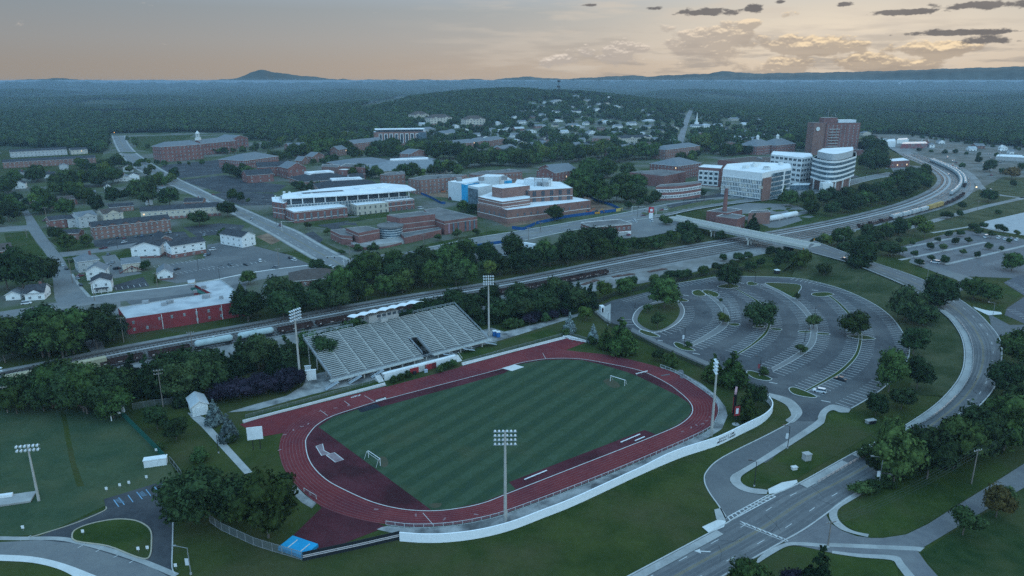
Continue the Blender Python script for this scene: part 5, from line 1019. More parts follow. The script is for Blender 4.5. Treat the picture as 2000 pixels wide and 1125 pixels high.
# brick hospital tower
b = Bld('tower_block', 'tall brick tower block with balconies and round sign near the skyline', 'building', tuple(G(1630, 300)))
z = b.o.z; a, c = G(1608, 303), G(1673, 302); u = (c - a).normalized(); n = Vector((-u.y, u.x, 0)); L = (c - a).length; q = lambda s_, t_: a + u * s_ + n * t_
vol(b, [q(0, 0), q(L, 0), q(L, 24), q(0, 24)], z, z + 50, brick, roof_f, W=Wd(11, 6.5, 1.6, 2.2, z0=z + 3, z1=z + 48, lit=.01), pm=conc_w)
vol(b, [q(-19, 4), q(-.2, 2), q(-.2, 24), q(-19, 24)], z, z + 50.4, brick2, roof_f, nm=('side_wall', 'side_roof'), pm=conc_w)
vol(b, [q(-1, 8), q(22, 8), q(22, 22), q(-1, 22)], z + 50, z + 58, brick, roof_f, nm=('plant_wall', 'plant_roof')); vol(b, [q(24, 8), q(L - 3, 8), q(L - 3, 20), q(24, 20)], z + 50, z + 54.5, pale_panel, roof_w, nm=('plant_wall', 'plant_roof'))
for f_ in range(8): mb = MB(); p = q(L * .23, -.9); mb.box((p.x, p.y, z + 9 + f_ * 4.4), (17, 1.8, 1.1), math.atan2(u.y, u.x)); b.put('balcony', mb, [conc_w])
p = q(-13, 2.5); mb = MB(); mb.tube((p.x, p.y + .4, z + 41), (p.x - n.x * .8, p.y - n.y * .8 + .4, z + 41), 3.2, 20); b.put('round_sign', mb, [trim])
mb = MB(); [mb.tube((q(s_, 12).x, q(s_, 12).y, z + 57), (q(s_, 12).x, q(s_, 12).y, z + 57 + h_), .25, 4) for s_, h_ in ((8, 14), (14, 6), (20, 9))]; b.put('antenna', mb, [grey_metal])
vol(b, [q(6, -14), q(L + 2, -14), q(L + 2, 0), q(6, 0)], z, z + 9, brick, roof_f, nm=('podium_wall', 'podium_roof')); b.done()
# by the bridge and tracks
b = gabled('utility_building', 'two storey flat roofed brick building on a pale base above the trackside trees', 'building', (1157, 468), (1232, 459), 18, 9, .02, brick, roof_f, 'u', Wd(1, 4, 1.6, 1.8, z0=4.5, z1=9), base=(4.2, siding_w)); vol(b, [b.q(-.4, -.4, 0), b.q(b.L + .4, -.4, 0), b.q(b.L + .4, 18.4, 0), b.q(-.4, 18.4, 0)], b.z0 + 9.1, b.z0 + 9.9, conc_w, roof_f, nm=('cornice', 'flat_roof'))
for k in range(4): p = b.q(b.L * (.5 + .12 * k), -.2, b.z0); mb = MB(); mb.box(p, (3.4, .4, 3.6), math.atan2(G(1232, 459).y - G(1157, 468).y, G(1232, 459).x - G(1157, 468).x)); b.put('garage_door', mb, [conc_w])
b.done()
b, P, z = flat('power_plant', 'old flat roofed brick plant in several blocks beside the chimney', 'building', [(1380, 412), (1420, 416), (1450, 409), (1415, 404)], 7, brick, roof_f, pm=siding_w)
vpx(b, [(1398, 422), (1440, 428), (1456, 421), (1420, 415)], 6, brick, roof_f, nm=('annex_wall', 'annex_roof'), W=Wd(1, 5)); vpx(b, [(1462, 416), (1505, 414), (1500, 409), (1468, 411)], 5, brick2, roof_f, nm=('shed_wall', 'shed_roof')); b.done()
p = G(1413.5, 434); mb = MB(); H_ = hgt(1413.5, 434, 365); mb.tube((p.x, p.y, p.z - 1), (p.x, p.y, p.z + H_), 2.1, 20, r2=1.35); t_ = thing('chimney_stack', 'tall round brick chimney stack in front of the white laboratory', 'chimney', tuple(p)); mb.obj('shaft', brick, t_, p); mb = MB(); mb.tube((p.x, p.y, p.z + H_ - 1), (p.x, p.y, p.z + H_ + .3), 1.65, 20); mb.obj('cap', conc_w, t_, p)
for x0, x1, y0, y1, lab in ((1491, 1526, 436, 430, 'left white cylindrical storage tank by the tracks'), (1528, 1554, 429, 424, 'right white cylindrical storage tank by the tracks')):
 p, p2 = G(x0, y0), G(x1, y1); z = p.z; t_ = thing('storage_tank', lab, 'tank', tuple(p.lerp(p2, .5))); mb = MB(); mb.tube((p.x, p.y, z + 3.2), (p2.x, p2.y, z + 3.2), 2.3, 16); d_ = (p2 - p).normalized()
 for e_, s_ in ((p, -1), (p2, 1)): mb.tube((e_.x, e_.y, z + 3.2), (e_.x + d_.x * s_ * 1.4, e_.y + d_.y * s_ * 1.4, z + 3.2), 2.3, 16, r2=1.1)
 mb.obj('vessel', white_paint, t_, p.lerp(p2, .5), True)
 for f_ in (.2, .8): mb = MB(); m_ = p.lerp(p2, f_); mb.box((m_.x, m_.y, z), (1.2, 3.6, 2), math.atan2(d_.y, d_.x)); mb.obj('saddle', concrete, t_, p.lerp(p2, .5))
b, P, z = flat('depot', 'low brick depot with white flat roof beside the rail curve', 'building', [(1730, 311), (1740, 315), (1777, 313), (1765, 308)], 9, brick, roof_w, Wd(1, 7, 2, 2, lit=.2)); b.done()
for pts, h_, wm, rm, lab in (([(1760, 281), (1812, 280), (1808, 276), (1765, 277)], 9, mat('red_wall', (.25, .07, .08), (.2, .2, .2), .1), roof_m, 'warehouse with grey metal roof and red lower wall beyond the yard'), ([(1732, 276), (1750, 276), (1748, 271), (1734, 272)], 11, siding_w, roof_w, 'white block left of the metal roofed warehouse'), ([(1752, 273), (1775, 272), (1772, 269), (1755, 270)], 8, siding_w, roof_m, 'white shed behind the metal roofed warehouse'), ([(1945, 305), (2030, 309), (2030, 304), (1950, 301)], 6, conc_w, roof_w, 'long low white roofed shed at the right edge of the yard'), ([(1800, 276), (1815, 276), (1813, 272), (1802, 272)], 7, brick, roof_b, 'small red block near the far woods')):
 b, P, z = flat('warehouse', lab, 'building', pts, h_, wm, rm); b.done()
# ------------------------------------------------------------------ houses of the town and the hillside
SET = dict(w=siding_w, g=siding_g, b=siding_b, r=brick2); RFS = [roof_g, roof_d, roof_b, roof_m]
CN = dict(w='white', g='pale grey', b='beige', r='brick'); RN_ = ['grey', 'dark', 'brown', 'metal']
HS = [(1002, 233, 10, 'w', 0), (1014, 243, 14, 'w', 0), (1027, 196, 10, 'w', 0), (1040, 222, 12, 'w', 1), (1053, 228, 14, 'w', 0), (1065, 204, 18, 'w', 0), (1082, 200, 20, 'g', 0), (1122, 192, 14, 'g', 0), (1144, 200, 12, 'b', 0), (1163, 218, 10, 'w', 0), (1186, 194, 8, 'w', 3), (1120, 222, 16, 'w', 1), (1080, 240, 20, 'w', 3), (1045, 252, 14, 'r', 0), (1058, 250, 10, 'w', 0), (1028, 262, 20, 'w', 0),
      (1095, 262, 16, 'w', 3), (1112, 250, 18, 'g', 0), (1126, 252, 16, 'g', 3), (1142, 246, 9, 'w', 0), (1118, 270, 34, 'w', 1), (1150, 264, 14, 'w', 0), (1170, 256, 14, 'r', 2), (1202, 252, 14, 'w', 0), (1222, 258, 22, 'w', 3), (1245, 221, 16, 'w', 0), (1270, 224, 16, 'g', 0), (1315, 225, 12, 'w', 3), (1262, 240, 18, 'g', 3), (1284, 262, 13, 'b', 1), (1265, 272, 8, 'w', 0), (1275, 279, 16, 'r', 0),
      (1352, 250, 20, 'w', 0), (1358, 268, 22, 'r', 0), (1378, 270, 16, 'w', 3), (1372, 250, 16, 'w', 3), (1437, 258, 10, 'w', 0), (1455, 264, 8, 'w', 0), (1462, 234, 14, 'b', 0), (1480, 240, 14, 'r', 0), (1450, 246, 12, 'w', 3), (1420, 276, 28, 'w', 3), (1418, 286, 22, 'r', 2), (1450, 286, 26, 'r', 2), (1402, 290, 12, 'w', 0), (1422, 295, 10, 'w', 0), (1465, 276, 14, 'w', 0), (1493, 238, 10, 'w', 0),
      (900, 258, 16, 'w', 3), (875, 262, 18, 'g', 0), (925, 268, 14, 'w', 0), (940, 276, 18, 'w', 1), (960, 270, 14, 'w', 0), (975, 262, 14, 'w', 3), (988, 256, 10, 'w', 0), (820, 248, 12, 'w', 3), (948, 242, 20, 'b', 3), (968, 246, 14, 'w', 3), (955, 258, 14, 'g', 0), (1000, 270, 16, 'w', 0), (1012, 285, 16, 'b', 1), (1046, 283, 18, 'r', 1), (1090, 282, 24, 'w', 1), (1060, 278, 14, 'b', 2), (530, 263, 16, 'w', 3), (690, 268, 12, 'b', 1), (752, 271, 10, 'r', 0), (670, 266, 12, 'w', 0),
      (1555, 243, 18, 'w', 3), (1508, 247, 12, 'g', 3), (1530, 262, 16, 'w', 0), (1538, 276, 12, 'w', 0), (1545, 250, 10, 'w', 0), (1522, 240, 8, 'w', 0), (1700, 272, 14, 'r', 2), (1685, 266, 16, 'b', 0), (1720, 280, 12, 'w', 3), (1815, 290, 10, 'w', 0), (1833, 282, 12, 'w', 0), (1905, 292, 18, 'r', 0), (1893, 296, 14, 'w', 3), (1955, 296, 12, 'w', 3), (1972, 302, 8, 'w', 0), (1900, 230, 10, 'w', 0), (1985, 198, 12, 'w', 3), (1990, 240, 12, 'w', 0), (1650, 202, 16, 'w', 3), (1620, 198, 22, 'w', 3), (990, 196, 8, 'w', 0), (1006, 192, 6, 'w', 0), (652, 214, 8, 'w', 3), (786, 186, 6, 'w', 0), (620, 184, 8, 'w', 0)]
PLC = [((0, 0, 700, 400), 'in the left woods'), ((0, 0, 1000, 400), 'by the hillside apartments'), ((0, 0, 1600, 210), 'high on the hill'), ((0, 0, 1330, 262), 'on the slope left of the street'), ((0, 0, 1330, 400), 'in town left of the street'), ((0, 0, 1500, 400), 'right of the climbing street'), ((0, 0, 1600, 400), 'left of the brick tower'), ((0, 250, 2100, 400), 'beyond the yard'), ((0, 0, 2100, 400), 'in the right woods')]
for _ in range(230):
 x, y = random.uniform(850, 1500), random.uniform(190, 296)
 if (x < 1000 and y < 245) or (x > 1330 and y < 226) or (x < 1330 and y < 192 + abs(x - 1100) * .12) or 1310 < x < 1352 or any(abs(x - q[0] - q[2] / 2) < 13 and abs(y - q[1]) < 9 for q in HS) or min(abs(x - a_[0]) / 26 + abs(y - a_[1]) / 11 for a_ in ((1230, 283), (1173, 270), (928, 250), (862, 247), (825, 240), (1068, 286), (1360, 248), (1330, 308), (1230, 308), (1160, 300), (1120, 297), (895, 297), (1030, 300))) < 1: continue
 HS.append((x, y, random.choice((8, 10, 12, 14, 18)), random.choice('wwwgbbr'), random.choice((0, 0, 1, 2, 3))))
for i, (x, y, w, c, r) in enumerate(HS):
 pl = next(p for (x0, y0, x1, y1), p in PLC if x0 <= x <= x1 and y0 <= y <= y1); d_ = mpp(x, y) * w
 d_ = min(d_, 34); x2 = x + min(w, d_ / mpp(x, y)); rg = 'n' if (i * 7) % 3 == 0 else ('hip' if (i * 5) % 7 == 0 else 'u')
 gabled('house', f"{'wide ' if d_ > 24 else ''}{CN[c]} {'hipped' if rg == 'hip' else ('gable fronted' if rg == 'n' else 'gabled')} house, {RN_[r]} roof, {pl}", 'house', (x, y), (x2, y - (1 if x < 1300 else 0)), max(8, min(15, d_ * .7)), 6.5 if i % 2 else 5, 3.2, SET[c], RFS[r], rg, Wd(2 if i % 2 else 1, 4.2, 1.5, 1.5, fm=glass) if y > 225 else None, group='houses on the far side of town').done()
# church with a thin steeple right of the street
p = G(1360, 248); t_ = thing('church', 'white church with a thin pointed steeple right of the climbing street', 'church', tuple(p)); mb = MB(); mb.box(p, (9, 9, 11), 0); mb.obj('tower', siding_w, t_, p); mb = MB(); mb.tube((p.x, p.y, p.z + 11), (p.x, p.y, p.z + 34), 3.2, 8, r2=.15); mb.obj('steeple', trim, t_, p)
p = G(1068, 286); t_ = thing('church', 'brick church tower with thin dark spire among the town roofs', 'church', tuple(p)); mb = MB(); mb.box(p, (8, 8, 12), 0); mb.obj('tower', brick2, t_, p); mb = MB(); mb.tube((p.x, p.y, p.z + 12), (p.x, p.y, p.z + 28), 2.8, 8, r2=.15); mb.obj('spire', roof_d, t_, p)
# ------------------------------------------------------------------ trees
def leaf_mat(name, c, k=.5, hue=.0):
 m = bpy.data.materials.new(name); m.use_nodes = True; t = NT(m.node_tree); b = m.node_tree.nodes['Principled BSDF']
 b.inputs['Roughness'].default_value = .8; b.inputs['Specular IOR Level'].default_value = .03
 oc = t.node('ShaderNodeTexCoord').outputs['Object']; r = t.node('ShaderNodeObjectInfo').outputs['Random']
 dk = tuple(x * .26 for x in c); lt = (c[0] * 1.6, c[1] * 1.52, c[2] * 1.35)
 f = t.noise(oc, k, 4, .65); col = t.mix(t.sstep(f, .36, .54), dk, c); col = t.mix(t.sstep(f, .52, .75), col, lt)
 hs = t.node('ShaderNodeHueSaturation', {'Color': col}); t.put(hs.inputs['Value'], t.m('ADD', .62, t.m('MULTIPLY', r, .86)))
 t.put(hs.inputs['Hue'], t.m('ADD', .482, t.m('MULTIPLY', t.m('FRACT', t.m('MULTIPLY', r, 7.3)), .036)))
 t.l.new(hs.outputs[0], b.inputs['Base Color']); MATS[name] = m; return m
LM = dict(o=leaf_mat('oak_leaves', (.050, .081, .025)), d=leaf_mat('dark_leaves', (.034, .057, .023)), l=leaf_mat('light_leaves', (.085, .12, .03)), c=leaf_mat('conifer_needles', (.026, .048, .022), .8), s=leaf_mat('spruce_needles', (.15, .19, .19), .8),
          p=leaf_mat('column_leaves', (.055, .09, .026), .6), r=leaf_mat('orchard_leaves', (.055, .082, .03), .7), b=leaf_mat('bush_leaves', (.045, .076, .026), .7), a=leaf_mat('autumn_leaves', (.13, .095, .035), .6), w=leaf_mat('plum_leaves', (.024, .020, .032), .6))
bark = mat('bark', (.11, .09, .075), (.16, .135, .115), 2)
def crown_mesh(name, lobes, nleaf, size, m, seed, core=.8, squash=1.0, coren=1):
 """leaf clumps spread over and inside a set of lobes (centre, radius)"""
 rg = np.random.default_rng(seed); V = []; Fc = []; w = np.array([l[3] ** 2 for l in lobes]); w = w / w.sum()
 for li, (cx, cy, cz, r) in enumerate(lobes):
  n = max(8, int(nleaf * w[li])); d = rg.normal(size=(n, 3)); d[:, 2] = np.where(d[:, 2] < -.5, d[:, 2] * .4, d[:, 2]); d /= np.linalg.norm(d, axis=1)[:, None]
  rad = r * rg.uniform(.74, 1.12, n); c = np.array([cx, cy, cz]) + d * rad[:, None] * np.array([1, 1, squash])
  nrm = d + rg.normal(scale=.55, size=(n, 3)); nrm /= np.linalg.norm(nrm, axis=1)[:, None]
  t1 = np.cross(nrm, rg.normal(size=(n, 3))); t1 /= np.linalg.norm(t1, axis=1)[:, None]; t2 = np.cross(nrm, t1)
  s_ = size * rg.uniform(.55, 1.25, n)[:, None]; q = rg.uniform(.5, 1, (n, 1))
  k = len(V) if not V else sum(len(x) for x in V)
  V.append(np.stack([c - t1 * s_, c + t2 * s_ * q, c + t1 * s_, c - t2 * s_ * q], 1).reshape(-1, 3)); Fc += [(k + 4 * i, k + 4 * i + 1, k + 4 * i + 2, k + 4 * i + 3) for i in range(n)]
  bm = bmesh.new(); bmesh.ops.create_icosphere(bm, subdivisions=coren, radius=r * core)
  k = sum(len(x) for x in V); co = np.array([v.co for v in bm.verts]) * rg.uniform(.82, 1.12, (len(bm.verts), 1)) * np.array([1, 1, squash]) + np.array([cx, cy, cz]); V.append(co); Fc += [tuple(k + v.index for v in f.verts) for f in bm.faces]; bm.free()
 me = bpy.data.meshes.new(name); me.from_pydata(np.concatenate(V).tolist(), [], Fc); me.materials.append(m); me.update(); return me
def lobes_round(seed, n=16, rx=.40, rz=.34, zc=.62, lo=.24, sub=(.15, .25)):
 rg = np.random.default_rng(seed); L = [(0, 0, zc, min(rx, rz) * .85)]
 for i in range(n):
  a = i * 2.399 + rg.uniform(-.4, .4); e = rg.uniform(-.75, 1); ce = math.sqrt(max(0, 1 - e * e)); s_ = rg.uniform(*sub); k = rg.uniform(.55, .84)
  L.append((math.cos(a) * ce * rx * k, math.sin(a) * ce * rx * k, max(lo, zc + e * rz * k), s_))
 return L
def lobes_cone(seed, n=14, r0=.22, base=.1):
 rg = np.random.default_rng(seed); L = []
 for i in range(n):
  f = i / (n - 1); r = r0 * (1 - f) * .75 + .025
  for j in range(max(1, int(5 * (1 - f)))): a = rg.uniform(0, 6.28); L.append((math.cos(a) * r * .75, math.sin(a) * r * .75, base + f * (.93 - base), r * .62 + .02))
 return L
TR = {}; PROTO_H = 12.0
def proto(kind, i):
 """unit tree meshes at 12 m tall: (crown, trunk)"""
 if (kind, i) in TR: return TR[kind, i]
 s_ = hash_(kind) * 10 + i; H_ = PROTO_H; sc = lambda L: [(x * H_, y * H_, z * H_, r * H_) for x, y, z, r in L]
 if kind in 'od': L = lobes_round(s_, 19 + i, .43 + .05 * (i % 2), .39, .57, .2); n, sz, th = 2600, .42, .36
 elif kind == 'l' or kind == 'a': L = lobes_round(s_, 14, .40, .36, .58, .2); n, sz, th = 2000, .42, .3
 elif kind == 'r': L = lobes_round(s_, 10, .40, .34, .62, .34, (.16, .22)); n, sz, th = 1300, .42, .32
 elif kind == 'b': L = lobes_round(s_, 10, .62, .36, .46, .12, (.2, .3)); n, sz, th = 1200, .6, .1
 elif kind == 'w': L = lobes_round(s_, 12, .5, .34, .52, .16, (.18, .28)); n, sz, th = 1500, .5, .2
 elif kind == 'p': L = lobes_cone(s_, 13, .30, .16); n, sz, th = 1900, .45, .16
 else: L = lobes_cone(s_, 15, .25 if kind == 'c' else .27, .1); n, sz, th = 1900, .42, .14
 cm = crown_mesh('crown', sc(L), n, sz, LM[kind], s_); mb = MB(); tr = .2 if kind not in 'b' else .1
 mb.tube((0, 0, -.6), (0, 0, th * H_ + .6), tr * 1.3, 7, r2=tr * .8)
 if kind in 'odlarw':
  rg = np.random.default_rng(s_ + 99)
  for x, y, z, r in [sc(L)[k] for k in rg.choice(len(L), 6, replace=False)]: mb.tube((0, 0, th * H_ * .75), (x * .8, y * .8, z), tr * .6, 5, r2=.06)
 TR[kind, i] = (cm, mb.mesh('trunk', [bark])); return TR[kind, i]
def hash_(s_): return sum(ord(c) * 31 for c in s_)
KN = dict(o='oak_tree', d='broadleaf_tree', l='leafy_tree', c='evergreen_tree', s='spruce_tree', p='columnar_tree', r='ornamental_tree', b='bush', a='autumn_tree', w='plum_tree')
KL = dict(o='full green broadleaf tree', d='dark green broadleaf tree', l='yellow green leafy tree', c='dark pointed evergreen', s='pale blue spruce', p='tall narrow green tree', r='small round headed tree', b='low green bush', a='rusty brown leafed tree', w='dark purple leafed tree')
NT_ = [0]
def tree_at(g, h, kind, label, group=None, wide=1.0):
 wide *= .84
 i = random.randrange(3 if kind in 'odcpr' else 2); cm, tm = proto(kind, i); s_ = h / PROTO_H; rz = random.uniform(0, 6.28)
 r = thing(KN[kind], label, 'bush' if kind == 'b' else 'tree', (g[0], g[1], g[2]), group, rz); r.scale = (s_ * wide, s_ * wide, s_)
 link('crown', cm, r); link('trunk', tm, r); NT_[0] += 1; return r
def tree(x, y, ytop, kind, label, group=None, wide=1.0):
 if x > 1680 and y > 690: wide *= .84
 return tree_at(G(x, y), max(1.2, hgt(x, y, ytop)), kind, label, group, wide)
for t_ in [
 (385, 1020, 915, 'd', 'big dark tree beside the driveway at lower left', 1.25), (525, 1050, 930, 'o', 'rounded bright green tree between the track and blue mat', 1.1), (465, 1018, 928, 'd', 'dark tree between the driveway tree and the rounded bright one', 1.2),
 (555, 962, 925, 'd', 'dark shrub tree touching the track edge at left', 1.2), (308, 838, 796, 'd', 'smaller dark tree on the lawn left of the shed', 1.2), (345, 858, 818, 'd', 'round dark tree on the lawn below the shed', 1.3), (390, 900, 872, 'b', 'low green bush beside the lower footpath', 1.2), (315, 880, 862, 'b', 'low faint bush on the lawn left of the footpath', .8),
 (420, 828, 778, 's', 'pale spruce nearest the white shed', 1.3), (448, 860, 806, 's', 'pale spruce just below the first spruce', 1.3), (452, 864, 843, 'b', 'dark bush at the foot of the lower spruce', 1), (418, 826, 812, 'b', 'dark bush at the foot of the upper spruce', 1),
 (1112, 650, 608, 's', 'pale blue spruce at the corner of the track', 1.2), (1158, 668, 631, 's', 'pale blue spruce left of the tall roadside trees', 1.2), (1157, 672, 655, 'b', 'dark bush below the right spruce', 1), (1105, 655, 640, 'b', 'dark bush at the track corner', 1),
 (1144, 626, 598, 'l', 'small yellow green tree by the concrete pad', 1.25), (1211, 690, 616, 'p', 'tall full green tree between the track and car park', 1.5), (1183, 680, 637, 'p', 'slimmer green tree left of the tall full one', 1.3), (1312, 715, 683, 'p', 'small green tree behind the track bend', 1.3), (1285, 705, 682, 'd', 'dark small tree behind the track bend', 1.3), (1302, 708, 690, 'b', 'bush between the two small bend trees', 1), 
 (1392, 745, 688, 'p', 'dark green tree behind the right floodlight', 1.3), (1428, 752, 682, 'p', 'broad pointed green tree right of the floodlight', 1.5), (1455, 820, 757, 'p', 'yellowish pointed tree beside the scoreboard', 1.2), (1475, 795, 748, 'd', 'dark tree inside the curl of the white wall', 1.0),
 (1297, 602, 545, 'o', 'big dome shaped tree on the round grass island', 1.35), (1264, 612, 591, 'r', 'small bushy tree at the edge of the round island', 1.3), (1284, 642, 610, 'r', 'small spreading tree in the middle of the round island', 1.1), (1423, 560, 518, 'd', 'large dark tree at the top of the car park', 1.35), (1484, 640, 586, 'd', 'large dark spreading tree in the car park middle', 1.35), (1588, 642, 614, 'r', 'medium round tree on the paved median', 1.4), (1666, 658, 610, 'o', 'big tree on the grass median of the car park', 1.35),
 (1563, 692, 670, 'r', 'small round tree on the lower paved median', 1.4), (1412, 634, 610, 'l', 'small yellow leafed tree on the first median', 1.25), (1407, 592, 582, 'r', 'little shrub at the top of the first median', 1.2), (1345, 678, 666, 'b', 'bush at the left tip of the first median', 1.1), (1492, 732, 715, 'b', 'bush at the tip of the second paved median', 1.1), (1556, 587, 572, 'r', 'thin young tree on the top grass island', 1.1),
 (1562, 532, 486, 'l', 'bright yellow green tree beside the raised avenue', 1.1), (1608, 544, 512, 'r', 'dark round tree on the grass bank below the avenue', 1.3), (1678, 540, 470, 'd', 'tall dark tree standing at the avenue edge', .95), (1767, 627, 562, 'd', 'dark broad tree on the slope inside the bend', 1.2), (1828, 612, 540, 'd', 'tall dark tree at the top of the bend', 1.15), (1800, 640, 590, 'd', 'dark tree below the tall tree at the bend', 1.2),
 (1783, 692, 640, 'd', 'spreading tree at the right side of the car park', 1.4), (1735, 765, 684, 'o', 'tall tree overlapping the car park corner', 1.0), (1790, 760, 695, 'd', 'loose crowned tree beside the overlapping one', 1.15), (1710, 812, 768, 'd', 'low tree at the lower car park corner', 1.3), (1760, 800, 755, 'd', 'low dark tree above the culvert', 1.4),
 (1745, 940, 830, 'o', 'big dark tree between the avenue and power lines', 1.15), (1690, 895, 868, 'b', 'bushy growth at the tree line end by the avenue', 1.4), (1810, 935, 832, 'd', 'dark crowded tree right of the avenue tree', 1.2), (1862, 915, 818, 'o', 'tree in the roadside clump near the lamp arm', 1.2), (1905, 900, 800, 'd', 'dense dark tree behind the power pole', 1.2), (1960, 880, 775, 'o', 'large tree at the right edge of the roadside clump', 1.2), (2000, 850, 745, 'd', 'dark tree cut by the right edge at mid height', 1.2), (1960, 770, 700, 'd', 'dark leaning tree over the avenue bend', 1.25), (1990, 720, 640, 'o', 'bright topped tree over the side street', 1.3), (2015, 700, 650, 'd', 'dark tree at the far right edge of the bend', 1.2), (1930, 850, 790, 'd', 'dark tree where the lamp arm hangs over the road', 1.2),
 (1880, 1045, 990, 'r', 'small spreading tree on the mown bank', 1.6), (1945, 1010, 948, 'a', 'rusty leafed tree beside the lane on the bank', 1.3), (1965, 985, 950, 'r', 'second small tree behind the rusty one', 1.2), (1595, 1170, 1062, 'c', 'dark rounded evergreen cut by the bottom edge', 1.3), (1545, 1150, 1110, 'w', 'dark purple shrub at the bottom edge', 1.2), (1460, 1165, 1098, 'o', 'green treetop rising from the bottom edge', 1.3),
 (486, 556, 529, 'o', 'round tree at the corner of the cross street', 1.3), (620, 530, 505, 'd', 'round dark tree by the avenue crossing', 1.5), (660, 533, 517, 'b', 'round bush beside the pink roof', 1.2), (213, 622, 590, 'r', 'leafy tree by the small car park beside the red building', 1.2), (190, 628, 605, 'd', 'round tree left of the red brick building', 1.2), (222, 665, 610, 'd', 'dark tree against the left end of the red brick building', 1.3), (470, 572, 550, 'p', 'pointed shrub at the right end of the red building', 1.2), (490, 618, 575, 'd', 'dark tree against the right end of the red building', 1.2),
 (48, 575, 480, 'd', 'massive dark tree beside the residential street', 1.0), (15, 565, 490, 'd', 'dark tree at the left edge behind the cottage', 1.1), (85, 560, 495, 'd', 'right half of the massive street side tree clump', 1.1), (134, 490, 455, 'o', 'round tree by the street corner near the apartments', 1.1), (170, 482, 458, 'o', 'bushy tree in front of the long apartment block', 1.1), (130, 424, 388, 'o', 'big round tree left of the apartment row', 1.2), (190, 415, 382, 'd', 'dark tall tree behind the apartment row', 1.2), (292, 405, 345, 'd', 'tall dark tree right of the white cottage', .9), (222, 400, 365, 'd', 'dark round tree north of the apartments', 1.1), (445, 424, 392, 'd', 'large round tree at the end of the apartment row', 1.4), (390, 442, 410, 'd', 'dark broad tree in front of the apartment row', 1.5), (437, 468, 446, 'o', 'small round tree beside the white gabled block', 1.2), (280, 528, 508, 'b', 'round bush behind the bungalow', 1.3), (305, 552, 535, 'p', 'narrow shrub at the bungalow corner', 1.2), (140, 512, 500, 'b', 'bush beside the large grey house', 1.4), (332, 404, 362, 'd', 'dark tree by the avenue opposite the car parks', 1.1), (110, 470, 440, 'd', 'dark tree beside the small brick house', 1),
 (455, 392, 370, 'o', 'left tree of a pair in the campus car park', 1.3), (470, 394, 376, 'd', 'right tree of a pair in the campus car park', 1.3), (485, 398, 386, 'r', 'small tree beside the car park pair', 1.1), (601, 448, 433, 'r', 'small tree at the avenue corner of the arts building', 1.4), (640, 460, 445, 'r', 'small round tree left of the arts building', 1.3), (730, 498, 474, 'r', 'round tree in front of the glass drum', 1.3), (700, 490, 475, 'b', 'round bush by the arts building terrace', 1.3), (668, 497, 486, 'b', 'dark round bush at the garden wall end', 1.2), (855, 472, 455, 'r', 'round street tree left of three by the arts building', 1.3), (893, 467, 447, 'r', 'round street tree middle of three by the arts building', 1.3), (930, 462, 444, 'r', 'round street tree right of three by the arts building', 1.2), (905, 416, 392, 'o', 'leafy tree at the left end of the unfinished building', 1.4), (925, 418, 396, 'd', 'dark tree at the left end of the unfinished building', 1.3), (937, 424, 410, 'r', 'small round shrub tree by the unfinished building corner', 1.1), (1084, 432, 402, 'o', 'round tree standing in front of the construction fence', 1.4), (857, 375, 345, 'c', 'pointed evergreen in front of the brick dormitory', 1.3),
 (1300, 440, 418, 'b', 'round bush at the bridge end by the street', 1.1), (1342, 472, 430, 'd', 'dark tree hiding the bridge end', 1.3), (1470, 452, 415, 'c', 'dark evergreen by the old power plant', 1.6), (1498, 385, 362, 'p', 'pointed tree before the laboratory corner', 1.2), (1531, 392, 362, 'p', 'pointed tree right of the laboratory', 1.3), (1280, 395, 372, 'd', 'dark tree at the left end of the curved building', 1.2), (1305, 392, 380, 'r', 'small tree in front of the curved building', 1.2), (1372, 385, 370, 'd', 'dark tree at the right end of the curved building', 1.2), (1640, 362, 345, 'r', 'small tree before the curved hall entrance', 1.2), 
 (1930, 394, 370, 'd', 'lone rounded dark tree in the grass beyond the yard', 1.6), (1932, 336, 312, 'd', 'round tree among yard vehicles', 1.3), (1975, 350, 325, 'a', 'broad rusty tree in the rail yard', 1.7), (1910, 320, 305, 'd', 'small dark tree left of the yard trees', 1.2), (1978, 365, 352, 'd', 'small dark tree in the yard grass', 1.2), (1950, 418, 408, 'b', 'small bush beside the gravel road', 1.2), (1805, 465, 430, 'l', 'tall loose tree at the corner of the far car park', 1.1), (1900, 585, 545, 'o', 'broad tree at the right hand driveway', 1.5), (1930, 590, 555, 'o', 'broad pale tree right of the driveway', 1.6), (1885, 562, 543, 'r', 'small tree beside the driveway mouth', 1.3), (1795, 520, 505, 'd', 'dark small tree at the far car park entry', 1.5), (1735, 500, 470, 'd', 'broad dark tree at the left of the far car park', 1.6), (1975, 530, 495, 'o', 'broad tree by the right edge car park', 1.4), (1745, 500, 478, 'd', 'clumped tree beside the far car park entry', 1.6)]:
 tree(*t_[:5], wide=t_[5])
for x, y, h in ((1755, 478, 14), (1780, 481, 12), (1830, 475, 14), (1852, 464, 14), (1865, 478, 14), (1890, 478, 15), (1816, 488, 14), (1841, 492, 17), (1880, 500, 14), (1908, 504, 13), (1930, 488, 14), (1955, 492, 12), (1763, 498, 17), (1784, 504, 17), (1817, 512, 16), (1844, 517, 18), (1875, 462, 14), (1910, 460, 16), (1935, 466, 16), (1900, 452, 18), (1960, 455, 14), (1985, 462, 14), (1970, 475, 10), (1920, 447, 14), (1950, 450, 14)):
 tree(x, y, y - h, 'r' if (x + y) % 3 else 'd', 'small round tree in the medians of the far right car park', 'round trees in the far right car park', 1.25)
for x, y in ((768, 747), (783, 742), (798, 737), (858, 727), (868, 722), (878, 719), (887, 716)):
 tree(x, y, y - 15, 'b', 'clipped round bush in front of the grandstand wall', 'clipped bushes at the grandstand', 1.0)
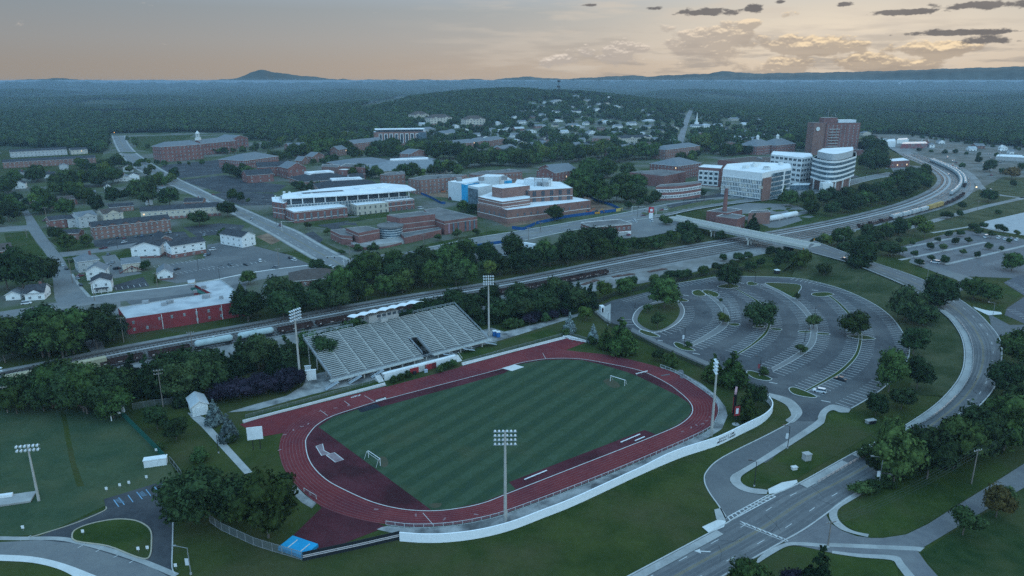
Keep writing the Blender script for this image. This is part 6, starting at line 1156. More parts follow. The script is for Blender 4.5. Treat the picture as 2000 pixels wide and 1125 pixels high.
# ---- rows and belts, each tree a thing of its own
def belt(path, n, h, kinds, label, group, jit=6, hj=.25, wide=(1.0, 1.4)):
 P = resample(GP(path), n)
 for p in P:
  x, y = p.x + random.gauss(0, jit * .6), p.y + random.gauss(0, jit * .6); hh = 1.05 * h * random.uniform(1 - hj, 1 + hj)
  tree_at((x, y, float(H(x, y))), hh, random.choice(kinds), label, group, random.uniform(*wide))
belt([(500, 624), (620, 604), (740, 580), (860, 558), (1000, 534), (1060, 523)], 24, 13, 'doldo', PH3, PH4)
belt([(545, 600), (640, 585), (720, 560), (850, 540), (960, 518), (1000, 516)], 16, 15, 'do', PH3, PH4)
belt([(730, 548), (830, 528), (930, 505)], 6, 15, 'do', PH3, PH4)
belt([(1060, 512), (1120, 500), (1180, 492)], 6, 15, 'do', 'dark tree beside the railway below the utility building', 'trees by the railway below the utility building'); belt([(1065, 524), (1130, 512), (1200, 500)], 6, 11, 'do', 'dark tree beside the railway below the utility building', 'trees by the railway below the utility building')
belt([(1205, 500), (1260, 488), (1320, 478), (1380, 470)], 11, 8.5, 'dob', 'low tree between the railway and bridge', 'low trees between the railway and the bridge')
belt([(420, 742), (480, 730), (560, 714), (592, 705)], 13, 13, 'cdc', PH1, PH2, 5); belt([(445, 727), (520, 711), (590, 694), (680, 675)], 11, 6, 'cd', PH1, PH2, 5)
belt([(600, 690), (650, 676), (700, 662)], 5, 8, 'db', PH1, PH2, 3); belt([(770, 640), (800, 632)], 3, 8, 'd', PH1, PH2, 3)
belt([(840, 640), (900, 630), (970, 628), (1040, 620), (1100, 608), (1155, 594)], 26, 12, 'cdc', 'dark evergreen in the dense hedge beyond the grandstand end', 'hedge trees beyond the grandstand end', 4, .15, (1.2, 1.6)); belt([(860, 622), (950, 612), (1050, 602), (1150, 585)], 14, 12, 'cd', 'dark evergreen in the dense hedge beyond the grandstand end', 'hedge trees beyond the grandstand end', 4, .15, (1.2, 1.6))
belt([(1000, 640), (1060, 630), (1095, 622)], 7, 5, 'wb', 'dark purple shrub under the dense hedge', 'purple shrubs under the hedge', 2); belt([(440, 775), (480, 772), (530, 764), (575, 752)], 9, 7, 'w', 'dark purple leafed shrub at the grandstand end', 'purple shrubs at the grandstand end', 3, .15, (1.5, 2.0))
belt([(1185, 584), (1230, 572)], 3, 9, 'lo', 'tree on the bank between the railway and car park', 'bank trees between the railway and the car park', 3); belt([(1250, 562), (1300, 552), (1370, 540)], 9, 6, 'od', 'tree on the bank between the railway and car park', 'bank trees between the railway and the car park', 3)
belt([(1400, 530), (1440, 528), (1480, 525), (1530, 515), (1560, 505)], 8, 7, 'd', 'dark tree beside the bridge on the car park side', 'trees beside the bridge on the car park side', 5); belt([(1410, 512), (1470, 506), (1540, 495)], 6, 6, 'd', 'dark tree beside the bridge on the car park side', 'trees beside the bridge on the car park side', 4)
belt([(5, 700), (50, 702), (100, 694), (150, 690), (190, 684)], 10, 16, 'dod', 'dark tree south of the small beige block by the railway', 'trees below the small beige block', 5); belt([(-10, 675), (40, 668), (130, 665), (170, 672)], 6, 12, 'do', 'dark tree south of the small beige block by the railway', 'trees below the small beige block', 5)
belt([(0, 800), (30, 802), (70, 798), (110, 796), (150, 800), (190, 805), (235, 812)], 13, 12, 'dod', 'tree in the loose row behind the sports lawn', 'trees behind the sports lawn', 4, .35); belt([(110, 780), (150, 784), (200, 784), (250, 780)], 6, 13, 'do', 'tall tree of the loose row behind the sports lawn', 'tall trees behind the sports lawn', 4)
belt([(275, 765), (300, 768), (330, 775), (355, 790), (400, 772)], 9, 14, 'dc', 'dark tree in the clump above the shed', 'dark trees above the shed', 5); belt([(330, 750), (370, 740), (420, 730)], 6, 9, 'd', 'dark tree in the clump above the shed', 'dark trees above the shed', 5)
belt([(1590, 488), (1640, 478), (1690, 470), (1740, 462), (1790, 452)], 13, 10, 'dol', 'tree between the bridge end and the far car park', 'trees between the bridge end and the far car park', 6)
belt([(1610, 500), (1660, 492), (1720, 478)], 5, 9, 'd', 'tree between the bridge end and the far car park', 'trees between the bridge end and the far car park', 4)
belt([(1560, 415), (1600, 420), (1650, 414), (1710, 402), (1760, 386), (1810, 366)], 22, 13, 'ddo', PH5, PH6, 9); belt([(1550, 405), (1620, 402), (1690, 388), (1760, 362), (1805, 345)], 18, 13, 'ddo', PH5, PH6, 9); belt([(1660, 390), (1740, 368), (1800, 340)], 8, 13, 'do', PH5, PH6, 9)
belt([(1690, 338), (1700, 325), (1715, 310), (1690, 300)], 9, 24, 'd', 'tall dark tree between the round hall and the depot', 'tall trees behind the depot', 8)
belt([(1120, 395), (1160, 396), (1200, 398), (1240, 396)], 9, 19, 'ood', PH7, PH8, 9); belt([(1115, 375), (1170, 372), (1230, 372), (1270, 376)], 9, 20, 'ood', PH7, PH8, 10); belt([(1130, 352), (1190, 350), (1225, 345)], 6, 20, 'o', PH7, PH8, 8)
belt([(1230, 410), (1260, 405), (1275, 395)], 4, 8, 'd', 'dark tree near the traffic signal', 'dark trees near the traffic signal', 3)
belt([(1680, 968), (1720, 945), (1780, 925), (1830, 900)], 9, 3.2, 'b', 'wild bush under the power lines', 'wild bushes under the power lines', 2, .3, (1.2, 1.8))
belt([(1730, 930), (1800, 900), (1880, 865), (1960, 830)], 7, 9, 'do', 'roadside tree of the clump under the lamp arm', 'roadside clump trees', 4)
belt([(640, 540), (700, 548), (760, 542)], 4, 7, 'd', 'dark bushy tree around the crossing shops', 'trees around the crossing shops', 3)
# campus and town greenery
for path, n, h, kinds in (([(250, 275), (285, 292)], 3, 9, 'o'), ([(285, 318), (310, 325), (400, 322)], 6, 7, 'do'), ([(402, 300), (480, 300)], 8, 10, 'd'), ([(455, 345), (480, 350), (475, 340)], 5, 13, 'cd'), ([(495, 298), (540, 290), (550, 285)], 5, 14, 'do'), ([(525, 310), (545, 315), (560, 312)], 5, 12, 'pd'), ([(575, 310), (610, 308), (640, 302), (680, 300)], 11, 22, 'oo'), ([(590, 290), (640, 285), (690, 282)], 8, 22, 'o'), ([(690, 312), (720, 310), (760, 300)], 6, 18, 'do'), ([(745, 302), (765, 300)], 2, 20, 'd'), ([(760, 312), (790, 308), (815, 300)], 6, 18, 'do'),
      ([(800, 290), (830, 286), (860, 284)], 5, 13, 'do'), ([(845, 312), (880, 308), (900, 312)], 7, 22, 'do'), ([(910, 330), (950, 322), (990, 325), (1030, 326)], 10, 18, 'oo'), ([(920, 312), (980, 310), (1020, 322)], 8, 16, 'do'), ([(790, 352), (820, 348), (860, 340), (900, 345)], 6, 15, 'o'), ([(725, 348), (760, 350), (775, 358)], 5, 12, 'do'), ([(680, 352), (705, 345), (720, 340)], 5, 13, 'dp'), ([(570, 372), (600, 372), (615, 366)], 5, 8, 'bd'), ([(615, 322), (640, 322), (655, 318)], 5, 10, 'cd'), ([(1035, 322), (1080, 312), (1110, 308)], 10, 19, 'oo'), ([(1020, 312), (1060, 300), (1100, 296)], 7, 18, 'od'), ([(1120, 318), (1150, 312), (1190, 305)], 9, 22, 'od'), ([(1200, 318), (1230, 312), (1262, 310)], 7, 20, 'od'), ([(1270, 312), (1290, 300)], 4, 20, 'd'), ([(1320, 318), (1350, 318), (1360, 310)], 5, 13, 'od'), ([(1365, 298), (1395, 292)], 5, 24, 'o'), ([(1410, 306), (1450, 300), (1490, 298)], 11, 15, 'do'), ([(1530, 290), (1560, 285), (1580, 292)], 8, 20, 'od'), ([(1170, 288), (1195, 285)], 4, 16, 'c'),
      ([(240, 340), (265, 322), (300, 345)], 4, 9, 'd'), ([(100, 372), (140, 362), (180, 366), (225, 358)], 11, 15, 'do'), ([(85, 386), (130, 375), (170, 396)], 8, 14, 'do'), ([(160, 330), (200, 340), (235, 325)], 7, 14, 'do'), ([(60, 360), (90, 350)], 4, 14, 'do'), ([(10, 380), (30, 372)], 3, 13, 'd'), ([(10, 440), (35, 430), (20, 400)], 6, 13, 'd'), ([(60, 402), (80, 420), (95, 398)], 5, 13, 'od'), ([(250, 392), (270, 375), (310, 366), (340, 352)], 8, 12, 'od')):
 belt(path, int(n * 1.6), h, kinds + 'olo', 'leafy tree among the ' + ('houses on the left side of town' if path[0][0] < 400 and path[0][1] > 320 else 'campus and town buildings'), 'trees among houses and campus', 7)
for path, n in (([(1790, 296), (1900, 305), (2000, 312)], 9), ([(1890, 330), (1960, 340), (2010, 330)], 6), ([(1700, 480), (1800, 440), (1900, 412)], 7), ([(1780, 268), (1900, 284), (2040, 300)], 18)): belt(path, n, 7, 'dob', 'low scrubby tree around the rail yard', 'scrub trees around the rail yard', 8)
print('trees', NT_[0])
# ------------------------------------------------------------------ the woods beyond: one mass of instanced crowns
def woods():
 rg = np.random.default_rng(5); far = [crown_mesh('woodland_crown', [(x * 12, y * 12, z * 12, r * 12) for x, y, z, r in lobes_round(900 + i, 7, .42, .34, .58, .25, (.2, .3))], 260, 1.0, (LM['o'], LM['d'], LM['d'])[i], 50 + i, core=.9) for i in range(3)]
 obs = [bpy.data.objects.new('woodland_crown', m) for m in far]
 pts = []
 def inpoly(x, y, poly):
  c = np.zeros(len(x), bool); n = len(poly)
  for i in range(n):
   (x1, y1), (x2, y2) = poly[i], poly[(i + 1) % n]
   c ^= ((y1 > y) != (y2 > y)) & (x < (x2 - x1) * (y - y1) / (y2 - y1 + 1e-9) + x1)
  return c
 def px(x, y, z):
  u, v, w = x, y * CP - (z - CAMZ) * SP, 0; fwd = y * CP - (z - CAMZ) * SP; up = y * SP + (z - CAMZ) * CP
  return 1000 + F * x / fwd, 562.5 - F * up / fwd
 bp = np.array([[o.location.x, o.location.y] for o in TAGGED if o.get('category') in ('building', 'house', 'church', 'tower', 'shop')]); bp = bp[np.hypot(bp[:, 0], bp[:, 1]) > 850]
 for r0, r1, sp, s0, s1 in ((1000, 2100, 10.5, .9, 1.6), (2100, 3800, 13.5, 1.0, 1.7), (3800, 7000, 24, 1.5, 2.4), (7000, 11800, 44, 2.2, 3.6)):
  n = int((r1 ** 2 - r0 ** 2) * math.radians(88) / 2 / sp ** 2); a = np.radians(rg.uniform(-44, 44, n)); r = np.sqrt(rg.uniform(r0 ** 2, r1 ** 2, n)); x, y = r * np.sin(a), r * np.cos(a); z = H(x, y); X, Y = px(x, y, z)
  # open town: no woods inside; thinner cover on the settled slopes
  town_ = inpoly(X, Y, [(-400, 420), (-400, 300), (0, 285), (100, 290), (205, 300), (212, 262), (330, 258), (480, 262), (560, 272), (700, 262), (800, 252), (830, 240), (960, 243), (1000, 248), (1040, 232), (1300, 238), (1400, 228), (1480, 250), (1590, 260), (1690, 262), (1780, 262), (1900, 280), (2100, 300), (2400, 320), (2400, 560), (-400, 560)])
  sett = inpoly(X, Y, [(1000, 262), (990, 225), (1010, 200), (1120, 188), (1230, 200), (1330, 222), (1490, 225), (1500, 258)]) 
  street = inpoly(X, Y, [(1318, 290), (1340, 215), (1358, 215), (1345, 290)])
  field_ = inpoly(X, Y, [(680, 212), (790, 186), (800, 196), (720, 216)])
  opn = (np.sin(x / 210 + 1) * np.sin(y / 330) + .5 * np.sin(x / 90 + y / 150)) > .82
  down = inpoly(X, Y, [(480, 262), (560, 272), (700, 262), (800, 252), (830, 240), (1000, 248), (1040, 232), (1300, 238), (1400, 228), (1480, 250), (1590, 260), (1590, 296), (1380, 304), (1200, 300), (1000, 296), (700, 290), (480, 275)])
  clear = np.ones(n, bool)
  for i in np.nonzero(sett | down)[0]: clear[i] = not np.any((np.abs(bp[:, 0] - x[i]) < 15) & (bp[:, 1] - y[i] > -12) & (bp[:, 1] - y[i] < 46))
  keep = clear & (~town_ | (down & (rg.uniform(size=n) < .24))) & ~street & ~field_ & ~(opn & (r > 2500)) & (~sett | (rg.uniform(size=n) < .34))
  pts.append(np.stack([x, y, z - .8, rg.uniform(s0, s1, n)], 1)[keep])
 P = np.concatenate(pts); print('woods', len(P)); me = bpy.data.meshes.new('woodland'); me.vertices.add(len(P)); me.vertices.foreach_set('co', P[:, :3].ravel())
 at = me.attributes.new('sc', 'FLOAT', 'POINT'); at.data.foreach_set('value', P[:, 3].astype(np.float32)); at = me.attributes.new('rz', 'FLOAT', 'POINT'); at.data.foreach_set('value', rg.uniform(0, 6.28, len(P)).astype(np.float32)); me.update()
 o = link('woodland', me); struct(o, 'stuff')
 ng = bpy.data.node_groups.new('scatter_crowns', 'GeometryNodeTree'); ng.interface.new_socket('Geometry', in_out='INPUT', socket_type='NodeSocketGeometry'); ng.interface.new_socket('Geometry', in_out='OUTPUT', socket_type='NodeSocketGeometry')
 nd = ng.nodes; ln = ng.links; gi, go = nd.new('NodeGroupInput'), nd.new('NodeGroupOutput'); jn = nd.new('GeometryNodeJoinGeometry')
 for ob in reversed(obs):
  oi = nd.new('GeometryNodeObjectInfo'); oi.inputs['Object'].default_value = ob; oi.inputs['As Instance'].default_value = True; ln.new(oi.outputs['Geometry'], jn.inputs[0])
 ip = nd.new('GeometryNodeInstanceOnPoints'); ip.inputs['Pick Instance'].default_value = True; ln.new(gi.outputs[0], ip.inputs['Points']); ln.new(jn.outputs[0], ip.inputs['Instance'])
 a1 = nd.new('GeometryNodeInputNamedAttribute'); a1.data_type = 'FLOAT'; a1.inputs['Name'].default_value = 'sc'; a2 = nd.new('GeometryNodeInputNamedAttribute'); a2.data_type = 'FLOAT'; a2.inputs['Name'].default_value = 'rz'
 cx = nd.new('ShaderNodeCombineXYZ'); ln.new(a2.outputs[0], cx.inputs[2]); ln.new(cx.outputs[0], ip.inputs['Rotation'])
 c2 = nd.new('ShaderNodeCombineXYZ'); mn = nd.new('ShaderNodeMath'); mn.operation = 'MINIMUM'; mn.inputs[1].default_value = 1.35; ln.new(a1.outputs[0], mn.inputs[0]); [ln.new(a1.outputs[0] if k < 2 else mn.outputs[0], c2.inputs[k]) for k in range(3)]; ln.new(c2.outputs[0], ip.inputs['Scale'])
 rv = nd.new('FunctionNodeRandomValue'); rv.data_type = 'INT'; rv.inputs['Min'].default_value = 0; rv.inputs['Max'].default_value = 2
 iv = [s_ for s_ in rv.inputs if s_.type == 'INT' and s_.name in ('Min', 'Max')]; iv[0].default_value = 0; iv[1].default_value = 2
 ov = [s_ for s_ in rv.outputs if s_.type == 'INT'][0]; ln.new(ov, ip.inputs['Instance Index']); ln.new(ip.outputs[0], go.inputs[0])
 md = o.modifiers.new('scatter', 'NODES'); md.node_group = ng
woods()
# ------------------------------------------------------------------ grandstand
A, B = G(648, 752), G(952, 672); u = (B - A).normalized(); n = Vector((-u.y, u.x, 0)); L = (B - A).length
alum = mat('aluminium_bench', (.40, .40, .37), (.47, .465, .43), .3, rough=.55); alum_d = mat('aluminium_tread', (.17, .175, .175), (.22, .222, .22), .3, rough=.6); rail_m = mat('pale_railing', (.36, .40, .43))
t_ = thing('grandstand', 'large metal grandstand with rows of pale benches above the track', 'grandstand', tuple(A.lerp(B, .5))); o = A.lerp(B, .5)
NRW, D0, Z0, Z1 = 24, 27.0, 3.0, 12.0
W3 = lambda s_, d_, z: (A.x + u.x * s_ + n.x * d_, A.y + u.y * s_ + n.y * d_, z)
def bar(mb, s0, s1, d0, d1, z0, z1, mi=0): mb.prism([W3(s0, d0, 0)[:2], W3(s1, d0, 0)[:2], W3(s1, d1, 0)[:2], W3(s0, d1, 0)[:2]], z0, z1, mi, mi, True)
aisles = [L * k / 10 for k in range(1, 10)]; v0, v1 = L * .548, L * .60
tread, seat = MB(), MB(); row_d = D0 / NRW; row_z = (Z1 - Z0) / NRW
for r in range(NRW):
 segs = [(0, L)] if r > 9 else [(0, v0), (v1, L)]
 for s0, s1 in segs: bar(tread, s0, s1, r * row_d, (r + 1) * row_d, Z0 + r * row_z - .5, Z0 + r * row_z)
 ed = [0] + aisles + [L]
 for s0, s1 in zip(ed, ed[1:]):
  s0, s1 = s0 + .75, s1 - .75
  if r <= 9 and s1 > v0 and s0 < v1:
   for q0, q1 in ((s0, v0 - .4), (v1 + .4, s1)):
    if q1 - q0 > .5: bar(seat, q0, q1, r * row_d + .35, r * row_d + .85, Z0 + r * row_z + .36, Z0 + r * row_z + .44)
   continue
  bar(seat, s0, s1, r * row_d + .35, r * row_d + .85, Z0 + r * row_z + .36, Z0 + r * row_z + .44)
tread.obj('tier_decking', alum_d, t_, o); seat.obj('bench_seating', alum, t_, o)
for s_ in aisles: mb = MB(); [bar(mb, s_ - .45, s_ + .45, r * row_d, (r + 1) * row_d, Z0 + r * row_z, Z0 + r * row_z + .12) for r in range(NRW) if not (r <= 9 and v0 - 1 < s_ < v1 + 1)]; mb.obj('aisle_steps', alum, t_, o)
mb = MB(); bar(mb, -1, v0 - .6, -2.4, 0, Z0 - .9, Z0 - .65); bar(mb, v1 + .6, L + 1, -2.4, 0, Z0 - .9, Z0 - .65); mb.obj('front_walkway', alum, t_, o)
def railing(mb, pts, h=1.1, post=2.4, r=.05):
 for p, q in zip(pts, pts[1:]):
  p, q = Vector(p), Vector(q); k = max(1, int((q - p).length / post))
  for f_ in (1.0, .55): mb.tube(p + Vector((0, 0, h * f_)), q + Vector((0, 0, h * f_)), r, 4)
  for i in range(k + 1): m_ = p.lerp(q, i / k); mb.tube(m_, m_ + Vector((0, 0, h)), r, 4)
for nm, pts in (('front_railing', [W3(-1, -2.4, Z0 - .65), W3(L + 1, -2.4, Z0 - .65)]), ('side_railing', [W3(0, 0, Z0), W3(0, D0, Z1)]), ('side_railing', [W3(L, 0, Z0), W3(L, D0, Z1)]), ('back_railing', [W3(0, D0, Z1), W3(L * .3, D0, Z1)]), ('back_railing', [W3(L * .7, D0, Z1), W3(L, D0, Z1)]), ('well_railing', [W3(v0, 10 * row_d, Z0 + 10 * row_z), W3(v0, 0, Z0)]), ('well_railing', [W3(v1, 10 * row_d, Z0 + 10 * row_z), W3(v1, 0, Z0)])):
 mb = MB(); railing(mb, pts, 1.3, 2.4, .08); mb.obj(nm, rail_m, t_, o)
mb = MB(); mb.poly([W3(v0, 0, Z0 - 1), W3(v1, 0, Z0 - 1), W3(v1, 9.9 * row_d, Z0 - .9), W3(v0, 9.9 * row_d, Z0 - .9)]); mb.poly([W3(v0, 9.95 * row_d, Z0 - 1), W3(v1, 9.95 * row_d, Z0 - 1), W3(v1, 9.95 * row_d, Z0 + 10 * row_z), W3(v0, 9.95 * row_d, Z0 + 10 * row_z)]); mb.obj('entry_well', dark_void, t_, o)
for k in range(13):
 s_ = L * (k + .3) / 13
 for d_, z in ((-1.6, Z0 - .9), (9, Z0 + 2.5), (18, Z0 + 5.6), (D0 - .8, Z1 - .6)): mb = MB(); mb.tube(W3(s_, d_, 0), W3(s_, d_, z), .3, 6); mb.obj('column', concrete_pole, t_, o)
for s0 in (L * .02, L * .15, L * .28, L * .66, L * .8, L * .96):
 mb = MB(); sg = -1 if s0 < L / 2 else 1
 for d_ in (0, 1.3): mb.tube(W3(s0, -2.6 - d_, Z0 - .8), W3(s0 + sg * 5.5, -2.6 - d_, .3), .14, 4); mb.tube(W3(s0, -2.6 - d_, Z0 + .3), W3(s0 + sg * 5.5, -2.6 - d_, 1.3), .07, 4)
 for k in range(10): f_ = (k + .5) / 10; bar(mb, s0 + sg * 5.5 * f_ - .3, s0 + sg * 5.5 * f_ + .3, -3.9, -2.6, (Z0 - .8) * (1 - f_) + .3 * f_, (Z0 - .8) * (1 - f_) + .3 * f_ + .08)
 mb.obj('stair', rail_m, t_, o)
# press box with its rippled canopy stands on the back of the tiers
s0, s1 = L * .33, L * .74; zb = Z1
pb = MB(); bar(pb, s0 + 6, s1 - 10, D0 + 1, D0 + 6, zb - .5, zb + 2.8); bar(pb, s0 + 14, s1 - 20, D0 - 1.5, D0 + 1, zb - .5, zb + 1.2); pb.obj('press_box', conc_w, t_, o)
pw = MB(); [bar(pw, s0 + 10 + k * 2.6, s0 + 11.8 + k * 2.6, D0 + .85, D0 + 1, zb + 1.4, zb + 2.6) for k in range(6)]; pw.obj('press_window', glass, t_, o)
for k in range(9): f_ = k / 8; [mb.obj('canopy_post', rail_m, t_, o) for mb in [MB()] if not [mb.tube(W3(s0 + (s1 - s0) * f_, d_, zb - (2 if d_ > D0 else 1)), W3(s0 + (s1 - s0) * f_, d_, zb + 3.8), .14, 5) for d_ in (D0 - 1, D0 + 6)]]
cn = MB(); K = 72
for k in range(K):
 f0, f1 = k / K, (k + 1) / K; zf = lambda f_: zb + 3.7 + .55 * abs(math.sin(f_ * math.pi * 7)) + f_ * .8
 c4 = [W3(s0 - 2 + (s1 - s0 + 4) * f_, d_, zf(f_) + z_) for f_, d_, z_ in ((f0, D0 - 1.5, .75), (f1, D0 - 1.5, .75), (f1, D0 + 6, -.7), (f0, D0 + 6, -.7))]
 lo = [(x, y, z - .14) for x, y, z in c4]; cn.poly(c4); cn.poly(lo[::-1]); cn.poly([lo[0], lo[1], c4[1], c4[0]]); cn.poly([lo[2], lo[3], c4[3], c4[2]])
cn.obj('canopy', mat('white_canvas', (.80, .80, .80)), t_, o)
# retaining wall with the red doors
a, b_ = G(752, 744), G(890, 708); d_ = (b_ - a).normalized(); nn = Vector((-d_.y, d_.x, 0)); LL = (b_ - a).length
rw = thing('retaining_wall', 'white retaining wall with red doors below the grandstand', 'wall', tuple(a.lerp(b_, .5))); q2 = lambda s_, t2: (a + d_ * s_ + nn * t2); ang = math.atan2(d_.y, d_.x)
mb = MB(); m_ = q2(LL / 2, .3); mb.box((m_.x, m_.y, 0), (LL, .6, 3), ang); mb.obj('wall_body', white_paint, rw, a.lerp(b_, .5))
mb = MB(); m_ = q2(LL / 2, .9); mb.box((m_.x, m_.y, 2.6), (LL + 1, 1.2, .55), ang); mb.obj('coping', white_paint, rw, a.lerp(b_, .5))
for s_, w_, mm in ((LL * .40, 4, mat('red_door', (.28, .035, .04))), (LL * .52, 3, conc_w), (LL * .60, 3.6, MATS['red_door']), (LL * .68, 2, mat('maroon_door', (.15, .03, .035)))): mb = MB(); m_ = q2(s_, -.08); mb.box((m_.x, m_.y, .05), (w_, .3, 2.4), ang); mb.obj('door', mm, rw, a.lerp(b_, .5))
for (x, y, c_, lb) in ((810, 731, (.02, .02, .025), 'black wheeled bin by the red wall doors'), (832, 727, (.35, .42, .5), 'pale blue crate by the red wall doors')): p = G(x, y); mb = MB(); mb.box(p, (1.3, .9, 1.1), .3); mb.box((p.x, p.y, p.z + 1.1), (1.4, 1, .12), .3); tag(mb.obj('bin' if c_[0] < .1 else 'crate', mat('m' + lb[:10], c_)), lb, 'bin' if c_[0] < .1 else 'crate')
for pts, lb in (([(474, 825), (600, 792), (752, 751)], 'low white kerb wall left of the grandstand steps'), ([(902, 712), (1000, 687), (1110, 658), (1145, 668)], 'low white kerb wall right of the grandstand steps')):
 P = GP(pts); mb = MB()
 for p, q in zip(P, P[1:]): e = (q - p).normalized(); w_ = Vector((-e.y, e.x, 0)) * .25; mb.prism([p + w_, q + w_, q - w_, p - w_], 0, .8, 0, 0)
 tag(mb.obj('kerb_wall', pale_concrete), lb, 'wall')
for x, y, lb in ((745, 746, 'left concrete stair from the stand to the track'), (898, 706, 'right concrete stair from the stand to the track')):
 p = G(x, y); mb = MB()
 for k in range(8): mb.box((p.x + nn.x * k * .45, p.y + nn.y * k * .45, 0), (2.4, .45, .2 + k * .22), ang)
 for s_ in (-1.4, 1.4): mb.tube((p.x + d_.x * s_, p.y + d_.y * s_, 1), (p.x + d_.x * s_ + nn.x * 3.4, p.y + d_.y * s_ + nn.y * 3.4, 2.9), .07, 4)
 tag(mb.obj('concrete_stair', pale_concrete), lb, 'stair')
# ------------------------------------------------------------------ long white wall
WB = [(781, 1056), (825, 1059), (875, 1058), (937, 1050), (1000, 1034), (1060, 1011), (1125, 985), (1250, 927), (1325, 895), (1370, 880), (1405, 868), (1450, 846), (1485, 828), (1503, 812), (1508, 800), (1503, 789), (1494, 781), (1484, 776)]
wp = spline(GP(WB), 6); ww = thing('boundary_wall', 'long curving white wall with black lettering along the lower track', 'wall', tuple(wp[len(wp) // 2])); Lw = resample(wp, 110); mb = MB(); cp_ = MB(); a_, b_ = offset(Lw, .2), offset(Lw, -.2)
HW = lambda i: 2.5 + .7 * float(S((i - 52) / 10)) * float(1 - S((i - 88) / 12))
for i in range(109):
 for X, sgn in ((a_, 1), (b_, -1)): p, q = X[i], X[i + 1]; mb.poly([(p.x, p.y, -.2), (q.x, q.y, -.2), (q.x, q.y, HW(i + 1)), (p.x, p.y, HW(i))])
 cp_.poly([(a_[i].x, a_[i].y, HW(i) + .02), (a_[i + 1].x, a_[i + 1].y, HW(i + 1) + .02), (b_[i + 1].x, b_[i + 1].y, HW(i + 1) + .02), (b_[i].x, b_[i].y, HW(i) + .02)])
for i in (0, 109): mb.poly([(a_[i].x, a_[i].y, -.2), (b_[i].x, b_[i].y, -.2), (b_[i].x, b_[i].y, HW(i)), (a_[i].x, a_[i].y, HW(i))])
ow = wp[len(wp) // 2]; mb.obj('wall_face', mat('wall_white', (.80, .81, .82), (.74, .76, .77), .5), ww, ow); cp_.obj('coping', mat('bright_white', (.82, .82, .82)), ww, ow)
jm = MB()
for i in range(4, 84, 5): p, q = b_[i], b_[i + 1]; e = (q - p).normalized(); jm.box((p.x + e.y * .01, p.y - e.x * .01, .02), (.06, .05, HW(i) - .06), math.atan2(e.y, e.x))
for i in range(0, 80): p, q = b_[i], b_[i + 1]; e = (q - p).normalized(); jm.poly([(p.x + e.y * .02, p.y - e.x * .02, 1.3), (q.x + e.y * .02, q.y - e.x * .02, 1.3), (q.x + e.y * .02, q.y - e.x * .02, 1.36), (p.x + e.y * .02, p.y - e.x * .02, 1.36)])
jm.obj('panel_joint', mat('joint_grey', (.78, .80, .81)), ww, ow)
def text_mesh(s_, size, m, depth=.03):
 cu = bpy.data.curves.new('lettering', 'FONT'); cu.body = s_; cu.size = size; cu.extrude = depth; cu.align_x = 'CENTER'; cu.resolution_u = 2
 ob = bpy.data.objects.new('tmp', cu); COL.objects.link(ob); bpy.context.view_layer.update(); me = bpy.data.meshes.new_from_object(ob.evaluated_get(bpy.context.evaluated_depsgraph_get())); COL.objects.unlink(ob); bpy.data.objects.remove(ob); me.materials.clear(); me.materials.append(m); return me
def lettering(s_, size, m, at, ang, parent, org, name='lettering'):
 o_ = link(name, text_mesh(s_, size, m), parent, Vector(at) - Vector(org)); o_.rotation_euler = (math.pi / 2, 0, ang); return o_
black = mat('sign_black', (.015, .015, .018)); p, q = G(1403, 871), G(1430, 858); i0 = min(range(109), key=lambda i: (b_[i] - p).length); i1 = min(range(109), key=lambda i: (b_[i] - q).length); p, q = b_[i0], b_[i1]; e = (q - p).normalized(); m_ = p.lerp(q, .5) + Vector((e.y * .06, -e.x * .06, 0))
for row, s_ in enumerate(('DONALD E. COPE', 'MEMORIAL STADIUM')): lettering(s_, 1.02, black, (m_.x, m_.y, 1.75 - row * 1.0), math.atan2(e.y, e.x), ww, ow)
# ------------------------------------------------------------------ fences
def mesh_mat(name, c, k):
 m = bpy.data.materials.new(name); m.use_nodes = True; t = NT(m.node_tree); t.n.clear(); d = t.node('ShaderNodeBsdfDiffuse', {0: (*c, 1)}); tr = t.node('ShaderNodeBsdfTransparent'); mx = t.node('ShaderNodeMixShader', {0: k, 1: tr.outputs[0], 2: d.outputs[0]}); t.l.new(mx.outputs[0], t.node('ShaderNodeOutputMaterial').inputs[0]); return m
chain = mesh_mat('chain_link', (.18, .20, .21), .3); chain_b = mesh_mat('black_chain_link', (.03, .035, .04), .5); chain_g = mesh_mat('green_screen', (.02, .11, .085), .85)
def fence(name, label, path, h, post=3.0, mm=None, pm=None, cat='fence', rails=(1.0,), r=.05, world=False, smooth=0):
 P = path if world else GP(path)
 if smooth: P = spline(P, smooth)
 P = resample(P, max(2, int(length(P) / post) + 1)); o_ = P[len(P) // 2]; t2 = thing(name, label, cat, tuple(o_)); pm = pm or grey_metal
 rl_ = MB()
 for f_ in rails:
  for p, q in zip(P, P[1:]): rl_.tube((p.x, p.y, p.z + h * f_), (q.x, q.y, q.z + h * f_), r, 4)
 rl_.obj('rail', pm, t2, o_)
 for p in P[:90]: mb = MB(); mb.tube(p, (p.x, p.y, p.z + h), r * 1.3, 4); mb.obj('post', pm, t2, o_)
 if len(P) > 90: mb = MB(); [mb.tube(p, (p.x, p.y, p.z + h), r * 1.3, 4) for p in P[90:]]; mb.obj('post_row', pm, t2, o_)['kind'] = 'stuff'
 if mm:
  mb = MB(); [mb.poly([(p.x, p.y, p.z), (q.x, q.y, q.z), (q.x, q.y, q.z + h), (p.x, p.y, p.z + h)]) for p, q in zip(P, P[1:])]; mb.obj('mesh_panel', mm, t2, o_)
 return t2, P
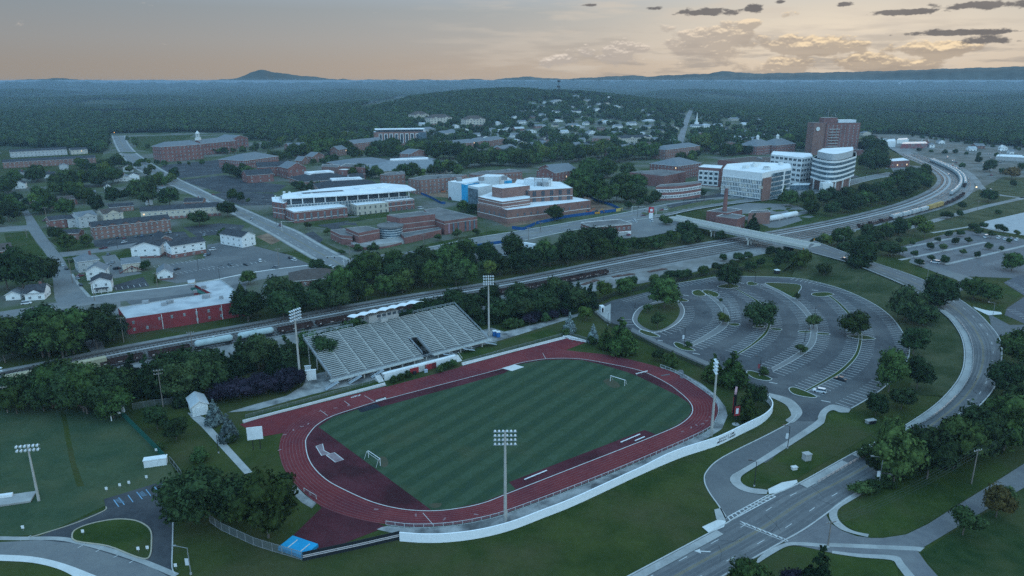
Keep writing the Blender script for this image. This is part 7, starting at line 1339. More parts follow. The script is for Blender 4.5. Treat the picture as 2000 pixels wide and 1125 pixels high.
TF = [(754, 1025), (800, 1030.5), (850, 1030), (900, 1025), (950, 1015), (1000, 1000), (1125, 953), (1250, 902), (1375, 846), (1396, 827), (1403, 807), (1401, 791), (1391, 776), (1361, 754), (1325, 731), (1290, 717)]
fence('track_fence', 'pale chain link fence following the outside of the track', TF, 1.2, 2.6, chain, mat('white_rail', (.55, .57, .58)), smooth=5, rails=(1.0, .05), r=.06)
fence('track_fence', 'short pale fence at the left bend of the track', [(594, 960), (618, 975)], 1.2, 2.6, chain, MATS['white_rail'], rails=(1.0,), r=.06)
fence('bank_fence', 'low mesh fence along the grass bank left of the stand steps', [(480, 816), (600, 784), (735, 746)], 1.2, 3, chain, rails=(1.0,))
fence('bank_fence', 'low mesh fence along the grass bank right of the stand steps', [(905, 709), (1000, 682), (1108, 653), (1145, 664)], 1.2, 3, chain, rails=(1.0,))
fence('boundary_fence', 'black mesh fence between the track lawn and car park footway', [(1156, 610), (1190, 636), (1235, 657), (1287, 682), (1372, 720), (1450, 752), (1488, 770)], 2.2, 3, chain_b, black_metal, rails=(1.0, .1))
fence('boundary_fence', 'tall dark mesh fence between the railway bank and car park', [(1150, 603), (1200, 578), (1280, 560), (1380, 538), (1480, 524)], 2.4, 3.5, chain_b, black_metal)
fence('wire_fence', 'grey chain link fence crossing the grass left of the blue mat', [(410, 1020), (430, 1035), (500, 1067), (590, 1094)], 2.4, 3, mesh_mat('dense_chain_link', (.2, .22, .23), .4), rails=(1.0, .05), r=.07)
fence('windscreen_fence', 'green screened fence running down the sports lawn', [(237, 812), (270, 845), (300, 875), (326, 903)], 2.6, 4, chain_g, mat('green_post', (.03, .10, .09)), rails=(1.0,))
fence('windscreen_fence', 'dark fence end beside the green screened fence', [(332, 902), (343, 915), (355, 932)], 2, 3, chain_b, grey_metal, rails=(1.0, .05))
fence('rear_fence', 'grey mesh fence behind the lawn trees left of the shed', [(260, 800), (300, 793), (345, 788)], 2.4, 3, chain)
fence('guard_rail', 'grey guard rail along the outside of the bend', [p - Vector((0, 0, .03)) for p in offset(rl[24:60], 3.5)], .9, 2.4, None, grey_metal, rails=(1.0, .6, .3), r=.09, world=True)
a, b_ = G(592, 1096), G(781, 1054); bf, P = fence('banner_fence', 'black screened fence with white double stripe beside the blue mat', [(592, 1096), (690, 1075), (781, 1054)], 2.6, 4, mat('black_screen', (.022, .026, .03)), black_metal)
mb = MB()
for z0 in (1.0, 1.45):
 for p, q in zip(P, P[1:]): e = (q - p).normalized(); mb.poly([(p.x + e.y * .05, p.y - e.x * .05, z0), (q.x + e.y * .05, q.y - e.x * .05, z0), (q.x + e.y * .05, q.y - e.x * .05, z0 + .25), (p.x + e.y * .05, p.y - e.x * .05, z0 + .25)])
mb.obj('stripe', mat('stripe_white', (.55, .5, .5)), bf, P[len(P) // 2])
bl = mat('blue_hoarding', (.015, .07, .20), (.02, .09, .25), .3); ylw = mat('yellow_banner', (.45, .36, .12))
for pts, h, lb, mm in (([(1047, 440), (1100, 428), (1150, 421), (1203, 415)], 3.2, 'long blue construction hoarding in front of the unfinished building', bl), ([(1000, 449), (1022, 452), (1045, 441)], 3.2, 'short blue hoarding left of the long one', bl), ([(902, 489), (950, 481), (1000, 474)], 2.8, 'blue hoarding along the gravel compound', bl), ([(1002, 474), (1012, 476)], 2.8, 'blue hoarding stub by the white trailer', bl), ([(1203, 415), (1216, 413)], 3.4, 'yellow banner fence at the hoarding end', ylw), ([(1215, 414), (1195, 404), (1160, 393), (1150, 386)], 3, 'blue hoarding curving behind the site', bl), ([(815, 378), (840, 388), (862, 400), (870, 400)], 3, 'blue hoarding left of the site entrance', bl), ([(802, 372), (850, 369), (870, 366)], 3, 'blue hoarding below the brick dormitory', bl)):
 fence('hoarding', lb, pts, h, 4, mm, mm, rails=(.98,))
# ------------------------------------------------------------------ floodlight masts
def head_unit():
 mb = MB(); mb.tube((0, 0, 0), (0, -.75, -.32), .16, 8, 0, r2=.38); mb.tube((0, -.75, -.32), (0, -.78, -.335), .35, 8, 1); return mb.mesh('lamp_head', [mat('lamp_shell', (.62, .66, .68), rough=.4), mat('lamp_lens', (.72, .76, .78), rough=.2)])
HEAD = head_unit()
def mast(x, y, ytop, rows, cols, label, aim, pr=.5):
 g = G(x, y); h = hgt(x, y, ytop); t2 = thing('floodlight_mast', label, 'floodlight', tuple(g), 'floodlight masts'); mb = MB(); mb.tube((0, 0, -.3), (0, 0, h), pr, 10, r2=pr * .55); mb.obj('pole', concrete_pole, t2); az_ = math.atan2(aim[1] - g.y, aim[0] - g.x) + math.pi / 2
 w_ = cols * 1.05
 for r in range(rows):
  z = h - .3 - r * 1.25; mb = MB(); mb.tube((-w_ / 2 * math.cos(az_), -w_ / 2 * math.sin(az_), z), (w_ / 2 * math.cos(az_), w_ / 2 * math.sin(az_), z), .09, 5); mb.obj('crossbar', grey_metal, t2)
  for c in range(cols):
   s_ = (c - (cols - 1) / 2) * 1.05; link('lamp_head', HEAD, t2, (s_ * math.cos(az_), s_ * math.sin(az_), z + .2), az_)
 return t2
CT = G(985, 845)
mast(587, 748, 604, 4, 6, 'floodlight mast left of the grandstand', (CT.x, CT.y)); mast(955, 655, 538, 4, 5, 'floodlight mast at the right end of the grandstand', (CT.x, CT.y)); mast(1389, 851, 704, 4, 4, 'floodlight mast at the right bend of the track', (CT.x, CT.y)); mast(987, 1020, 842, 4, 6, 'floodlight mast before the lower straight and white wall', (CT.x, CT.y)); mast(76, 978, 868, 2, 6, 'floodlight mast on the sports lawn at lower left', (G(76, 978).x + 12, G(76, 978).y - 60), .38); mast(3, 770, 720, 2, 4, 'floodlight mast at the left edge behind the lawn trees', (CT.x, CT.y))
# ------------------------------------------------------------------ street lamps and poles
def street_lamp(x, y, ytop, label, kind='arm', side=-1, banner=None, arm=2.6):
 g = G(x, y); h = hgt(x, y, ytop); t2 = thing('street_lamp', label, 'street lamp', tuple(g), 'street lamps'); pm = black_metal if kind == 'black' else grey_metal
 mb = MB(); mb.tube((0, 0, -.2), (0, 0, h), .14, 6, r2=.09); mb.obj('pole', pm, t2); mb = MB(); mb.tube((0, 0, 0), (0, 0, .5), .28, 8); mb.obj('base', concrete, t2)
 mb = MB(); mb.tube((0, 0, h - .1), (side * arm, .1, h + .5), .07, 5); mb.obj('arm', pm, t2); mb = MB(); mb.box((side * (arm + .35), .1, h + .42), (.95, .4, .2), 0); mb.obj('lamp_head', pm, t2)
 if banner: mb = MB(); mb.box((-.55, 0, h * banner[0]), (.9, .06, 1.9), 0); mb.obj('banner', banner[1], t2)
 return t2
bw, br = mat('banner_white', (.60, .62, .64)), mat('banner_red', (.25, .06, .07))
for x, y, yt, lb, k, sd, bn in ((373, 1122, 1070, 'silver lamp with white banner at the bottom left', 'arm', -1, (.35, bw)), (1716, 950, 894, 'silver lamp with white banner on the avenue corner', 'arm', -1, (.34, bw)), (1646, 487, 462, 'silver lamp near the bridge end', 'arm', -1, None), (1810, 547, 515, 'silver lamp beside the right driveway', 'arm', -1, None), (1937, 626, 592, 'silver lamp at the right side street', 'arm', -1, None), (1905, 800, 784, 'silver lamp arm above the roadside trees', 'arm', -1, None),
 (1538, 876, 833, 'black lamp with white banner by the entrance drive', 'black', -1, (.45, bw)), (1473, 950, 902, 'black lamp on the island at the drive mouth', 'black', -1, None), (1336, 677, 640, 'black lamp with white flag in the car park', 'black', -1, (.4, bw)), (1483, 734, 698, 'black lamp with red banner in the car park', 'black', -1, (.4, br)), (1403, 575, 550, 'black lamp at the head of the first median', 'black', 1, None), (1571, 670, 646, 'black lamp on the second paved median', 'black', 1, None), (1590, 625, 600, 'black lamp beside the middle median tree', 'black', 1, None), (1474, 556, 530, 'black lamp at the top edge of the car park', 'black', 1, None), (1411, 630, 600, 'black lamp beside the yellow leafed tree', 'black', 1, None), (1240, 605, 590, 'small black lamp at the rim of the round island', 'black', 1, None), (1674, 565, 545, 'black lamp on the bank behind the car park', 'black', 1, None),
 (230, 487, 462, 'black lamp by the apartment car park', 'black', 1, None), (388, 530, 506, 'black lamp in the left public car park', 'black', 1, None), (1187, 635, 612, 'thin black lamp at the concrete pad', 'black', 1, None), (430, 552, 520, 'tall black lamp in the left car park corner', 'black', 1, None), (427, 885, 850, 'thin dark lamp beside the lower footpath', 'black', 1, None)):
 street_lamp(x, y, yt, lb, k, sd, bn, 1.6 if k == 'black' else 2.8)
for i, (x, y) in enumerate(((365, 340), (385, 330), (412, 345), (440, 330), (430, 360), (455, 350), (470, 372), (500, 380), (520, 390), (393, 350), (493, 395), (372, 320))):
 street_lamp(x, y, y - 18, 'thin black lamp post in the campus car parks', 'black', 1, None, 1.2)
for i, (x, y) in enumerate(((540, 440), (655, 462), (830, 485), (950, 462), (1055, 450), (1178, 432), (1245, 425), (1335, 400), (1360, 396), (1375, 394), (1470, 385), (1560, 375), (1605, 368), (1690, 350))):
 street_lamp(x, y, y - 22, 'street lamp along the main campus road', 'black', 1, None, 1.6)
POLES = {}
def pole(x, y, ytop, label, arms=1, key=None, mm=None):
 g = G(x, y); h = hgt(x, y, ytop); t2 = thing('utility_pole', label, 'utility pole', tuple(g), 'utility poles'); mb = MB(); mb.tube((0, 0, -.3), (0, 0, h), .22, 7, r2=.14); mb.obj('pole', mm or wood_pole, t2)
 for k in range(arms):
  z = h - .5 - k * 1.3; mb = MB(); mb.box((0, 0, z), (3.2, .16, .2), .35); mb.obj('crossarm', mm or wood_pole, t2)
  for s_ in (-1.4, -.5, .5, 1.4): mb = MB(); mb.tube((s_ * math.cos(.35), s_ * math.sin(.35), z + .2), (s_ * math.cos(.35), s_ * math.sin(.35), z + .5), .1, 5); mb.obj('insulator', mat('insulator', (.45, .46, .47)), t2)
 POLES[key or label] = g + Vector((0, 0, h - .2)); return t2
pole(1897, 945, 878, 'wooden power pole with crossarm in the right roadside grass', 1, 'R1'); pole(1617, 1066, 1018, 'slanting wooden pole at the lower right junction', 1, 'R2'); pole(319, 795, 722, 'tall pale power pole left of the shed', 2, 'L1'); pole(343, 775, 715, 'second power pole behind the tall pale one', 3, 'L2'); pole(242, 669, 620, 'pole at the left end of the red building', 1, 'L3'); pole(375, 675, 648, 'short pole beside the railway below the red building', 2, 'L4')
pole(142, 553, 505, 'pole beside the large grey house', 1, 'L5'); pole(308, 562, 532, 'pole by the bungalow path', 1, 'L6'); pole(185, 588, 552, 'pole before the corner house', 1, 'L7'); pole(218, 822, 774, 'plain white pole on the sports lawn', 0, 'L8', white_paint); pole(15, 806, 755, 'pale trackside pole at the left edge', 1, 'L9'); pole(53, 465, 448, 'pole at the residential crossing', 1, 'L10'); pole(88, 564, 530, 'lit grey pole beside the residential street', 1, 'L11'); pole(96, 455, 405, 'pole at the wires near the apartment corner', 1, 'L12')
pole(545, 520, 486, 'pole at the crossing of avenue and cross street', 1, 'A1'); pole(684, 512, 478, 'pole before the arts building garden wall', 1, 'A2'); pole(828, 485, 458, 'pole beside the campus road lawn', 1, 'A3'); pole(1032, 470, 444, 'pole by the white trailer', 1, 'A4'); pole(1056, 455, 434, 'pole in front of the hoarding', 1, 'A5'); pole(205, 460, 425, 'pole among wires over the left street', 1, 'A6')
def wires(k1, k2, n_, label, sag=.03):
 p, q = POLES[k1] if isinstance(k1, str) else k1, POLES[k2] if isinstance(k2, str) else k2; mb = MB(); L_ = (q - p).length; e = (q - p).normalized(); sd = Vector((-e.y, e.x, 0))
 for i in range(n_):
  o_ = sd * ((i - (n_ - 1) / 2) * .8); pr = None
  for k in range(13):
   f_ = k / 12; c = p.lerp(q, f_) + o_ - Vector((0, 0, 4 * sag * L_ * f_ * (1 - f_)))
   if pr is not None: mb.tube(pr, c, .022, 3, caps=False)
   pr = c
 tag(mb.obj('power_line', mat('wire_grey', (.10, .11, .12))), label, 'power line')
wires('R1', 'R2', 4, 'power lines sagging over the wild bushes to the junction pole'); wires('R1', G(2080, 800) + Vector((0, 0, 13)), 4, 'power lines running into the roadside trees at right', .02); wires('R2', G(1380, 1180) + Vector((0, 0, 11)), 3, 'power lines leaving the junction pole to the bottom edge', .02)
wires('L1', 'L3', 5, 'power lines from the tall pale pole to the red building'); wires('L2', 'L4', 4, 'power lines from the second pole across the railway'); wires('L3', 'L7', 3, 'power lines from the red building to the corner house'); wires('L7', 'L5', 4, 'power lines along the residential street'); wires('L5', 'A6', 4, 'power lines over the street corner lawn'); wires('A6', 'L12', 3, 'power lines towards the apartment corner'); wires('L4', 'L3', 4, 'power lines along the wall of the red building')
# ------------------------------------------------------------------ field furniture
def goal(x0, y0, x1, y1, label):
 a, b_ = G(x0, y0), G(x1, y1); t2 = thing('soccer_goal', label, 'goal', tuple(a.lerp(b_, .5)), 'soccer goals'); o_ = a.lerp(b_, .5); e = (b_ - a).normalized(); w_ = Vector((-e.y, e.x, 0)) * (1.6 if x0 > 1000 else -1.6)
 for p in (a, b_): mb = MB(); mb.tube(p, p + Vector((0, 0, 2.5)), .1, 6); mb.obj('post', white_paint, t2, o_)
 mb = MB(); mb.tube(a + Vector((0, 0, 2.5)), b_ + Vector((0, 0, 2.5)), .1, 6); mb.obj('crossbar', white_paint, t2, o_)
 mb = MB(); mb.tube(a + w_ * .4 + Vector((0, 0, 2.3)), b_ + w_ * .4 + Vector((0, 0, 2.3)), .05, 5); [mb.tube(p + Vector((0, 0, 2.5)), p + w_ * .4 + Vector((0, 0, 2.3)), .05, 5) for p in (a, b_)]; [mb.tube(p + w_ * .4 + Vector((0, 0, 2.3)), p + w_, .05, 5) for p in (a, b_)]; mb.obj('back_frame', white_paint, t2, o_)
goal(720, 894, 743, 910, 'white soccer goal at the left end of the field'); goal(1192, 745, 1220, 754, 'white soccer goal at the right end of the field')
p = G(583, 1072); e = (G(600, 1082) - G(560, 1068)).normalized(); ang = math.atan2(e.y, e.x); t2 = thing('high_jump_mat', 'bright blue high jump mat with white straps on the dark apron', 'mat', tuple(p)); mb = MB(); mb.box((0, 0, 0), (8.4, 5.4, 1.0), ang); mb.obj('cushion', mat('mat_blue', (.02, .28, .52), (.03, .34, .60), .4), t2)
for s_ in (-1.8, 2.2): mb = MB(); mb.box((s_ * math.cos(ang), s_ * math.sin(ang), 1.0), (.3, 3.6, .03), ang); mb.obj('strap', paint, t2)
for x0, y0, x1, y1, lb in ((1024, 939, 1068, 921, 'long white bench at the left end of the jump runway'), (1212, 866, 1250, 850, 'long white bench at the right end of the jump runway'), (1240, 863, 1259, 855, 'short white bench near the right end of the runway')):
 a, b_ = G(x0, y0), G(x1, y1); t2 = thing('bench', lb, 'bench', tuple(a.lerp(b_, .5)), 'benches on the runway'); o_ = a.lerp(b_, .5); mb = MB(); mb.box((o_.x, o_.y, .42), ((b_ - a).length, .4, .07), math.atan2((b_ - a).y, (b_ - a).x)); mb.obj('seat', white_paint, t2, o_)
 for k in range(5): q = a.lerp(b_, (k + .3) / 5); mb = MB(); mb.box((q.x, q.y, .06), (.1, .5, .38), math.atan2((b_ - a).y, (b_ - a).x)); mb.obj('leg', grey_metal, t2, o_)
for x, y, lb in ((1253, 731, 'white barrier beam across the water jump'), (1115, 662, 'stack of white hurdles in the track corner'), (1127, 668, 'second row of white hurdles in the track corner')):
 p = G(x, y); t2 = thing('hurdle', lb, 'hurdle', tuple(p)); mb = MB(); mb.box((0, 0, .7), (6 if x > 1200 else 8, .2, .3), .5 if x > 1200 else -.5); mb.obj('beam', white_paint, t2)
 for s_ in (-2.4, 0, 2.4): mb = MB(); mb.box((s_ * math.cos(.5 if x > 1200 else -.5), s_ * math.sin(.5 if x > 1200 else -.5), .03), (.15, .8, .7), 0); mb.obj('leg', grey_metal, t2)
for k in range(5):
 p = G(736 + k * 4, 784 - k * 1.2); t2 = thing('lane_marker', 'white lane marker box standing on the start line', 'marker', tuple(p), 'lane marker boxes'); mb = MB(); mb.box((0, 0, .04), (.7, .5, .7), .4); mb.obj('body', white_paint, t2); mb = MB(); mb.box((0, 0, .74), (.74, .54, .05), .4); mb.obj('cap', black, t2)
def board(x, y, ytop, w, h, label, cat, mm, posts=(-.3, .3), name='sign_board', ang=.25, txt=None, tm=None, ts=1, z0=None):
 g = G(x, y); H_ = hgt(x, y, ytop); t2 = thing(name, label, cat, tuple(g)); mb = MB(); mb.box((0, 0, H_ - h), (w, .25, h), ang); mb.obj('panel', mm, t2)
 for f_ in posts: mb = MB(); mb.tube((f_ * w * math.cos(ang) + .25 * math.sin(-ang) * -1, f_ * w * math.sin(ang) + .2, -.2), (f_ * w * math.cos(ang) + .25 * math.sin(-ang) * -1, f_ * w * math.sin(ang) + .2, H_), .14, 6); mb.obj('post', black_metal, t2)
 if txt: lettering(txt, ts, tm or black, g + Vector((math.sin(ang) * .15, -math.cos(ang) * .15, H_ - h * .65)), ang, t2, g)
 return t2
board(501, 878, 834, 4.8, 4.4, 'white scoreboard back on two black posts by the track bend', 'scoreboard', white_paint, name='scoreboard', posts=(-.22, .24)); board(146, 798, 773, 5.2, 3.6, 'maroon and white scoreboard among the lawn trees', 'scoreboard', mat('maroon_board', (.22, .05, .06), (.42, .30, .30), .8), name='scoreboard', ang=-.3)
g = G(1433, 812); H_ = hgt(1433, 812, 760); t2 = thing('scoreboard', 'tall black and red scoreboard seen edge on by the right bend', 'scoreboard', tuple(g)); mb = MB(); mb.box((0, 0, 1.6), (.9, 5.5, H_ - 2.6), -.36); mb.obj('cabinet', black, t2); mb = MB(); mb.box((-.52, -.2, 2.4), (.2, 5.2, H_ - 4.2), -.36); mb.obj('red_face', mat('board_red', (.25, .035, .04)), t2); mb = MB(); mb.box((0, 0, H_ - 1), (.7, 5, .9), -.36); mb.obj('top_panel', mat('board_pink', (.42, .25, .27)), t2); [mb.obj('post', black_metal, t2) for s_ in (-1.6, 1.6) for mb in [MB()] if not mb.tube((0, s_, -.2), (0, s_, 2), .18, 6)]
g = G(1437, 829); H_ = hgt(1437, 829, 790); t2 = thing('banner_post', 'black post with red and white banner beside the edge on scoreboard', 'sign', tuple(g)); mb = MB(); mb.tube((0, 0, 0), (0, 0, H_), .11, 6); mb.obj('post', black_metal, t2); mb = MB(); mb.box((0, -.12, H_ - 4.2), (2.2, .08, 3.6), .3); mb.obj('banner', MATS['board_red'], t2); mb = MB(); mb.box((0, -.2, H_ - 3.4), (1.0, .08, 2), .3); mb.obj('emblem', bw, t2); mb = MB(); mb.tube((0, 0, -.02), (0, 0, .12), 1.3, 10); mb.obj('base_pad', concrete, t2)
# shed and small huts
b = gabled('shed', 'small pale shed with grey metal roof and white shutter by the footpath', 'shed', (377, 815), (408, 808), 9, 4.0, 1.6, siding_w, roof_m, 'n', None); mb = MB(); mb.box(b.q(b.L / 2, -.1, b.z0 + .1), (b.L * .6, .2, 3.1), math.atan2(G(408, 808).y - G(377, 815).y, G(408, 808).x - G(377, 815).x)); b.put('shutter_door', mb, [white_paint]); b.done()
for x, y, s_, lb, mm, nm, ct in ((305, 908, (6.4, 2.2, 2.4), 'long white storage box beside the green fence', white_paint, 'storage_box', 'box'), (237, 806, (2.2, 1.6, 2.4), 'small white cabinet at the head of the green fence', white_paint, 'utility_cabinet', 'cabinet'), (966, 656, (1.6, 1.6, 2.5), 'blue portable toilet at the grandstand end, left one', mat('toilet_blue', (.03, .14, .36)), 'portable_toilet', 'toilet'), (973, 658, (1.6, 1.6, 2.5), 'blue portable toilet at the grandstand end, right one', MATS['toilet_blue'], 'portable_toilet', 'toilet'),
  (608, 742, (4.0, .5, 4.2), 'white panel screen beneath the left end of the grandstand', white_paint, 'screen_panel', 'panel'), (602, 728, (2.4, .5, 3), 'smaller white panel behind the left grandstand screen', white_paint, 'screen_panel', 'panel'), (1175, 609, (1.8, 2.4, 3.2), 'white kiosk with black front on the concrete pad', white_paint, 'kiosk', 'kiosk'), (1517, 534, (2.6, 2.4, 2.2), 'dark kiosk with white roof above the car park', black_metal, 'kiosk', 'kiosk'), (1575, 898, (2.2, 1.8, 2.2), 'grey stone monument with a cap on the drive lawn', conc_w, 'monument', 'monument'), (1551, 917, (1.6, 1.0, .9), 'small dark red and white marker on the drive lawn', pale_concrete, 'marker_stone', 'marker'), (1700, 826, (3.4, 1.4, 1.1), 'concrete culvert mouth under the lower car park trees', concrete, 'culvert', 'culvert'), (10, 980, (14, 5, .5), 'concrete bleacher slab at the left edge of the lawn', concrete, 'spectator_slab', 'bleacher'), (1330, 374, (6, 3, 4), 'beige sign block on the lawn by the round drive', siding_b, 'sign_block', 'sign')):
 g = G(x, y); t2 = thing(nm, lb, ct, tuple(g)); mb = MB(); mb.box((0, 0, -.1), s_, .3); mb.obj('body', mm, t2); mb = MB(); mb.box((0, 0, s_[2] - .1), (s_[0] + .3, s_[1] + .3, .25), .3); mb.obj('cap', white_paint if nm in ('kiosk', 'portable_toilet') else mm, t2)
 if nm in ('portable_toilet', 'kiosk', 'storage_box', 'utility_cabinet'): mb = MB(); mb.box((math.sin(.3) * (s_[1] / 2 + .02), -math.cos(.3) * (s_[1] / 2 + .02), .1), (min(1.2, s_[0] * .6), .12, s_[2] * .75), .3); mb.obj('door', mm if nm != 'kiosk' else black_metal, t2)
 if nm == 'culvert': mb = MB(); mb.box((.3, -.95, 0), (2.6, .3, 1.1), .3); mb.obj('opening', dark_void, t2)
 if nm == 'spectator_slab': mb = MB(); mb.box((-3, 1, .6), (8, 1.2, .8), .3); mb.obj('bench', white_paint, t2)
for x, y in ((209, 961), (235, 954), (253, 949), (287, 938), (46, 1037), (163, 1045), (289, 1077), (271, 1079), (306, 885), (385, 955), (344, 1112)):
 g = G(x, y); t2 = thing('sign_plate', 'small white sign plate on a short post in the lower left grass', 'sign', tuple(g), 'small white signs in the lower left grass'); mb = MB(); mb.tube((0, 0, 0), (0, 0, 1.0), .05, 5); mb.obj('post', grey_metal, t2); mb = MB(); mb.box((0, -.06, .8), (.7, .06, .9), .2); mb.obj('plate', white_paint, t2)
# big sign at the crossing, traffic signal gantries, telecom tower
g = G(1271, 428); t2 = thing('pylon_sign', 'red and white pylon sign at the street corner lot', 'sign', tuple(g)); mb = MB(); mb.box((0, 0, 0), (3, 1, 5.5), 0); mb.obj('base', white_paint, t2); mb = MB(); mb.box((0, 0, 5.5), (4.2, 1.2, 4.5), 0); mb.obj('sign_box', mat('sign_red', (.42, .05, .06)), t2); mb = MB(); mb.box((0, -.7, 6.6), (2.2, .2, 2), 0); mb.obj('emblem', white_paint, t2)
for x, y, yt, dx, lb in ((1234, 416, 403, 1, 'traffic signal mast with long arm at the campus crossing'), (1281, 422, 408, -1, 'second traffic signal mast at the campus crossing'), (672, 520, 500, -1, 'traffic signal mast at the lower avenue crossing'), (551, 452, 432, 1, 'traffic signal mast near the glazed academic building')):
 g = G(x, y); h = hgt(x, y, yt); t2 = thing('traffic_signal', lb, 'traffic signal', tuple(g)); mb = MB(); mb.tube((0, 0, -.2), (0, 0, h), .2, 6); mb.obj('mast', pale_concrete, t2); mb = MB(); mb.tube((0, 0, h - .2), (dx * 11, -2, h + .2), .13, 5); mb.obj('arm', pale_concrete, t2)
 for f_ in (.5, .9): mb = MB(); mb.box((dx * 11 * f_, -2 * f_, h - 1.2), (.5, .4, 1.2), 0); mb.obj('signal_head', black_metal, t2)
g = G(1091, 192); zt = 116.4; t2 = thing('telecom_tower', 'slender dark telecom tower standing above the wooded hill', 'tower', tuple(g)); mb = MB(); mb.tube((0, 0, -2), (0, 0, zt - g.z), 1.5, 8, r2=.9); mb.obj('mast', mat('dark_mast', (.05, .055, .06)), t2)
for z in (zt - g.z - 7, zt - g.z - 24): mb = MB(); mb.tube((0, 0, z), (0, 0, z + 6), 5, 8); mb.obj('antenna_ring', MATS['dark_mast'], t2)
g = G(1756, 166); t2 = thing('water_tower', 'pale water tower far off in the hazy woods', 'tower', tuple(g)); mb = MB(); mb.tube((0, 0, -5), (0, 0, 30), 14, 10); mb.obj('tank', white_paint, t2)
g = G(1803, 312); h = hgt(1951, 312, 284); g = G(1951, 312); t2 = thing('yard_mast', 'lattice mast with round dishes in the rail yard', 'mast', tuple(g)); mb = MB(); mb.tube((0, 0, 0), (0, 0, h), .5, 6, r2=.3); mb.obj('pole', grey_metal, t2); [mb.obj('dish', white_paint, t2) for z in (h - 1, h - 6) for mb in [MB()] if not mb.tube((0, -.6, z), (0, -1.2, z), 2.2, 12)]
for x, y, yt in ((1909, 410, 393), (1545, 402, 382), (1559, 405, 384), (1850, 290, 270), (1825, 284, 262), (1993, 300, 284), (1380, 430, 412)):
 pole(x, y, yt, 'thin pole beside the rail yard and its curve', 1)
# ------------------------------------------------------------------ bridge
A, B = G(1313, 424, 7.2), G(1588, 481, 8.0); u = (B - A).normalized(); n = Vector((-u.y, u.x, 0)); L = (B - A).length; o = A.lerp(B, .5); br_ = thing('road_bridge', 'long concrete road bridge carrying the avenue over the railway', 'bridge', tuple(o)); uu = Vector((u.x, u.y, 0)).normalized(); nn = Vector((-uu.y, uu.x, 0))
V = lambda s_, d_, z: (A.x + u.x * s_ + nn.x * d_, A.y + u.y * s_ + nn.y * d_, A.z + u.z * s_ + z)
def slab_(mb, s0, s1, d0, d1, z0, z1, mi=0):
 P8 = [V(s, d, z) for z in (z0, z1) for s, d in ((s0, d0), (s1, d0), (s1, d1), (s0, d1))]
 for q_ in ((0, 1, 5, 4), (1, 2, 6, 5), (2, 3, 7, 6), (3, 0, 4, 7), (4, 5, 6, 7), (3, 2, 1, 0)): mb.poly([P8[i] for i in q_], mi)
bw2 = 6.6; tan = mat('bridge_concrete', (.55, .53, .47), (.62, .60, .54), .3); mb = MB(); slab_(mb, -2, L + 1, -bw2, bw2, -.9, -.05); mb.obj('deck', mat('deck_surface', (.33, .32, .30), (.38, .37, .35), .3), br_, o)
mb = MB(); [slab_(mb, 0, L, d_ - .35, d_ + .35, -2.4, -.9) for d_ in (-6, -3, 0, 3, 6)]; mb.obj('girder', conc_w, br_, o)
for d_ in (-bw2, bw2): mb = MB(); slab_(mb, -2, L + 1, d_ - .2, d_ + .2, -.9, 1.0); mb.obj('parapet', tan, br_, o)
mb = MB(); [mb.tube(V(s_, -bw2, .9), V(s_, -bw2, 2.6), .08, 4) for s_ in np.arange(0, L * .75, 3.2)]; [mb.tube(V(0, -bw2, z), V(L * .75, -bw2, z), .06, 4) for z in (1.6, 2.6)]; mb.obj('parapet_railing', conc_w, br_, o)
for f_ in (.36, .625):
 s_ = L * f_
 for d_ in (-5, -1.7, 1.7, 5): mb = MB(); p = V(s_, d_, 0); mb.tube((p[0], p[1], -.5), (p[0], p[1], p[2] - 3.4), .6, 8); mb.obj('column', tan, br_, o)
 mb = MB(); slab_(mb, s_ - .7, s_ + .7, -6.4, 6.4, -3.5, -2.4); mb.obj('pier_cap', tan, br_, o)
for s_ in (-3, L + 1): mb = MB(); slab_(mb, s_ - 3, s_ + 3, -bw2 - .3, bw2 + .3, -8.5, -.95); mb.obj('abutment', tan, br_, o)
a, b_ = (Vector(V(-2, -bw2, -.9)), Vector(V(-26, -bw2 - 8, -2.4))); 
for pts, lb in (((1590, 470), 'orange'), ((1569, 489), 'orange')): g = G(*pts, 8.0); t2 = thing('road_marker', 'orange marker post at the bridge end' + (' on the far side' if pts[0] > 1580 else ' on the near side'), 'marker', tuple(g)); mb = MB(); mb.box((0, 0, 0), (.5, .3, 1.6), 0); mb.obj('plate', mat('orange_plate', (.55, .22, .04)), t2)
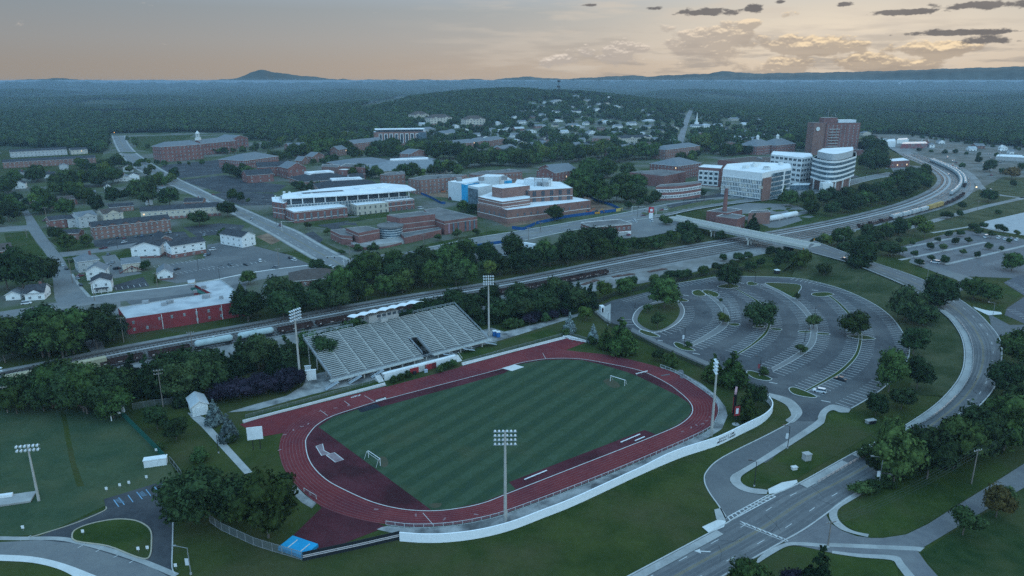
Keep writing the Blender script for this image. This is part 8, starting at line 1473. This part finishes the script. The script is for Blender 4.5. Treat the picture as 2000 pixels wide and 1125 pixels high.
# ------------------------------------------------------------------ vehicles
VH = {}
CARC = dict(white=(.62, .64, .65), silver=(.34, .36, .38), black=(.018, .02, .024), red=(.28, .03, .035), blue=(.04, .08, .16), grey=(.14, .15, .16), maroon=(.14, .03, .035))
for k, c in CARC.items(): mat('car_' + k, c, rough=.3)
def car_parts(kind, col):
 if (kind, col) in VH: return VH[kind, col]
 Ln, Wd_, Hb, Hc = {'car': (4.6, 1.8, .80, 1.45), 'suv': (4.9, 1.95, 1.0, 1.8), 'pickup': (5.6, 2.0, 1.0, 1.85), 'van': (5.6, 2.0, 1.1, 2.2)}[kind]; l, w = Ln / 2, Wd_ / 2
 def loft(sec):
  mb = MB(); R_ = [[(x, -hw, z0), (x, hw, z0), (x, hw * .97, z1), (x, -hw * .97, z1)] for x, hw, z0, z1 in sec]
  for p, q in zip(R_, R_[1:]): [mb.poly([p[i], q[i], q[(i + 1) % 4], p[(i + 1) % 4]]) for i in range(4)]
  mb.poly(R_[0][::-1]); mb.poly(R_[-1]); return mb
 body = loft([(-l, w * .86, .42, Hb * .86), (-l + .12, w * .96, .3, Hb * .96), (-l * .5, w, .26, Hb), (l * .35, w, .26, Hb), (l - .5, w * .97, .28, Hb * .88), (l - .08, w * .88, .34, Hb * .72), (l, w * .8, .4, Hb * .6)]).mesh('body', [MATS['car_' + col]], smooth=False)
 c0, c1, c2, c3 = {'car': (-l + .55, -l + 1.25, .35, 1.15), 'suv': (-l + .1, -l + .45, .5, 1.15), 'pickup': (-.75, -.55, .7, 1.4), 'van': (-l + .05, -l + .2, 1.3, 2.0)}[kind]
 cab = loft([(c0, w * .88, Hb - .02, Hb + .02), (c1, w * .80, Hb - .02, Hc - .04), (c2, w * .80, Hb - .02, Hc - .02), (c3, w * .88, Hb - .02, Hb + .02)]).mesh('window_glass', [glass]); mb = MB(); mb.prism([(c1 - .05, -w * .78), (c2 + .1, -w * .78), (c2 + .1, w * .78), (c1 - .05, w * .78)], Hc - .06, Hc, 0, 0, True); roof = mb.mesh('roof', [MATS['car_' + col]])
 mb = MB(); mb.tube((0, -.11, 0), (0, .11, 0), .34, 12); wh = mb.mesh('wheel', [black_metal]); mb = MB(); mb.box((0, 0, 0), (.08, .34, .16), 0); hl = mb.mesh('headlight', [mat('headlamp_glass', (.6, .62, .64), rough=.2)])
 extra = None
 if kind == 'pickup': mb = MB(); mb.prism([(-l + .15, -w * .82), (-.85, -w * .82), (-.85, w * .82), (-l + .15, w * .82)], Hb + .01, Hb + .03, 0, 0); extra = mb.mesh('cargo_bed', [black_metal])
 VH[kind, col] = (body, cab, roof, wh, hl, extra, l, w); return VH[kind, col]
def vehicle(x, y, hx, hy, kind, col, label, group='parked and moving vehicles', z=None, lamps=False):
 g = G(x, y, z) if z is not None else G(x, y); g2 = G(hx, hy, z) if z is not None else G(hx, hy); rz = math.atan2(g2.y - g.y, g2.x - g.x); body, cab, roof, wh, hl, ex, l, w = car_parts(kind, col)
 t2 = thing({'car': 'car', 'suv': 'suv', 'pickup': 'pickup_truck', 'van': 'van'}[kind], label, {'car': 'car', 'suv': 'car', 'pickup': 'pickup', 'van': 'van'}[kind], (g.x, g.y, g.z + (.06 if g.z < .05 or z is not None else .45)), group, rz)
 link('body', body, t2); link('window_glass', cab, t2); link('roof', roof, t2)
 for sx in (-l * .62, l * .62):
  for sy in (-w + .08, w - .08): link('wheel', wh, t2, (sx, sy, .34))
 for sy in (-w * .62, w * .62): link('headlight', hl, t2, (l - .06, sy, .5))
 if ex: link('cargo_bed', ex, t2)
 return t2
for v in [(1600, 766, 1572, 761, 'suv', 'white', 'white SUV parked at the tip of the grass median'), (1641, 742, 1620, 736, 'car', 'black', 'black car parked above the white SUV in the big lot'), (1826, 514, 1806, 511, 'van', 'white', 'white van in the far right car park'), (172, 638, 0, 0, 'pickup', 'white', ''), (201, 630, 192, 636, 'suv', 'white', 'white SUV beside the red brick building'), (52, 594, 62, 593, 'suv', 'white', 'white SUV on the drive of the brick cottage'),
      (152, 545, 146, 540, 'car', 'silver', 'silver car at the kerb below the large grey house'), (158, 558, 152, 550, 'car', 'black', 'black car behind the silver one at the kerb'), (122, 520, 116, 512, 'car', 'white', 'white car at the kerb before the grey house'), (130, 526, 124, 518, 'suv', 'black', 'black SUV parked by the grey house bush'), (157, 540, 168, 538, 'car', 'red', 'red car beside the corner house garden'), (202, 486, 214, 484, 'pickup', 'maroon', 'dark red pickup by the apartment entrance'), (243, 474, 250, 472, 'car', 'white', 'white car in the apartment car park'), (217, 476, 226, 474, 'suv', 'grey', 'grey SUV in the apartment car park'), (243, 466, 247, 462, 'car', 'red', 'red car parked against the long apartment block'),
      (230, 466, 233, 462, 'car', 'black', 'dark car parked left of the red one'), (266, 463, 269, 459, 'car', 'grey', 'grey car in the apartment row'), (278, 462, 281, 458, 'suv', 'blue', 'blue SUV in the apartment row'), (296, 460, 299, 456, 'car', 'black', 'black car in the apartment row'), (318, 458, 320, 454, 'suv', 'black', 'black SUV at the right end of the apartment row'), (326, 456, 328, 452, 'car', 'grey', 'dark grey car at the row end'), (333, 455, 335, 451, 'suv', 'silver', 'silver SUV at the row end'), (308, 468, 314, 466, 'car', 'red', 'red car before the long white apartment house'), (347, 462, 352, 459, 'car', 'grey', 'grey car alone by the apartment lawn'), (400, 460, 404, 457, 'car', 'silver', 'silver car on the upper apartment lot'),
      (220, 514, 224, 510, 'car', 'silver', 'silver car behind the beige house'), (210, 520, 218, 518, 'pickup', 'silver', 'silver pickup behind the beige house'), (229, 526, 238, 524, 'suv', 'black', 'black SUV beside the beige house'), (212, 498, 216, 495, 'car', 'grey', 'grey car by the white apartment lawn'), (415, 489, 404, 491, 'suv', 'white', 'white SUV right of the long white apartment house'), (401, 500, 397, 504, 'car', 'silver', 'silver car by the apartment bays'), (408, 498, 404, 502, 'suv', 'black', 'black SUV by the apartment bays'), (346, 527, 356, 524, 'car', 'black', 'black car near the bungalow'), (450, 518, 458, 520, 'car', 'grey', 'grey car in the left public car park'), (480, 518, 488, 520, 'car', 'black', 'black car in the left public car park'),
      (508, 511, 503, 506, 'suv', 'white', 'white SUV in the lot below the avenue'), (567, 505, 560, 501, 'suv', 'black', 'black SUV in the lot below the avenue'), (574, 509, 566, 507, 'suv', 'white', 'white SUV right of the black one below the avenue'), (538, 524, 530, 522, 'suv', 'grey', 'grey SUV in the lot below the avenue'), (648, 523, 655, 521, 'suv', 'white', 'white SUV at the lower avenue crossing'), (548, 442, 555, 446, 'suv', 'maroon', 'dark red SUV driving down the avenue'), (492, 429, 486, 425, 'suv', 'silver', 'silver SUV driving up the avenue'), (416, 381, 410, 378, 'car', 'red', 'red car driving up the avenue'), (312, 346, 306, 341, 'car', 'white', 'white car on the upper avenue'), (303, 334, 299, 329, 'car', 'silver', 'silver car higher on the avenue'), (267, 321, 262, 316, 'car', 'maroon', 'dark car near the avenue bend'), (234, 271, 234, 262, 'car', 'red', 'red car at the top of the avenue'), (283, 327, 278, 322, 'car', 'grey', 'grey car near the avenue bend'),
      (97, 431, 104, 430, 'car', 'white', 'white car by the brick apartments near the pylon'), (88, 432, 94, 431, 'car', 'maroon', 'dark red car by the brick apartments near the pylon'), (106, 430, 112, 429, 'car', 'white', 'second white car by the brick apartments'), (1238, 433, 1232, 431, 'suv', 'white', 'white SUV in the corner lot, left one'), (1240, 435, 1234, 433, 'car', 'white', 'white car beside the corner lot SUV'), (1272, 434, 1266, 432, 'suv', 'white', 'white SUV by the pylon sign'), (1256, 423, 1248, 424, 'car', 'maroon', 'dark red car on the campus road'), (1300, 411, 1308, 410, 'suv', 'white', 'white SUV on the campus road'), (1292, 412, 1284, 413, 'car', 'red', 'red car following on the campus road'), (515, 387, 520, 384, 'car', 'grey', 'dark car alone in the campus lot'), (440, 322, 445, 321, 'car', 'white', 'white car in the school car park'), (427, 329, 432, 328, 'car', 'silver', 'silver car in the school car park'), (453, 321, 458, 320, 'car', 'black', 'black car in the school car park'),
      (1228, 461, 1234, 459, 'car', 'red', 'red car at the utility building garage'), (1647, 505, 1640, 502, 'pickup', 'black', ''), (1743, 340, 1750, 338, 'car', 'white', 'white car before the depot'), (1732, 330, 1740, 329, 'car', 'silver', 'silver car before the depot'), (1935, 372, 1930, 376, 'pickup', 'white', 'white truck with lights on in the rail yard'), (1985, 470, 1978, 474, 'suv', 'white', 'white SUV at the right car park row end'), (1975, 467, 1968, 471, 'car', 'silver', 'silver car at the right car park row'), (1950, 466, 1943, 470, 'suv', 'white', 'white SUV in the right car park row'), (1962, 468, 1955, 472, 'car', 'white', 'white car in the right car park row'), (1925, 464, 1918, 467, 'van', 'white', 'white van under the right car park trees'), (652, 345, 660, 344, 'car', 'red', 'red car by the small chapel'), (718, 366, 724, 365, 'suv', 'maroon', 'dark red SUV behind the arts building trees'), (822, 409, 830, 408, 'van', 'white', 'white van behind the arts building')]:
 if v[6]: vehicle(*v)
for k in range(34):
 x, y = random.uniform(1840, 1995), random.uniform(300, 350)
 if not 1880 < x < 1915: vehicle(x, y, x + random.uniform(-6, 6), y + random.uniform(-3, 3), random.choice(('car', 'suv', 'pickup', 'van')), random.choice(list(CARC)), 'vehicle parked loosely in the rail yard', 'vehicles in the rail yard')
vehicle(1648, 507, 1640, 504, 'car', 'black', 'black car driving up to the bridge', z=7.3)
def trailer(x0, y0, x1, y1, h, w, label, mm, name='trailer', cat='trailer'):
 a, b_ = G(x0, y0), G(x1, y1); o_ = a.lerp(b_, .5); ang = math.atan2(b_.y - a.y, b_.x - a.x); t2 = thing(name, label, cat, tuple(o_)); mb = MB(); mb.box((0, 0, 1.0), ((b_ - a).length, w, h), ang); mb.obj('body', mm, t2)
 for s_ in (-.36, .36): mb = MB(); l_ = (b_ - a).length * s_; mb.tube((l_ * math.cos(ang) + math.sin(ang) * w * .5, l_ * math.sin(ang) - math.cos(ang) * w * .5, .5), (l_ * math.cos(ang) - math.sin(ang) * w * .5, l_ * math.sin(ang) + math.cos(ang) * w * .5, .5), .5, 10); mb.obj('wheel', black_metal, t2)
 mb = MB(); mb.box((0, 0, .7), ((b_ - a).length * .96, w * .8, .3), ang); mb.obj('chassis', black_metal, t2); return t2
trailer(1020, 484, 1056, 490, 3.2, 2.6, 'long white semi trailer in the gravel compound', white_paint); trailer(985, 503, 1015, 510, 2.6, 3, 'white site cabin beside the belt trees', white_paint, 'site_cabin', 'cabin')
for x, y, c_, lb in ((1035, 497, (.20, .24, .28), 'blue grey skip in the gravel compound'), (1020, 503, (.42, .36, .25), 'tan pile of boards in the gravel compound')): g = G(x, y); t2 = thing('skip' if c_[0] < .3 else 'board_stack', lb, 'skip' if c_[0] < .3 else 'boards', tuple(g)); [mb.obj(nm, mat('m_' + lb[:8], c_), t2) for nm, z, s_ in (('base', 0, (7, 3, .8)), ('top', .8, (6.4, 2.6, .9))) for mb in [MB()] if not mb.box((0, 0, z), s_, .3)]
for x, y, c_, lb in ((1150, 418, (.50, .12, .05), 'orange red lift machine on the building site'), (1166, 419, (.50, .24, .04), 'orange excavator at the right of the building site'), (866, 377, (.45, .14, .06), 'orange machine left on the building site'), (880, 392, (.10, .06, .06), 'dark red skip on the building site'), (907, 393, (.35, .08, .06), 'red container by the blue wrapped wall')):
 g = G(x, y); t2 = thing('site_machine', lb, 'machine', tuple(g), 'machines on the building site'); mb = MB(); mb.box((0, 0, .9), (4.5, 2.4, 1.5), .2); mb.obj('body', mat('m_' + lb[:9] + lb[-4:], c_), t2); mb = MB(); mb.box((-.5, 0, 2.4), (1.8, 1.8, 1.5), .2); mb.obj('cab', glass if 'skip' not in lb and 'container' not in lb else MATS['m_' + lb[:9] + lb[-4:]], t2); mb = MB(); [mb.box((0, s_, 0), (4.6, .6, .95), .2) for s_ in (-1.1, 1.1)]; mb.obj('tracks', black_metal, t2)
 if 'excav' in lb or 'lift' in lb: mb = MB(); mb.tube((1, 0, 2.2), (4.5, 1, 5), .25, 5); mb.tube((4.5, 1, 5), (6.5, 1.5, 2), .2, 5); mb.obj('boom', MATS['m_' + lb[:9] + lb[-4:]], t2)
# ------------------------------------------------------------------ rolling stock
def rail_path(f_): return [a.lerp(b, f_) for a, b in zip(rn, rs)]
def at_px(P, x, y): g = G(x, y); i = min(range(len(P)), key=lambda k: (P[k] - g).length); return i
def arc(P): 
 s_ = [0]
 for a, b in zip(P, P[1:]): s_.append(s_[-1] + (b - a).length)
 return s_
rust = mat('rust_steel', (.045, .028, .026), (.075, .045, .04), .5); hop = mat('hopper_grey', (.46, .48, .48), (.38, .40, .40), .25); tankm = mat('tank_grey', (.36, .43, .43), (.44, .50, .50), .2); ylwm = mat('boxcar_yellow', (.40, .27, .10), (.45, .31, .13), .2); tanm = mat('boxcar_tan', (.42, .37, .25), (.36, .32, .22), .3)
CM = {}
def car_mesh(kind):
 if kind in CM: return CM[kind]
 mb = MB(); tr = MB()
 if kind == 'gondola':
  for y in (-1.45, 1.45): mb.box((0, y, 1.1), (16.4, .16, 1.9), 0)
  for x in (-8.2, 8.2): mb.box((x, 0, 1.1), (.16, 3.06, 1.9), 0)
  mb.box((0, 0, 1.1), (16.3, 2.9, .3), 0); [mb.box((x, y, 1.1), (.18, .14, 1.95), 0) for x in np.arange(-7.4, 8, 1.85) for y in (-1.6, 1.6)]; body, m = mb, rust
  pl = MB(); [pl.box((x, -1.63, 1.6), (w_, .03, h_), 0) for x, w_, h_ in ((-6.5, .9, .5), (-1, 1.8, .35), (5.5, .6, .6))]; extra = ('stencil_panel', pl.mesh('stencil_panel', [mat('stencil', (.45, .38, .35))]))
 elif kind == 'tank':
  mb.tube((-7.2, 0, 2.7), (7.2, 0, 2.7), 1.5, 14); [mb.tube((s_ * 7.2, 0, 2.7), (s_ * 8.0, 0, 2.7), 1.5, 14, r2=.8) for s_ in (-1, 1)]; mb.tube((0, 0, 4.1), (0, 0, 4.7), .6, 8); body, m = mb, tankm; pl = MB(); pl.box((0, 0, .95), (16.2, .7, .3), 0); extra = ('sill', pl.mesh('sill', [rust]))
 elif kind in ('hopper', 'yhopper'):
  sec = [(-1.5, 1.3), (1.5, 1.3), (1.6, 3.6), (1.2, 4.4), (-1.2, 4.4), (-1.6, 3.6)]
  P1, P2 = [(-8, y, z) for y, z in sec], [(8, y, z) for y, z in sec]; [mb.poly([P1[i], P2[i], P2[(i + 1) % 6], P1[(i + 1) % 6]]) for i in range(6)]; mb.poly(P1[::-1]); mb.poly(P2); [mb.box((x, y, 1.3), (.14, .1, 2.4), 0) for x in np.arange(-7.5, 8, 1.5) for y in (-1.62, 1.62)]; body, m = mb, hop; pl = MB(); pl.box((0, 0, 4.4), (14, .8, .14), 0); [pl.tube((x, 0, 1.3), (x, 0, .6), 1.2, 4, r2=.4) for x in (-5, 0, 5)]; extra = ('hatch_walk', pl.mesh('hatch_walk', [grey_metal]))
 elif kind in ('boxcar', 'tanbox'):
  mb.box((0, 0, 1.1), (16.6, 3.0, 3.5), 0); [mb.box((x, y, 1.15), (.12, .12, 3.4), 0) for x in np.arange(-8, 8.2, 1.33) for y in (-1.53, 1.53)]; body, m = mb, (ylwm if kind == 'boxcar' else tanm); pl = MB(); pl.box((0, -1.6, 1.3), (3, .1, 3.0), 0); pl.box((0, 1.6, 1.3), (3, .1, 3.0), 0); extra = ('sliding_door', pl.mesh('sliding_door', [m]))
 elif kind == 'flat':
  mb.box((0, 0, 1.0), (17, 2.9, .4), 0); [mb.box((x, 0, 1.4), (.3, 2.9, 1.6), 0) for x in (-8.3, 8.3)]; [mb.box((x, y, 1.4), (.3, .2, 1.1), 0) for x in np.arange(-6, 7, 3) for y in (-1.3, 1.3)]; body, m = mb, rust; pl = MB(); pl.box((0, 0, .7), (15, .6, .3), 0); extra = ('sill', pl.mesh('sill', [rust]))
 bo = MB(); bo.box((0, 0, .45), (2.6, 2.0, .5), 0); [bo.tube((x, y - .1, .42), (x, y + .1, .42), .42, 10) for x in (-.9, .9) for y in (-.85, .85)]; CM[kind] = (body.mesh('body', [m]), bo.mesh('bogie', [black_metal]), extra); return CM[kind]
RLN = dict(gondola='dark rusty gondola wagon', tank='pale green grey tank wagon', hopper='pale grey covered hopper wagon', boxcar='yellow orange boxcar', tanbox='tan boxcar with white roof', flat='low dark flat wagon')
def train(f_, x0, y0, kinds, place, group, gap=1.2, back=False):
 P = rail_path(f_); i = at_px(P, x0, y0); s_ = arc(P); d_ = s_[i]
 for k in kinds:
  Ln = 17.2 + gap; c = d_ + Ln / 2; j = max(0, min(len(s_) - 2, next((q for q in range(len(s_)) if s_[q] > c), len(s_) - 1) - 1)); fr = (c - s_[j]) / (s_[j + 1] - s_[j]); p = P[j].lerp(P[j + 1], fr); e = P[j + 1] - P[j]; d_ += Ln
  bm_, bg, ex = car_mesh(k); t2 = thing('railway_wagon', RLN[k] + ' ' + place, 'railway wagon', (p.x, p.y, .34), group, math.atan2(e.y, e.x)); link('body', bm_, t2); [link('bogie', bg, t2, (x, 0, 0)) for x in (-6, 6)]; link(ex[0], ex[1], t2)
train(.87, -20, 752, ['tanbox', 'tanbox'], 'behind the lawn trees at the left edge', 'wagons on the near track'); train(.87, 216, 713, ['gondola', 'gondola'] + ['tank', 'tank'] + ['gondola'] * 11, 'on the near track behind the grandstand', 'wagons on the near track'); train(.87, 955, 577, ['gondola'] * 4, 'standing at the open gravel right of the stand', 'wagons on the near track')
train(.87, 1674, 446, ['flat', 'flat', 'flat', 'hopper', 'hopper', 'hopper', 'hopper', 'boxcar', 'boxcar'] + ['flat'] * 5, 'on the outer track of the rail curve', 'wagons on the rail curve'); train(.62, 1862, 384, ['hopper'] * 20, 'on the inner curve of the yard', 'wagons on the rail curve'); train(.74, 1888, 366, ['flat'] + ['hopper'] * 15, 'on the middle curve of the yard', 'wagons on the rail curve')
for pts in ([(1140, 556), (1165, 548)], [(1200, 541), (1235, 536)], [(1270, 531), (1298, 526)]):
 a, b_ = GP(pts); mb = MB(); e = (b_ - a).normalized()
 for k in range(7): q = a.lerp(b_, k / 6); mb.box((q.x, q.y, .05), (3, 2.4, .3 + .15 * (k % 3)), math.atan2(e.y, e.x) + .1 * (k % 2))
 tag(mb.obj('sleeper_stack', mat('rust_pile', (.10, .06, .05), (.14, .09, .075), .6)), 'low rusty brown stack of sleepers on the trackside gravel', 'sleeper stack', 'sleeper stacks beside the railway')
# lit lamps seen in the photograph
for x, y, z, c_, lb in ((91, 246, 6, (1, .45, .1), 'orange lamp glowing in the left woods'), (224, 264, 5, (1, .5, .2), 'orange lamp at the top of the avenue'), (233, 258, 6, (1, .05, .05), 'red signal light at the avenue top'), (1408, 296, 4, (1, .05, .1), 'red lit sign in the town right of the street'), (1906, 372, 3, (1, .75, .4), 'warm yard light beside the rail curve')):
 g = G(x, y); t2 = thing('lamp', lb, 'lamp', tuple(g)); mb = MB(); mb.tube((0, 0, 0), (0, 0, z), .1, 5); mb.obj('post', black_metal, t2); mb = MB(); mb.tube((0, 0, z), (0, 0, z + 1.2), .6, 8); mb.obj('bulb', mat('glow_' + lb[:12], c_, emit=2.0), t2)
# ------------------------------------------------------------------ labels: tell repeats apart by their place where the looks do not
def screen_x(o_):
 v = o_.location; fwd = v.y * CP - (v.z - CAMZ) * SP; return 1000 + F * v.x / max(fwd, 1)
ORD = ['leftmost', 'second from left', 'third from left', 'fourth from left', 'fifth from left', 'sixth from left', 'seventh from left', 'eighth from left', 'ninth from left', 'tenth from left']
by = {}
for o_ in TAGGED: by.setdefault(o_['label'], []).append(o_)
for lb, L_ in by.items():
 if 1 < len(L_) <= 10:
  for k, o_ in enumerate(sorted(L_, key=screen_x)): o_['label'] = lb + ', ' + (ORD[k] if k < len(L_) - 1 else 'rightmost')
  if not L_[0].get('group'):
   for o_ in L_: o_['group'] = lb
 elif len(L_) > 10:
  for o_ in L_:
   if not o_.get('group'): o_['group'] = lb
# ------------------------------------------------------------------ haze
def haze():
 mb = MB(); mb.prism([(-13200, -400), (13200, -400), (13200, 14400), (-13200, 14400)], -1.1, 117, 0, 0, True)
 o = mb.obj('haze', bpy.data.materials.new('haze_air')); m = o.data.materials[0]; m.use_nodes = True; t = NT(m.node_tree); t.n.clear()
 out = t.node('ShaderNodeOutputMaterial'); v = t.node('ShaderNodeVolumePrincipled')
 v.inputs['Color'].default_value = (*HAZE_C, 1); v.inputs['Density'].default_value = HAZE_D; v.inputs['Anisotropy'].default_value = .2
 t.l.new(v.outputs[0], out.inputs['Volume']); o['kind'] = 'stuff'
HAZE_C, HAZE_D = (.46, .67, .84), .000095
haze()
